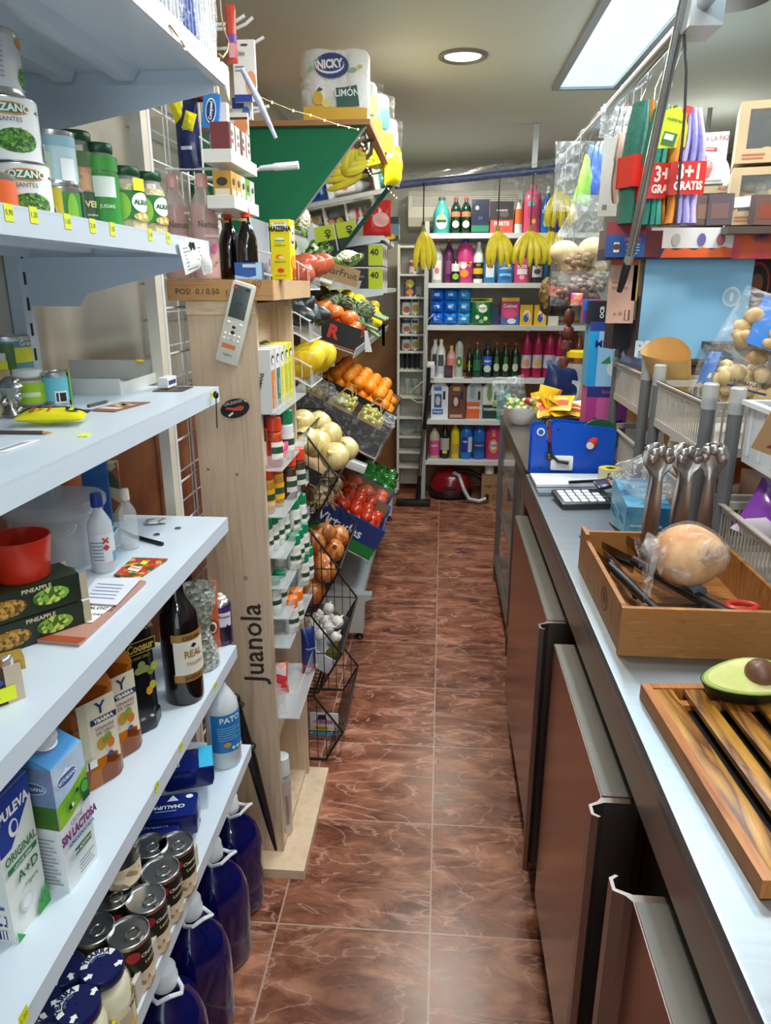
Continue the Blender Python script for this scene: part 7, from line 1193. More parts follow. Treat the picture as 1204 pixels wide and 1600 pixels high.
for k, (dx, dy, dz, ry, rz_) in enumerate(((-.06, -.02, .052, 60, 10), (0, -.03, .054, 82, 30), (.05, -.03, .054, 85, -10), (-.03, .03, .06, 40, 50), (.02, .02, .075, 70, 80), (-.08, .02, .06, 25, -30), (.07, .03, .062, 80, 20), (-.02, -.04, .08, 65, -25))):
    pouch(('yellow sachet leaning steeply at the left of the black box', 'yellow sachet lying flat at the front of the black box', 'yellow sachet with red print at the right front', 'yellow sachet upright at the back', 'yellow sachet balanced on top of the heap', 'yellow sachet sticking out furthest left', 'yellow sachet at the right back', 'yellow sachet crossing the heap in front')[k], (.575+dx*1.15, 3.46+dy, zt+dz), (.105, .014, .105), YS, [Rr(-.3, .3, .3, .6, 'd84a2a'), Rr(-.2, .2, .65, .75, 'f4e8b0')], rot=(R(-ry+10), R(dx*200), R(rz_)), name='sachet', cat='sachet', seed=k, group='yellow sachets')
pouch('pink and yellow ham soup packet standing above the sachets', (.50, 3.52, zt+.07), (.11, .02, .11), V(['f0c420', 'e87a5a', 'f0c420'], 9, .3), rot=(R(-15), R(15), 0), seed=9); pouch('navy crisp bag standing behind the sachets', (.56, 3.66, zt), (.19, .05, .26), P('1c2a5a', .25, bump=.3), [Rr(.2, .5, .2, .8, 'c8d0dc')], rot=(0, R(12), 0), seed=5, name='crisp_bag', cat='bag')
jar('large plastic jar with a bright yellow lid and brown biscuits inside', (.68, 3.72, zt), .33, .15, P('7a4a28', .6), P('e8cc14', .35), rz=0, fillh=.40, lidh=.03, glass=G('e8e4d4', .08, .35), prof=[(.068, 0), (.074, .01), (.074, .22), (.066, .25), (.062, .27)], name='biscuit_jar')
sheet('white leaflet lying over the jar foot', [(.60, 3.58, zt+.07), (.74, 3.54, zt+.09), (.78, 3.62, zt+.11), (.64, 3.64, zt+.09)], PAPER, name='leaflet')
pz = at(930, 655, Y=2.86).z
carton('tall magenta and violet fruit sweets box on the steel case', (.625, 2.84, zt), (.155, .10, pz-zt+.135), P('b83a88', .4), [Rr(-.5, .5, .86, 1, '2a2f7a'), T_('GUSANITOS', .014, .1, .93, 'e0605a'), Rr(-.25, .1, .0, .85, 'd05a9a'), T_('Frungas', .036, .05, .52, '241c50', .03), Rr(.25, .5, .0, .85, '8a3a8a'), Ee(.1, .2, .2, .1, '6a8a4a')], [Rr(-.5, .5, .0, 1, '9a2a70')], name='sweets_box')
zc_ = zt+pz-zt+.136
carton('sky blue mint sweets box stacked on the magenta one', (.62, 2.845, zc_), (.155, .10, at(930, 503, Y=2.80).z-zc_), P('5aa8d8', .4), [Rr(-.5, .5, .86, 1, '2a3f8a'), T_('GUSANITOS', .014, .1, .93, 'e0605a'), Rr(-.5, -.28, 0, .86, '18a0dc'), Rr(-.28, .5, .0, .86, '9cc8e8'), T_('MENTA', .036, .02, .66, '1c2a6a', .03), Ee(.12, .28, .16, .12, 'd8e4dc'), ('q', [(-.2, .36), (.0, .48), (.05, .36)], P('2a8a4a', .4)), Ee(.3, .15, .15, .12, 'd8e4dc')], name='sweets_box')
# ================================================================== COUNTER TOP
z = CZ+.0005
# bag sealer
t = thing('bag_neck_sealer', 'bright blue metal bag neck sealer with a white handle on the counter', 'bag sealer', (.318, 2.50, z)); BL = P('0f4fc0', .28, var=.05)
m = MB(); pl_ = [(0, .0), (.285, 0), (.285, .15), (.275, .172), (.09, .188), (.075, .186), (.066, .176), (.066, .12), (.055, .10), (.050, .12), (.048, .18), (.01, .178), (0, .165)]
m.prism(pl_, 1, 0, .004, BL); m.prism(pl_, 1, .07, .074, BL); m.b2(0, .285, 0, .074, 0, .004, P('22262c', .4)); m.obj('side_plates', t)
m = MB(); m.lathe([(.014, 0), (.014, .003)], P('e0e8f0', .3), 20, T=Matrix.Translation((.028, -.0, .155)) @ Matrix.Rotation(PI/2, 4, 'X')); m.lathe([(.009, .003), (.009, .0045)], P('2a5a9a', .3), 16, T=Matrix.Translation((.028, -.0, .155)) @ Matrix.Rotation(PI/2, 4, 'X')); m.obj('round_sticker', t)
m = MB(); m.box((.105, -.008, .048), (.078, .016, .052), P('e8eaee', .3), bev=.007); m.box((.108, -.017, .048), (.05, .003, .026), P('c8ccd2', .3)); m.obj('handle_plate', t)
m = MB(); m.tube([(.060, -.004, .12), (.062, -.012, .09), (.07, -.02, .075), (.09, -.026, .058), (.125, -.026, .052)], .006, P('1c1a1a', .3), 8); m.ball((.062, -.014, .070), .014, .006, .013, P('5a4a44', .3, .6), 12, 7); m.tube([(.056, .002, .185), (.058, -.004, .15), (.06, -.006, .11)], .004, P('8a2a2a', .4), 7); m.obj('lever', t)
m = MB(); m.lathe([(.070, 0), (.070, .012), (.045, .012), (.045, 0)], P('1c5a3a', .35), 32, T=Matrix.Translation((.235, .05, .125)) @ Matrix.Rotation(PI/2, 4, 'X')); m.obj('tape_reel', t); m = MB(); m.tube([(.20, -.006, .115), (.245, .05, .155)], .016, P('d8402c', .35), 14); m.lathe([(.013, 0), (.013, .002)], P('d8c8c0', .35), 14, T=Matrix.Translation((.196, -.012, .112)) @ Matrix.Rotation(R(75), 4, 'X')); m.obj('reel_hub', t)
m = MB()
for x, y_ in ((.035, .028), (.086, .165), (.018, .005)): m.ball((x, -.001, y_), .004, .003, .004, P('1c2c5a', .3), 8, 5)
m.obj('screws', t)
sheet('white notepad tray in front of the blue sealer', [(.315, 2.30, z+.012), (.60, 2.33, z+.012), (.60, 2.46, z+.012), (.312, 2.45, z+.012)], P('dcdfe2', .4), name='notepad', th=.008); sheet('grey base mat under the notepad tray', [(.315, 2.24, z), (.56, 2.26, z), (.60, 2.47, z), (.312, 2.47, z)], P('6c7680', .35), name='counter_mat', cat='mat', th=.010)
pen('black ballpoint pen lying on the notepad tray', (.42, 2.31, z+.022), (.56, 2.345, z+.022), .0055, P('1a1a1e', .3), P('b8a06a', .3, .5))
t = thing('tape_roll', 'yellow-topped roll of price labels reading 22 beside the blue sealer', 'label roll', (.565, 2.38, z+.022)); m = MB(); m.lathe([(.015, 0), (.038, 0), (.038, .038), (.015, .038)], P('d8d0a8', .6), 26, cap=(0, 0)); m.obj('roll', t); m = MB(); m.lathe([(.016, .0385), (.037, .0385)], P('d8c82a', .6), 26, cap=(0, 0)); m.obj('yellow_edge', t); deco(face('c', .076, .076, .038), .076, .038, [T_('22', .024, -.1, .5, '2a2a24', .02, 1, R(80))]).obj('label_print', t)
# calculator
t = thing('calculator', 'dark desk calculator with white keys on the steel counter', 'calculator', (.44, 2.17, z+.004), rot=(R(6), 0, R(8))); m = MB(); m.box((0, 0, .010), (.165, .125, .018), P('22252b', .35), bev=.006); m.obj('case', t)
m = MB(); KW = P('e4e8ec', .35)
for i in range(5):
    for j in range(4):
        if i == 4 and j == 3: continue
        m.box((-.062+.026*i, -.042+.024*j, .021), (.021, .018, .006), KW, bev=.002)
m.obj('keys', t); m = MB(); m.box((.066, .0, .021), (.022, .05, .004), P('3a4048', .3), bev=.001); m.ball((.066, -.035, .020), .008, .01, .004, BLACK, 10, 6); m.obj('dark_keys', t); MB().box((.078, .04, .024), (.04, .06, .012), P('3a3450', .2), T=Matrix.Rotation(R(-12), 4, 'Y'), bev=.003).obj('screen', t)
# blue carton with clear bags
t = carton('blue carton of disposable gloves beside the tongs', (.545, 1.93, z), (.11, .30, .105), V(['2d88b8', '6aaccc', '1d5a88', '2d78a4'], 9, .4, 'noise'), [Rr(-.4, .3, .5, .56, 'b8d0dc'), Rr(-.4, .1, .3, .34, '1c3a5a')], [], rz=R(-6), left=[Rr(-.5, .5, 0, 1, V(['2d88b8', '5aa4c8', '1d5a88'], 9, .4, 'noise')), Rr(-.4, .1, .45, .49, 'b8d0dc'), T_('guantes', .022, .25, .5, '3a2a6a', .02), Rr(-.4, -.1, .2, .25, '1c3a5a')], name='glove_carton')
pouch('crumpled clear plastic bags heaped on the blue carton', (.56, 1.88, z+.107), (.14, .20, .11), FILM('e4e8ea', .45, 38), rz=R(70), name='clear_bags', cat='bags', seed=12)
# wooden box with knives, tongs, bread
WB = V(['8a5a2c', 'a06c38', '9a6430', 'b07c44'], 5, .42, 'wood', (3, 3, 26)); WBX = V(['8a5a2c', 'a87440', '96602e', '7c4c22'], 5, .42, 'wood', (3, 26, 3)); bx0, bx1, by0, by1 = .332, .640, 1.198, 1.625
t = thing('wooden_box', 'open wooden box of knives and bread on the steel counter', 'wooden box', (bx0, by0, z)); w_ = bx1-bx0; d_ = by1-by0
def wp(x0, x1, y0, y1, z0, z1, name, mat): return MB().b2(x0, x1, y0, y1, z0, z1, mat).obj(name, t)
wp(-.004, w_, 0, .010, 0, .094, 'front_board', WB); wp(0, .009, .010, d_-.06, .002, .090, 'side_board', WBX); wp(0, .009, d_-.06, d_, .002, .104, 'side_board', WBX); wp(.009, w_, d_-.01, d_, .002, .094, 'back_board', WB); wp(w_-.009, w_, .01, d_-.01, .002, .09, 'side_board', WBX); wp(.009, w_-.009, .01, d_-.01, .002, .010, 'bottom_board', WBX)
m = MB(); m.lathe([(.021, 0), (.024, 0)], P('5c2c14', .6), 30, cap=(0, 0), T=Matrix.Translation((-.0006, .15, .045)) @ Matrix.Rotation(-PI/2, 4, 'Y')); m.text('B', .03, lambda u, v: (-.0008, .15-u, .045+v), P('5c2c14', .6)); m.obj('burnt_stamp', t)
def in_box(x, y, dz=.0): return Vector((x, y, z+.012+dz))
def knife(label, a, b, r, blade=None, hc=BLACK, name='knife_handle'):
    t = thing('kitchen_knife', label, 'knife', a); d = Vector(b)-Vector(a); m = MB(); m.tube([(0, 0, 0), d*.3, d*.7, d], r, hc, 10, rr=[r*.8, r, r*.85, r*1.1]); m.obj('handle', t)
    q = MB(); n = d.normalized(); s_ = n.cross(Vector((0, 0, 1))).normalized(); p0 = -n*.16; q.add([p0, Vector((0, 0, r*.4))+s_*.001, Vector((0, 0, -r*2.2))+s_*.001, p0-Vector((0, 0, .004)), p0+s_*.0015, Vector((0, 0, r*.4))-s_*.001, Vector((0, 0, -r*2.2))-s_*.001], [(0, 1, 2, 3), (4, 5, 6, 3)], P('9aa0a6', .2, 1)); q.obj('blade', t); return t
knife('large black-handled knife lying across the wooden box', in_box(.43, 1.52, .05), in_box(.56, 1.27, .03), .014, hc=P('16181c', .3)); knife('second black-handled knife close to the box corner', in_box(.375, 1.50, .045), in_box(.43, 1.29, .025), .011); knife('grey-blue handled knife beside the bread', in_box(.46, 1.54, .065), in_box(.52, 1.36, .045), .014, hc=P('5a6a78', .35)); knife('short black knife with a yellow bolster in the wooden box', in_box(.39, 1.58, .03), in_box(.41, 1.40, .02), .009, hc=P('1c1e20', .3))
t = thing('scissors', 'scissors with red and black handles lying behind the bread', 'scissors', in_box(.59, 1.33, .03)); m = MB(); m.tube([(.028*math.cos(a), .018*math.sin(a), .004) for a in [k*PI/7 for k in range(14)]], .006, P('c8382c', .35), 8, closed=True); m.obj('red_loop', t); m = MB(); m.tube([(-.05+.03*math.cos(a), -.02+.02*math.sin(a), 0) for a in [k*PI/7 for k in range(14)]], .007, BLACK, 8, closed=True); m.obj('black_loop', t); m = MB(); m.box((-.13, .0, 0), (.11, .014, .004), P('9aa0a6', .2, 1)); m.obj('blades', t)
m = MB(); m.grid(lambda u, v: (.006*math.sin(5*v), .03*(u-.5)+.008*math.sin(6*v), .14*v-.0+.004*math.sin(9*u)), 6, 14, FILM('e8f0f6', .45, 20)); m.grid(lambda u, v: (.012+.006*math.sin(5*v+1), .03*(u-.5), .14*v), 6, 14, FILM('e8f0f6', .35, 20)); m.grid(lambda u, v: (.012*u, -.016, .14*v), 2, 8, FILM('e8f0f6', .5, 20)); one(m, 'plastic_sleeve', 'upright clear plastic sleeve against the left of the bread', 'plastic sleeve', loc=in_box(.405, 1.36, .02), rot=(0, R(4), 0))
# tongs
def tongs(label, px, py, y, rz):
    a = at(px, py, Y=y); b = Vector((a.x-.0, y+.0, z+.013)); t = thing('serving_tongs', label, 'tongs', b, rz, 'steel serving tongs in the wooden box'); H_ = a.z-b.z; TM = P('a8a4a0', .32, 1, var=.1)
    for s_ in (-1, 1):
        m = MB(); n = 16
        def f(u, v):
            w = (.010+.006*math.sin(PI*min(1, v*1.4))) if v < .80 else (.012+.020*math.sin(PI*(v-.80)/.20)**.6*(1+.18*math.cos(10*(u-.5)*2*PI/2)))
            yy = s_*(.003+.016*v) - s_*.010*(1-(2*u-1)**2)*(1 if v > .8 else .4)
            zt_ = H_*v+(.006*abs(math.sin(5*PI*u)) if v > .97 else 0)
            return ((u-.5)*2*w, yy, zt_)
        m.grid(f, 14, 26, TM)
        for k in range(5): g_ = R(-10+50*k); m.ball((.018*math.cos(g_), s_*.019, H_*.93+.014*math.sin(g_)), .0125, .006, .0125, TM, 10, 6)
        m.obj('arm', t)
    m = MB(); m.tube([(0, -.004, .002), (0, 0, -.006+.006), (0, .004, .002)], .008, TM, 8); m.obj('bow', t)
tongs('steel serving tongs with scalloped tips, left of the three', 1030, 698, 1.60, R(5)); tongs('steel serving tongs with scalloped tips, middle of the three', 1074, 698, 1.60, R(10)); tongs('steel serving tongs with scalloped tips, right of the three', 1117, 696, 1.60, R(-25))
# bread in bag
p = at(1073, 872, Y=1.42); t = thing('bread_loaf', 'round floury bread loaf in the wooden box', 'bread', (p.x, 1.42, z+.115)); m = MB(); m.ball((0, 0, 0), .072, .070, .062, V(['9c5c20', 'c08040', 'dcb078', '8c501c'], 9, .7, 'noise', bump=.6), 28, 18, wob=.03); m.obj('crust', t)
m = MB(); m.ball((0, 0, 0), .077, .075, .069, FILM('f0f0f0', .28, 26), 30, 20, wob=.05)
m.grid(lambda u, v: (-.065-.035*v+.01*math.sin(8*u), (u-.5)*.10*(1-.3*v)+.008*math.sin(11*v), -.03+.055*math.sin(PI*u)+.02*math.sin(7*v)), 12, 6, FILM('f0f0f0', .4, 26)); one(m, 'bread_bag', 'crinkled clear plastic bag round the bread loaf', 'plastic bag', loc=(p.x, 1.42, z+.115))
# cutting board
cb_ = thing('slatted_board', 'slatted wooden bread board with yellow and brown grain at the lower right', 'cutting board', (.358, .655, z), R(3.7)); OW = V(['9c6420', 'c08a30', '5c2c10', 'a87424', 'cc9838'], 5.5, .33, 'wood', (5, .7, 5), bump=.05); OR = V(['9a5a24', 'b87434', '8a4a1c'], 6, .35, 'wood', (14, 1.2, 3)); bw, bl = .30, .405
for (x0, x1, y0, y1, nm) in ((0, .014, 0, bl, 'side_rail'), (bw-.014, bw, 0, bl, 'side_rail'), (.014, bw-.014, bl-.014, bl, 'end_rail'), (.014, bw-.014, 0, .014, 'end_rail')): MB().b2(x0, x1, y0, y1, .001, .026, OR).obj(nm, cb_)
MB().b2(.014, bw-.014, .014, bl-.014, .001, .004, P('1c1a1c', .4)).obj('crumb_tray', cb_); MB().b2(.014, bw-.014, bl-.045, bl-.030, .004, .014, OR).obj('cross_bar', cb_)
for k, x0 in enumerate((.016, .062, .112, .162, .212, .250)):
    m = MB(); m.box((x0+.013+.003*k*(k < 2), bl/2, .0205), (.030 if k else .032, bl-.030, .009), OW, bev=.002); m.v = [Vector(v)+Vector((0, .6*k, 0)) for v in m.v]; m.obj('slat', cb_, (0, -.6*k, 0))
t = thing('avocado_half', 'halved avocado with its stone, cut side up, on the slatted board', 'avocado', (.492, 1.035, z+.060), rot=(R(14), R(-4), R(8))); m = MB()
hull = [(.0005, -.030), (.02, -.027), (.038, -.016), (.044, 0)]; m.lathe(hull, P('232818', .45, bump=.8, ns=90), 30, asp=.66, cap=(0, 0)); vs = m.v; m.v = [Vector((v[0]*(1.28 if v[0] < 0 else 1.0), v[1]*(1-.18*(v[0] < 0)*abs(v[0])/.044), v[2])) for v in vs]; m.obj('skin', t)
def oval(mb, s_, zz_, mat, n=30): mb.add([((.044*math.cos(2*PI*k/n)*(1.28 if math.cos(2*PI*k/n) < 0 else 1))*s_, .029*math.sin(2*PI*k/n)*s_*(1-.18*max(0, -math.cos(2*PI*k/n))), zz_) for k in range(n)], [tuple(range(n))], mat)
m = MB(); oval(m, .985, .0002, P('6a8a2c', .4)); oval(m, .94, .0006, P('a8b85a', .4)); oval(m, .86, .0010, V(['d4d08a', 'c8cc78', 'dcd69c'], 20, .35, 'noise')); m.obj('flesh', t); MB().ball((.008, 0, .004), .0165, .0165, .014, P('6c4632', .4, var=.25, ns=50), 18, 10).obj('stone', t)
t.scale = (1.45, 1.45, 1.45)
t = thing('garlic_press', 'white plastic-handled tool lying behind the avocado', 'tool', (.53, 1.115, z+.012)); m = MB(); m.tube([(-.03, 0, 0), (0, .003, .006), (.04, 0, .012), (.09, -.01, .02)], .006, P('d8dadc', .3), 8); m.ball((-.03, 0, 0), .012, .01, .006, P('d8dadc', .3), 10, 6); m.obj('tool_body', t)
# ================================================================== PLASTIC BASKET TROLLEYS ON THE COUNTER
PG = P('67696c', .4, var=.05); CAPM = G('d0d6d8', .25, .5); BKW = P('b8b2a8', .4, var=.05)
def trolley(label, y0, y1, x0=.62, x1=.95, ztop=1.385, levels=(1.215, .995), label_mat=BKW):
    t = thing('basket_trolley', label, 'basket rack', (x0, y0, CZ+.001)); L_ = y1-y0; w_ = x1-x0; zo = CZ+.001
    for (x, y) in ((0, 0), (w_, 0), (0, L_), (w_, L_)):
        m = MB(); m.cyl((x, y), .0155, .01, ztop-zo-.035, PG, 16); p = m.obj('post', t); m = MB(); m.lathe([(.0175, ztop-zo-.06), (.0178, ztop-zo-.004), (.013, ztop-zo), (.001, ztop-zo)], CAPM, 16, c=(x, y), cap=(0, 0)); m.obj('post_cap', p)
    for zb in levels:
        zb -= zo; h = .125; m = MB(); m.b2(.0, w_, 0, L_, zb, zb+.004, label_mat)
        for (xa, xb, ya, yb) in ((-.006, .0, -.006, L_+.006), (w_, w_+.006, -.006, L_+.006), (-.006, w_+.006, -.006, 0), (-.006, w_+.006, L_, L_+.006)): m.b2(xa, xb, ya, yb, zb+h-.018, zb+h, label_mat); m.b2(xa, xb, ya, yb, zb-.004, zb+.018, label_mat)
        n = int(L_/.0165)
        for k in range(n+1): m.b2(-.004, -.001, k*L_/n-.0022, k*L_/n+.0022, zb+.01, zb+h-.01, label_mat)
        n = int(w_/.0165)
        for k in range(n+1): m.b2(k*w_/n-.0022, k*w_/n+.0022, -.004, -.001, zb+.01, zb+h-.01, label_mat)
        m.b2(-.008, w_+.008, -.008, 0, zb+h-.004, zb+h, label_mat); m.b2(-.012, .0, -.006, L_+.006, zb+h-.004, zb+h, label_mat); m.obj('slotted_basket', t)
    return t
trolley('far slotted plastic basket trolley with grey posts, holding a paper bag and a blue roll', 2.27, 2.66); trolley('middle slotted plastic basket trolley with grey posts under the bags of nuts', 1.73, 2.14); trolley('nearest slotted plastic basket trolley with translucent upper basket at the right edge', 1.25, 1.66, x0=.655, ztop=1.385, levels=(.995,))
# translucent upper basket of the nearest trolley
t = thing('translucent_basket', 'translucent white plastic basket at the right edge with a price card on it', 'basket', (.67, 1.24, 1.225)); TR = G('dfe6ec', .2, .55); m = MB(); w_, L_ = .30, .39
for (xa, xb, ya, yb) in ((0, .004, 0, L_), (w_-.004, w_, 0, L_), (0, w_, 0, .004), (0, w_, L_-.004, L_)): m.b2(xa, xb, ya, yb, 0, .13, TR)
m.b2(0, w_, 0, L_, 0, .004, TR); m.b2(-.012, .006, -.012, L_+.012, .125, .135, P('d8e0e8', .3)); m.b2(-.012, w_, L_-.004, L_+.012, .125, .135, P('d8e0e8', .3)); m.obj('basket_body', t)
m = MB(); [m.tube([(-.002, y, .02), (-.002, y, .125)], .004, TR, 6) for y in (.06, .12, .18, .24, .30, .36)]; m.obj('ribs', t)
# price card
a = at(1160, 715, Y=1.27); t = thing('price_card', 'brown cardboard price card with handwritten red figures', 'price card', (a.x+.095, 1.235, a.z+.055), rot=(R(8), R(-20+38), R(-20))); m = MB(); m.box((0, 0, 0), (.15, .003, .13), P('a8845c', .8)); m.obj('card', t)
m = MB()
for s_, zz_ in (('0,40', .035), ('1 x 1', -.003), ('2 x 1,', -.042)): m.text(s_, .040, lambda u, v: (u-.01, -.0022, v+zz_), P('7a2418', .6))
m.obj('handwriting', t)
# goods in the baskets
t = thing('blue_paper_roll', 'roll of pale blue bin bags in the far basket', 'roll', (.66, 2.50, 1.365), rot=(R(90), 0, R(8))); m = MB(); m.lathe([(.010, -.13), (.031, -.128), (.033, 0), (.032, .128), (.010, .13)], P('8a9cd0', .5, var=.12, bump=.5, ns=18), 20, wob=.03); m.obj('roll', t)
t = thing('paper_bag', 'open peach-coloured paper bag in the far basket', 'paper bag', (.69, 2.24, 1.31), rot=(R(10), R(-28), R(20))); t.scale = (.75, .75, .78); m = MB(); m.grid(lambda u, v: ((.05+.02*v)*math.cos(2*PI*u), (.09+.03*v)*math.sin(2*PI*u), .16*v+.012*math.sin(4*PI*u+1)*v), 24, 8, P('d8b070', .75, bump=.5, ns=10)); m.grid(lambda u, v: ((.05)*v*math.cos(2*PI*u), .09*v*math.sin(2*PI*u), 0), 16, 2, P('c89a60', .75)); m.obj('bag_body', t)
def filled_bag(label, loc, d, film, n, r, mat, rot, seed, contents, items=(), cname='bag_contents'):
    t = thing('filled_bag', label, 'bag', loc, rot=rot); rnd = random.Random(seed); w, dp, h = d; m = MB(); out = []
    while len(out) < n:
        p = Vector((rnd.uniform(-.5, .5), rnd.uniform(-.5, .5), rnd.uniform(0, 1)))
        if (p.x*2)**2+(p.y*2)**2+((p.z-.45)*2)**2 > 1.05: continue
        out.append(p); rr = r*rnd.uniform(.75, 1.2); m.ball((p.x*w*.86, p.y*dp*.8, p.z*h*.75+r), rr, rr*.9, rr*.85, mat, 9, 6, wob=.08, seed=len(out))
    m.obj(cname, t); m = MB()
    def g(s_):
        def q(u, v): e = (math.sin(PI*u)**.5)*(math.sin(PI*min(1, v*1.02))**.45); return ((u-.5)*w*1.12, s_*dp*.56*e*(1+.09*math.sin(15*u+9*v)), v*h*1.05)
        return q
    m.grid(g(-1), 16, 16, film); m.grid(lambda u, v: g(1)(1-u, v), 16, 16, film); m.obj('clear_wrapper', t)
    if items: deco(lambda u, v, l=0: (u, g(-1)(u/w+.5, v/h)[1]-.003-l*.0005, v), w, h, items).obj('wrapper_print', t)
    return t
NUT = V(['c8b07a', 'd8c898', 'a88c58'], 16, .5, 'noise', bump=.4); 
filled_bag('clear bag of pale dried mushrooms with a printed label in the middle basket', (.755, 1.91, 1.285), (.23, .15, .15), FILM('f0f0f0', .15, 16), 46, .024, V(['d8c088', 'c8ac70', 'e4d4a4'], 14, .5, 'noise'), (R(-25), R(12), R(-20)), 3, 'nuts', [T_('LA CABAÑA', .012, -.05, .36, '1c2c5a', .02), Rr(-.2, .2, .26, .29, '3a4a7a'), Rr(-.5, -.36, .3, .9, '1d5aa0')])
filled_bag('bag of peanuts in shells with a wide blue printed band', (.80, 1.86, 1.40), (.27, .15, .17), FILM('f0f0f0', .16, 16), 34, .022, V(['c8a468', 'b08c50', 'dcc088'], 16, .6, 'noise', bump=.5), (R(-30), R(22), R(-25)), 5, 'peanuts', [('q', [(-.30, .12), (-.38, .95), (.30, .86), (.38, .2)], P('1668b8', .35)), Rr(-.2, .1, .74, .77, 'dce8f0'), Rr(-.2, .15, .67, .70, 'dce8f0'), Rr(-.2, .05, .60, .63, 'dce8f0')])
filled_bag('bag of whole walnuts at the right edge in the near basket', (.80, 1.46, 1.26), (.16, .14, .17), FILM('f0f0f0', .2, 20), 22, .024, V(['a8844c', '8a6a3c', 'c8a878'], 14, .6, 'noise', bump=.6), (0, R(10), R(-30)), 7, 'walnuts'); filled_bag('bag of shelled nuts behind the blue-banded bag', (.99, 2.02, 1.46), (.22, .14, .15), FILM('f4f0ea', .4, 20), 26, .02, NUT, (R(-20), R(10), R(-20)), 9, 'nuts')
filled_bag('half-hidden sack of nuts under the blue-banded bag', (.90, 1.72, 1.30), (.24, .16, .16), FILM('e8e0d0', .2, 20), 30, .022, V(['b09060', '8a6a3c', 'c8b07c'], 14, .6, 'noise'), (R(-15), 0, R(-20)), 11, 'nuts')
def low(label, x, y, zz_, d, mat, items=(), rot=(0, 0, 0), seed=0, name='snack_packet'): pouch(label, (x, y, zz_), d, mat, items, rot=rot, name=name, seed=seed)
low('white and black biscuit packet standing in the lower far basket', .70, 2.40, 1.0, (.12, .05, .14), P('d8d0c4', .4), [Rr(-.1, .3, .3, .7, '1c1c20'), Rr(-.05, .1, .4, .6, 'c8c8c8')], (0, R(-8), R(-60)), 1); low('white and red packet at the back of the lower far basket', .74, 2.30, 1.0, (.10, .05, .17), P('dcd4c8', .4), [Ee(0, .6, .3, .15, 'c85a3a')], (0, R(10), R(-50)), 2)
low('cream biscuit box lettered Cuer... in the lower middle basket', .72, 2.02, 1.0, (.22, .06, .17), P('d8c4ac', .45), [T_('Cuer', .05, -.1, .78, '2a2220', .02), Ee(.3, .4, .15, .12, 'c88a4a')], (0, 0, R(-58)), 3); low('violet and orange chocolate biscuit packet in the lower middle basket', .78, 1.92, 1.06, (.20, .05, .14), V(['6a3a9a', 'e0702a', 'd89a4a', '5a2a8a'], 12, .3), [], (R(-40), R(10), R(-50)), 4)
low('dark truffle packet in the lower middle basket', .70, 1.84, 1.0, (.13, .06, .13), V(['3a2820', '8a6a50', 'c8a888', '241a18'], 14, .35), [Rr(-.2, .2, .4, .6, 'c8b8a0')], (0, 0, R(-50)), 5); low('blue and white wafer packet low in the middle basket', .69, 1.92, .999, (.16, .05, .07), V(['3a4a9a', 'dcdce4', 'dcdce4'], 30, .35), [], (0, 0, R(-60)), 6)
low('pale pink packet upright in the lower middle basket', .80, 1.80, 1.0, (.11, .04, .16), P('e0b8a0', .4), [], (0, 0, R(-40)), 7)
for k, (x, y, zz_, rx, lb) in enumerate(((.70, 1.50, 1.07, -30, 'purple chocolate wrapper leaning out of the near basket'), (.76, 1.43, 1.10, -45, 'second purple and white wrapper behind the first'), (.80, 1.36, 1.08, -20, 'purple and gold packet nearest the right edge'))):
    low(lb, x, y, zz_, (.17, .05, .13), V([('7a3aa0', '5a2080', 'dcd4e0'), ('dcd4e4', '6a2a90', '5a2080'), ('4a1a60', 'c89a4a', '6a2a80')][k], 9, .25, bump=.3), [], (R(rx), R(15), R(-40)), 20+k)
filled_bag('clear bag of sweets low in the near basket', (.76, 1.30, 1.0), (.16, .1, .12), FILM('f0e8f0', .3, 26), 24, .014, V(['c84a6a', 'e0c8a0', '6a2a40'], 40, .4), (0, 0, R(-60)), 15, 'sweets')
bottle('yellow oil bottle cut by the right picture edge', (.705, 1.13, CZ+.001), .26, .07, 'soft', G('e8d040', .08, .55), P('e0e0da', .4), fill=P('d8b414', .2), fillh=.5, name='oil_bottle')
for k, (x, y, zz_, c) in enumerate(((.85, 2.55, 1.22, ('6a5a4a',)), (.84, 2.45, 1.0, ('7a2a3a',)), (.88, 2.0, 1.0, ('c89a5a',)))): carton(('brown carton at the back of the far upper basket', 'dark red carton at the back of the far lower basket', 'tan carton at the back of the lower middle basket')[k], (x, y, zz_), (.09, .12, .12), P(c[0], .5))
# ================================================================== BOXES BEHIND THE TROLLEYS (on a rear shelf)
rs = thing('rear_shelf_unit', 'dark shelf unit behind the counter carrying the bakery boxes', 'shelf unit', (.98, 2.2, 0)); DW = P('4c4038', .5)
for z0 in (1.43, 1.762): MB().b2(-.16, .65, .12, 1.3, z0-.02, z0, DW).obj('shelf_board', rs)
for y in (.14, 1.28): MB().b2(.61, .65, y-.02, y+.02, 0, 2.2, DW).obj('post', rs)
for y in (.14, 1.28): MB().b2(.30, .34, y-.02, y+.02, 0, 1.41, DW).obj('post', rs)
def lit(label, px0, px1, pyt, pyb, y, d, col, front=(), rz=0, name='carton_box', side=(), **k):
    a, b = at(px0, pyb, Y=y), at(px1, pyb, Y=y); h = at((px0+px1)/2, pyt, Y=y).z-a.z; return carton(label, ((a.x+b.x)/2, y+d/2, a.z), (b.x-a.x, d, h), col, front, side, rz=rz, name=name, **k)
FR_ = '8a2c28'
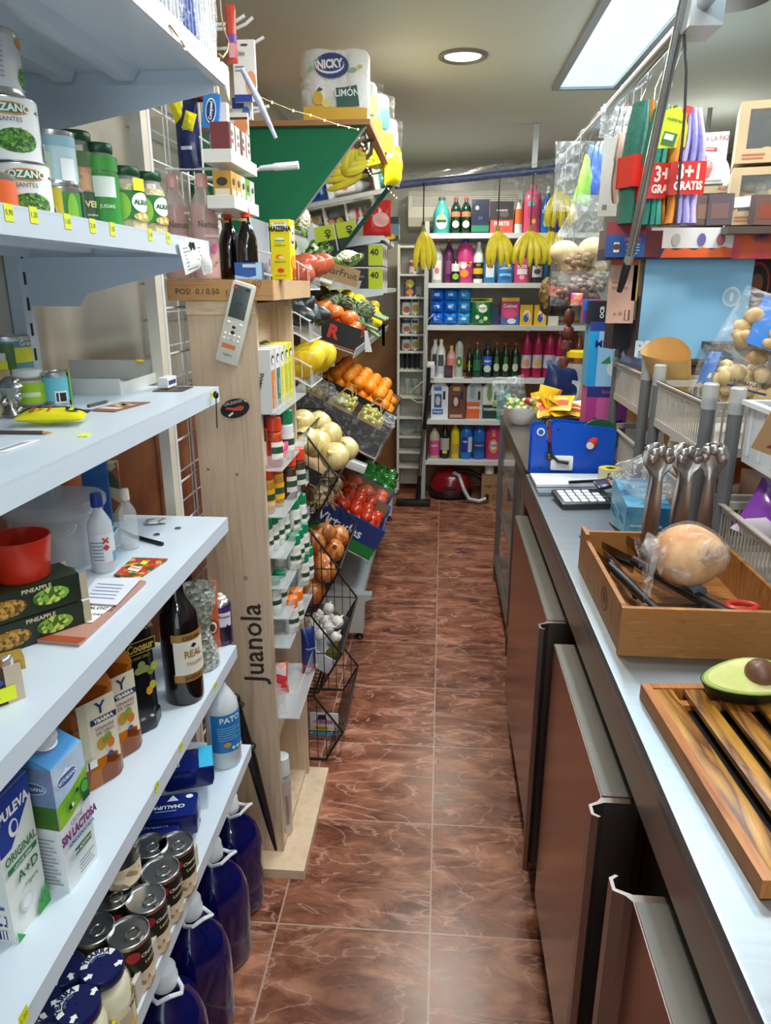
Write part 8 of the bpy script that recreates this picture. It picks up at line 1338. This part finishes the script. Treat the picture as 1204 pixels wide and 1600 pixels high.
o = lit('white bakery box with red lettering and a red basket drawing', 1066, 1142, 207, 288, 2.95, .22, P('d8dedc', .5), [T_('LA AURORA LA PAZ', .019, .02, .87, 'a84a44', .01, 1.2), ('q', [(-.3, .68), (.3, .62), (.3, .70), (-.3, .76)], P('b8403a', .5)), T_('TORTAS ARTESANAS', .009, 0, .69, 'e8e0dc', .01, 1, R(-4)), Ee(.0, .36, .26, .14, 'd88a84'), Ee(0, .40, .2, .08, 'e8d8d4'), ('q', [(-.25, .3), (-.18, .14), (.2, .12), (.26, .32)], P('c0605a', .5)), Ee(-.1, .5, .05, .05, 'c0605a'), Ee(.08, .52, .04, .05, 'c0605a'), Rr(.1, .45, .04, .07, 'a88a88')], name='bakery_box', rz=R(-17))
KR = P('b8a07c', .6, var=.06)
def winbox(label, px0, px1, pyt, pyb, y, fill, n, r, sign):
    a, b = at(px0, pyb, Y=y), at(px1, pyb, Y=y); h = at((px0+px1)/2, pyt, Y=y).z-a.z; w = b.x-a.x; t = thing('window_box', label, 'bakery box', (a.x, y, a.z), R(-17)); m = MB(); D = .2; e = .028
    m.b2(0, w, .0, D, 0, .004, KR); m.b2(0, w, 0, D, h-.004, h, KR); m.b2(0, .004, 0, D, 0, h, KR); m.b2(w-.004, w, 0, D, 0, h, KR); m.b2(0, w, D-.004, D, 0, h, P('2a241e', .7)); m.b2(0, w, 0, .003, 0, e*1.4, KR); m.b2(0, w, 0, .003, h-e*.8, h, KR); m.b2(0, e, 0, .003, 0, h, KR); m.b2(w-e*.6, w, 0, .003, 0, h, KR); m.obj('box_body', t)
    MB().b2(e, w-e*.6, .001, .002, e*1.4, h-e*.8, G('e8f0f0', .05, .06)).obj('window_film', t); rnd = random.Random(n); m = MB()
    for k in range(n): m.ball((rnd.uniform(e, w-e), rnd.uniform(.02, D-.03), rnd.uniform(.015, h*sign)), r*1.2, r, r*.7, fill, 9, 6)
    m.obj('pastries', t); deco(lambda u, v, l=0: (w/2+u, -.0004-l*.0003, v), w, h, [T_('JEREZ', .022, .28, .11, 'a84a3c'), Rr(-.4, -.1, .06, .09, 'a8603c'), Rr(-.4, -.08, .12, .15, 'a8603c'), T_('Aurora', .02, .35, .93, 'a84a3c')]).obj('front_print', t); return t
winbox('kraft box with a dark window, topmost at the right edge', 1146, 1250, 158, 256, 2.50, V(['a88848', 'c8ac6c', '8a6a34'], 14, .5, 'noise'), 16, .016, .35); wx = winbox('kraft box full of golden pastries, lower box at the right edge', 1133, 1250, 262, 352, 2.50, V(['b8942c', 'a07c24', 'd0b04a'], 14, .4, 'noise'), 60, .02, .8)
o = at(1165, 318, Y=2.49); sheet('white sticker on the golden pastry box', [o+Vector((-.035, 0, -.012)), o+Vector((.035, 0, -.008)), o+Vector((.035, .0008, .022)), o+Vector((-.035, .0008, .018))], PAPER, name='sticker', cat='sticker', th=.0005)
winbox('kraft-framed box of dark and yellow sweets behind the cloth packs', 1062, 1135, 292, 352, 2.75, V(['14161a', '2a2c34', 'd8a020', '1c1c20'], 30, .3), 40, .02, .8)
carton('small violet-brown eyeshadow-like sweet pack standing on the sweets strip', at(1092, 352, Y=2.52), (.07, .03, .085), P('6a5858', .5), [Rr(-.35, .35, .2, .7, '8a6a5a')], rz=R(20)); carton('second small folded sweet pack on the sweets strip', at(1122, 352, Y=2.50), (.07, .03, .09), P('5c5054', .5), [Rr(-.35, .35, .2, .7, '7a5a50')], rz=R(-25)); carton('small brown folded sweet pack at the far right of the strip', at(1190, 352, Y=2.46), (.08, .03, .085), P('6c5450', .5), [Rr(-.35, .35, .2, .7, '8a4a3a')], rz=R(15))
# promotional strip
a = at(945, 402, Y=2.38); t = thing('sweets_display_strip', 'long white, orange and violet cardboard display strip of sweet eggs', 'display box', (a.x, 2.38, at(1000, 405, Y=2.38).z-.0)); hS = at(1000, 356, Y=2.38).z-at(1000, 405, Y=2.38).z; zz0 = 0
m = MB(); m.b2(.0, .62, 0, .12, 0, hS*.35, P('3a2a44', .5)); m.b2(.13, .62, 0, .003, 0, hS, P('dcdad8', .5)); m.b2(0, .13, .006, .009, .0, hS*1.2, P('7a2a34', .5)); m.b2(0, .62, .117, .12, 0, hS, P('6a5a54', .6)); m.obj('strip_body', t)
dm = deco(lambda u, v, l=0: (.31+u, -.0004-l*.0004, v), .62, hS, [('q', [(-.24, .05), (-.24, .28), (-.2, .36), (-.17, .28), (-.12, .36), (-.08, .28), (-.04, .38), (0, .3), (.06, .4), (.1, .33), (.1, .05)], P('e0602a', .45)), ('q', [(-.29, 0), (-.29, .2), (-.22, .32), (-.24, 0)], P('2a2f7a', .4)), Rr(.1, .5, 0, 1, V(['5a3a8a', 'b8406a', 'd8602a', '3a2a5a'], 7, .4, 'noise')), T_('Funko', .024, .40, .35, 'e8e0e4', .03)]+[Ee(x, .62, .02, .2, c) for x, c in ((-.17, 'b8b4ac'), (-.05, '6a62a0'), (.04, 'a85a5a'))]); dm.obj('strip_print', t)
c = thing('display_card', 'blue and dark red card at the left end of the sweets strip', 'card', (a.x-.004, 2.366, at(970, 402, Y=2.37).z)); m = MB(); m.b2(0, .115, 0, .003, 0, .064, P('1f4a8a', .4)); m.b2(.0, .115, 0, .003, .064, .10, P('8a2c34', .4)); m.b2(.115, .165, 0, .003, 0, .075, P('5a1c24', .4)); m.obj('card', c); deco(lambda u, v, l=0: (.06+u, -.0005-l*.0004, v), .115, .07, [T_('PRISION', .013, .15, .72, 'c83a3a', .04), Rr(.0, .35, .5, .54, '8ac8e8'), Rr(.02, .34, .38, .42, '8ac8e8'), Rr(.0, .35, .26, .30, '8ac8e8'), Rr(.05, .3, .14, .18, '8ac8e8'), Rr(-.32, -.18, .2, .6, 'dcdcd8'), Ee(-.25, .42, .09, .13, '5a3424')]).obj('card_print', c)
# light blue box and dark box
bb = lit('large pale blue cardboard box with white initials standing on the trolleys', 993, 1157, 402, 560, 2.42, .16, P('7fb6da', .5, var=.03), [Ee(.33, .62, .085, .10, 'c4dcea'), Ee(.33, .62, .065, .075, '9cc6e0'), Ee(.33, .62, .018, .045, 'dce8ee'), T_('PRO', .055, -.36, .09, 'dce6ea', .05, 1.2)], left=[Rr(-.5, .5, 0, 1, '5c4c4c'), T_('pizza', .03, 0, .5, '2a2424', .02, 1, PI/2)], name='pale_blue_box')
lit('dark brown chocolate box with red circles behind the pale blue box', 1157, 1260, 385, 500, 2.55, .1, P('2a1a18', .45), [Ee(-.35, .5, .2, .3, 'a83a2c'), Ee(-.35, .5, .17, .26, '241614'), Ee(-.35, .5, .1, .14, '8a5a34'), Rr(-.1, .1, .3, .55, 'b88a5a'), Ee(.3, .6, .15, .2, '8a5a34'), ('q', [(-.1, .8), (.2, .9), (.25, .86), (0, .76)], P('c83a2c', .4))], name='chocolate_box')
lit('peach-pink accessory card hanging left of the pale blue box', 946, 988, 398, 505, 2.44, .012, P('c8a090', .5), [Rr(-.5, .5, .85, 1, 'b85a34'), Rr(-.4, .1, .58, .62, 'a88070'), Rr(-.4, .2, .5, .54, 'a88070'), T_('△ ♻', .012, -.1, .14, '5a4a44'), Rr(.15, .4, .05, .2, V(['3a3030', 'c8a090'], 300, .5, ax=(1, 1, .01)))], name='accessory_card'); lit('narrow yellow and grey card beside the accessory card', 985, 994, 400, 470, 2.44, .02, P('b8a84a', .5), name='narrow_card')
lit('dark small box with white lettering on top of the sky blue box', 918, 948, 470, 506, 2.80, .04, P('1c1c20', .4), [T_('OCB', .02, .2, .5, 'dcdcd8', .03, 1, PI/2)], name='rolling_paper_box'); lit('violet and red sweets box behind the dark small box', 910, 938, 468, 504, 2.85, .04, V(['6a3aa0', 'c83a4a', '2a6ac8', '1c1c30'], 20, .35), name='sweets_box')
lit('dark grey padlock-like pack leaning below the accessory card', 950, 985, 470, 545, 2.52, .06, P('34343a', .45, bump=.4), [Rr(-.3, .3, .7, .9, '6a7a3a')], name='dark_pack', rz=R(15)); lit('second dark pack behind the grey trolley post', 965, 1000, 500, 560, 2.60, .06, P('3c3a34', .5), [], name='dark_pack')
lit('grey-green speckled pack above the paper bag', 968, 992, 462, 500, 2.46, .03, V(['6a7450', '4a4a40', '8a9a6a'], 40, .4), name='herb_pack')
# ================================================================== OVERHEAD RAIL AND WHAT HANGS FROM IT
RX = .585; ZR = 2.205
t = thing('overhead_rail', 'galvanised tube rail wrapped in plastic running overhead above the counter', 'rail', (RX, 1.6, ZR)); m = MB(); m.tube([(-.02, 0, 0), (.0, 2.5, 0)], .0165, P('a4a8aa', .3, .9, var=.1), 14); m.obj('tube', t)
m = MB(); m.grid(lambda u, v: (.022*math.cos(2*PI*v)*(1+.3*math.sin(31*u)), .9+1.5*u, .022*math.sin(2*PI*v)*(1+.3*math.sin(27*u+3))), 40, 10, FILM('e8ecee', .16, 40)); m.obj('plastic_wrap', t)
m = MB(); m.b2(-.03, .02, .36, .42, -.02, .27, P('8a9094', .35, .6)); m.b2(-.045, .03, .34, .46, -.045, .03, P('b4babc', .35, .4)); m.obj('ceiling_bracket', t)
t = thing('slanted_pole', 'slanted steel pole with a black foot crossing in front of the cloth packs', 'pole', at(985, 400, Y=2.24)); o = at(985, 400, Y=2.24); m = MB(); m.tube([at(1070, -5, Y=1.98)-o, at(984, 398, Y=2.24)-o], .012, P('b4b8ba', .25, 1), 12); m.obj('steel_tube', t)
m = MB(); m.tube([at(985, 396, Y=2.24)-o, at(980, 412, Y=2.25)-o], .013, P('9a9894', .3, .5), 10); m.tube([at(980, 410, Y=2.25)-o, at(972, 440, Y=2.26)-o, at(967, 456, Y=2.27)-o], .011, BLACK, 10, rr=[.013, .011, .008]); m.obj('black_foot', t)
o = at(1070, 50, Y=2.0); m = MB(); m.tube([at(a, b, Y=2.0)-o for a, b in ((1062, -6), (1068, 50), (1072, 110), (1069, 180), (1063, 250), (1055, 350))], .0032, BLACK, 6); one(m, 'black_cable', 'thin black cable hanging beside the slanted pole', 'cable', loc=o)
t = thing('pendant_shade', 'dark blue round lamp shade cut by the top edge at the right', 'lamp shade', (.745, 2.30, 2.32)); m = MB(); m.lathe([(.10, 0), (.105, .01), (.09, .05), (.04, .10), (.012, .12), (.012, .15)], P('1c2236', .35), 30, cap=(1, 1)); m.obj('shade', t)
def hanger(o, z0, y=0, x=0): m = MB(); m.tube([(x, y, z0), (x, y, ZR-.01-o.location.z)], .0018, P('8a8c8c', .4, .8), 5); m.obj('hanger_cord', o, None, tuple(-a for a in o.rotation_euler) if 0 else None)
def hook(x, y, zb, label): m = MB(); m.tube([(-.018, 0, ZR-zb), (-.012, 0, ZR-zb+.022), (.004, 0, ZR-zb+.026), (.018, 0, ZR-zb+.012), (.016, 0, ZR-zb-.03), (.0, 0, .03), (0, 0, 0)], .0022, P('8a8c8c', .3, 1), 6); one(m, 'wire_hook', label, 'hook', loc=(x, y, zb))
for k, (y, zb) in enumerate(((2.18, 2.09), (2.36, 2.1), (2.55, 2.10), (2.75, 2.09), (2.9, 2.08), (3.02, 2.06), (3.14, 2.07), (3.3, 2.06), (3.48, 2.1))): hook(RX-.005+.004*k % .01, y, zb, 'wire hook on the overhead rail, '+('first', 'second', 'third', 'fourth', 'fifth', 'sixth', 'seventh', 'eighth', 'ninth')[k]+' counted from the camera')
# cloth packs
def cloths(label, pxc, pyt, pyb, y, w, cols, rz, band, seed, letters=True):
    a = at(pxc, pyt, Y=y); b = at(pxc, pyb, Y=y); H_ = a.z-b.z; t = thing('cloth_pack', label, 'cloth pack', (b.x, y, b.z), rz); rnd = random.Random(seed); n = len(cols)
    for i, c in enumerate(cols):
        dx = (i-(n-1)/2)*w/n; m = MB(); fw = w/n*.95
        def f(u, v):
            pinch = .45+.55*math.sin(PI*min(.5, (1-v)*1.4+.08)); a_ = 2*PI*u
            return ((dx+fw/2*math.cos(a_)*1.1)*pinch+.004*math.sin(9*v+i), .030*math.sin(a_)*(.7+.5*pinch)+.004*math.sin(7*v+i*2), H_*v)
        m.grid(f, 14, 18, P(c, .9, bump=.7, ns=60)); m.obj('folded_cloth', t)
    m = MB(); m.grid(lambda u, v: (w*.56*(u*2-1), -.040-.006*math.sin(PI*u), H_*(band[0]+(band[1]-band[0])*v)), 10, 2, P('cf2a1c', .5)); m.grid(lambda u, v: (-w*.56, -.040+.07*u, H_*(band[0]+(band[1]-band[0])*v)), 3, 2, P('cf2a1c', .5)); m.b2(-w*.56, w*.56, .034, .036, H_*band[0], H_*band[1], P('cf2a1c', .5)); m.obj('paper_band', t)
    if letters: deco(lambda u, v, l=0: (u, -.0475-l*.0004, v), w, H_, [T_('3+1', w*.50, .02, band[0]+(band[1]-band[0])*.66, 'f0e8e4', .03, 1.3), T_('GRATIS', w*.27, .02, band[0]+(band[1]-band[0])*.25, 'f0e8e4', .04, 1.3)]).obj('band_print', t)
    return t
cloths('teal and green dishcloth pack with a red band lettered 3+1', 1020, 168, 352, 2.30, .085, ('2a7a6a', '3a9a8a', '5ac0b0', 'e08a3a', '2f8a5a'), R(8), (.22, .52), 1); cloths('lilac dishcloth pack with a red band lettered 3+1, right-hand one', 1061, 172, 350, 2.24, .082, ('e0903a', 'b0a8e0', 'b8b0e8', 'c4bcf0'), R(-6), (.25, .54), 2)
cloths('narrow striped dishcloth pack, left-hand one with a dark red band', 990, 160, 350, 2.36, .09, ('2f6a5a', '6a9a8a', 'd8843a', '8ab0a8'), R(22), (.30, .56), 3, False)
q = at(1050, 205, Y=2.21); t = thing('yellow_header_card', 'yellow-green header card above the lilac dishcloths', 'header card', q, rot=(0, R(14), R(-5))); m = MB(); m.add([(-.03, 0, -.05), (.045, 0, -.03), (.035, 0, .02), (.0, 0, .06), (-.035, 0, .045), (-.03, .002, -.05), (.045, .002, -.03), (.035, .002, .02), (0, .002, .06), (-.035, .002, .045)], [(0, 1, 2, 3, 4), (9, 8, 7, 6, 5)]+[(i, (i+1) % 5, (i+1) % 5+5, i+5) for i in range(5)], P('c0d01c', .45)); m.obj('card', t); deco(lambda u, v, l=0: (u, -.0006-l*.0004, v-.05), .08, .11, [T_('multitrapo', .011, .0, .70, '2a5a2a', .02), Rr(-.25, .2, .12, .42, '3a6a34'), Rr(-.2, .1, .25, .38, 'c8d8c8'), Rr(.1, .4, .9, 1.05, 'd8342c')]).obj('card_print', t)
# slippers / insoles panel
t = lit('pale grey plastic panel hanging by the slippers', 934, 962, 215, 338, 2.86, .012, P('b4b2aa', .5, var=.04), [Rr(-.3, -.05, .08, .15, '6a6a64')], name='grey_panel', cat='panel', rz=R(-8))
for k, (px, c) in enumerate(((962, 'd8b8a4'), (974, 'a8a490'), (985, '9c9888'))):
    b, a = at(px, 318, Y=2.74-.05*k), at(px, 208, Y=2.74-.05*k); t = thing('insole', ('pink insole hanging beside the grey panel', 'grey-green insole in the middle of the hanging three', 'taupe insole nearest the striped cloths')[k], 'insole', b, R(55)); m = MB(); H_ = a.z-b.z; m.grid(lambda u, v: ((u-.5)*.085*(math.sin(PI*min(.98, max(.02, v)))**.35)*(1-.25*math.sin(PI*v*1.0)*(v < .6)), .004*math.sin(6*v), H_*v), 6, 16, P(c, .8)); m.grid(lambda u, v: ((.5-u)*.085*(math.sin(PI*min(.98, max(.02, v)))**.35)*(1-.25*math.sin(PI*v)*(v < .6)), .008+.004*math.sin(6*v), H_*v), 6, 16, P(c, .8)); m.obj('insole_body', t); hanger(t, H_-.01)
pouch('knotted clear plastic bag hanging at the top near the insoles', at(963, 215, Y=2.95), (.13, .07, .10), FILM('f0f0ec', .5, 30), name='clear_bag', cat='bag', seed=31)
# hanging clear bags
pouch('clear bag with green and blue gloves hanging from the rail', at(905, 330, Y=3.38), (.24, .10, .27), FILM('e8eeee', .17, 22), name='clear_bag', cat='bag', seed=33)
for k, (px, py, c, r_) in enumerate(((906, 318, '8ac83a', 12), (920, 305, '2a5ac8', 6))): pouch(('lime green glove inside the hanging bag', 'royal blue glove inside the hanging bag')[k], at(px, py, Y=3.40), (.07, .04, .19), P(c, .6, bump=.3), rot=(0, R(r_), 0), name='rubber_glove', cat='glove', seed=k)
bg_ = thing('bag_of_bread', 'clear bag of round bread rolls hanging below the rail', 'bag', at(905, 425, Y=3.30)); m = MB()
for (x, y, zz_) in ((-.07, 0, .08), (.045, -.02, .09), (-.02, .03, .03), (.06, .02, .01)): m.ball((x, y, zz_), .062, .05, .048, V(['c8a878', 'd8bc90', 'b08c5c'], 8, .6, 'noise'), 14, 9)
m.obj('bread_rolls', bg_); m = MB(); m.grid(lambda u, v: ((.13*math.sin(PI*min(.62, v*.62+.2))*(1-.55*v)+.01*math.sin(9*v+7*u))*math.cos(2*PI*u)*1.1, (.08*(1-.6*v)+.008*math.sin(11*v))*math.sin(2*PI*u), -.04+.34*v), 24, 16, FILM('eef2f2', .17, 18)); m.obj('clear_bag_film', bg_)
filled_bag('hanging bag of brown almonds or figs in yellowish film', at(905, 440, Y=3.22), (.14, .10, .14), FILM('e8d8a8', .2, 18), 26, .02, V(['8a6a44', '6a4c30', 'a88458'], 12, .6, 'noise'), (0, 0, 0), 41, 'figs'); filled_bag('hanging bag of hazelnuts or walnuts below the bread rolls', at(905, 478, Y=3.18), (.22, .13, .13), FILM('f0f0f0', .14, 18), 60, .018, V(['7a5a44', '5c4434', '9a7a60'], 12, .5, 'noise'), (0, 0, 0), 43, 'nuts')
t = thing('cured_sausage', 'string of dark cured sausages hanging above the steel case', 'sausage', at(888, 480, Y=3.3)); o = at(888, 480, Y=3.3); SG = V(['5c2a1c', '74382a', '46201a'], 16, .5, 'noise', bump=.5)
for k, (a_, b_, c_, d2) in enumerate(((890, 482, 888, 508), (889, 508, 886, 530), (887, 530, 882, 550), (882, 556, 878, 575))):
    p, q = at(a_, b_, Y=3.3)-o, at(c_, d2, Y=3.3)-o; m = MB(); m.tube([p, p*.8+q*.2, p*.5+q*.5, p*.2+q*.8, q], .02, SG, 10, rr=[.008, .022, .024, .022, .008]); m.obj('sausage_link', t)
hanger(t, 0)
m = MB(); m.lathe([(.02, -.10), (.05, -.07), (.062, 0), (.05, .07), (.025, .09)], V(['6a4a24', '3a2a18', '8a6a34', '4a3a1c'], 45, .6, bump=.9), 20); t = thing('pineapple', 'small dark pineapple hanging behind the bags', 'pineapple', at(860, 462, Y=3.9)); m.obj('fruit', t); hanger(t, .085)
for k, (px, py, rot_) in enumerate(((868, 492, 12), (878, 494, -6))): pouch(('black packet with an orange corner hanging under the pineapple', 'second black packet overlapping the first')[k], at(px, py, Y=3.7-.06*k), (.09, .03, .15), P('1c1816', .3, bump=.3), [Rr(-.5, .2, .6, .9, 'a8482c')], rot=(0, 0, R(rot_)), name='black_packet', seed=k); hanger([q for q in COL.objects if q.name.startswith('black_packet') and q.type == 'EMPTY'][-1], .14)
pouch('small orange and pink foil packet beside the sausages', at(900, 478, Y=3.1), (.05, .02, .05), V(['f0906a', 'e84a9a', 'f0d8c0'], 30, .3), name='foil_packet', seed=4)
# ================================================================== fairy lights
def lights(label, pts, Y0, Y1, n):
    ps = [at(px, py, Y=Y0+(Y1-Y0)*k/(len(pts)-1)) for k, (px, py) in enumerate(pts)]; o = ps[0]; t = thing('fairy_lights', label, 'fairy lights', o); m = MB(); m.tube([p-o for p in ps], .0014, P('b89a5a', .4, .6), 5); m.obj('wire', t)
    m = MB()
    for i in range(n):
        s_ = i/(n-1)*(len(ps)-1); k = min(int(s_), len(ps)-2); p = ps[k].lerp(ps[k+1], s_-k)-o; m.ball(p, .0026, .0026, .0032, P('ffe8b8', .3, var=0, em=6), 7, 5)
    m.obj('bulbs', t)
lights('string of tiny warm lights from the hooks across to the canopy edge', ((398, 148), (425, 160), (458, 173), (485, 180), (507, 188), (528, 195), (545, 199), (559, 202)), 2.0, 2.58, 8); lights('string of tiny warm lights along the far canopy edge', ((560, 215), (575, 238), (588, 258), (600, 285), (610, 300), (619, 309)), 2.66, 3.9, 12); lights('two tiny warm lights under the top shelf lip', ((262, 35), (280, 60), (290, 75)), 1.196, 1.270, 3)
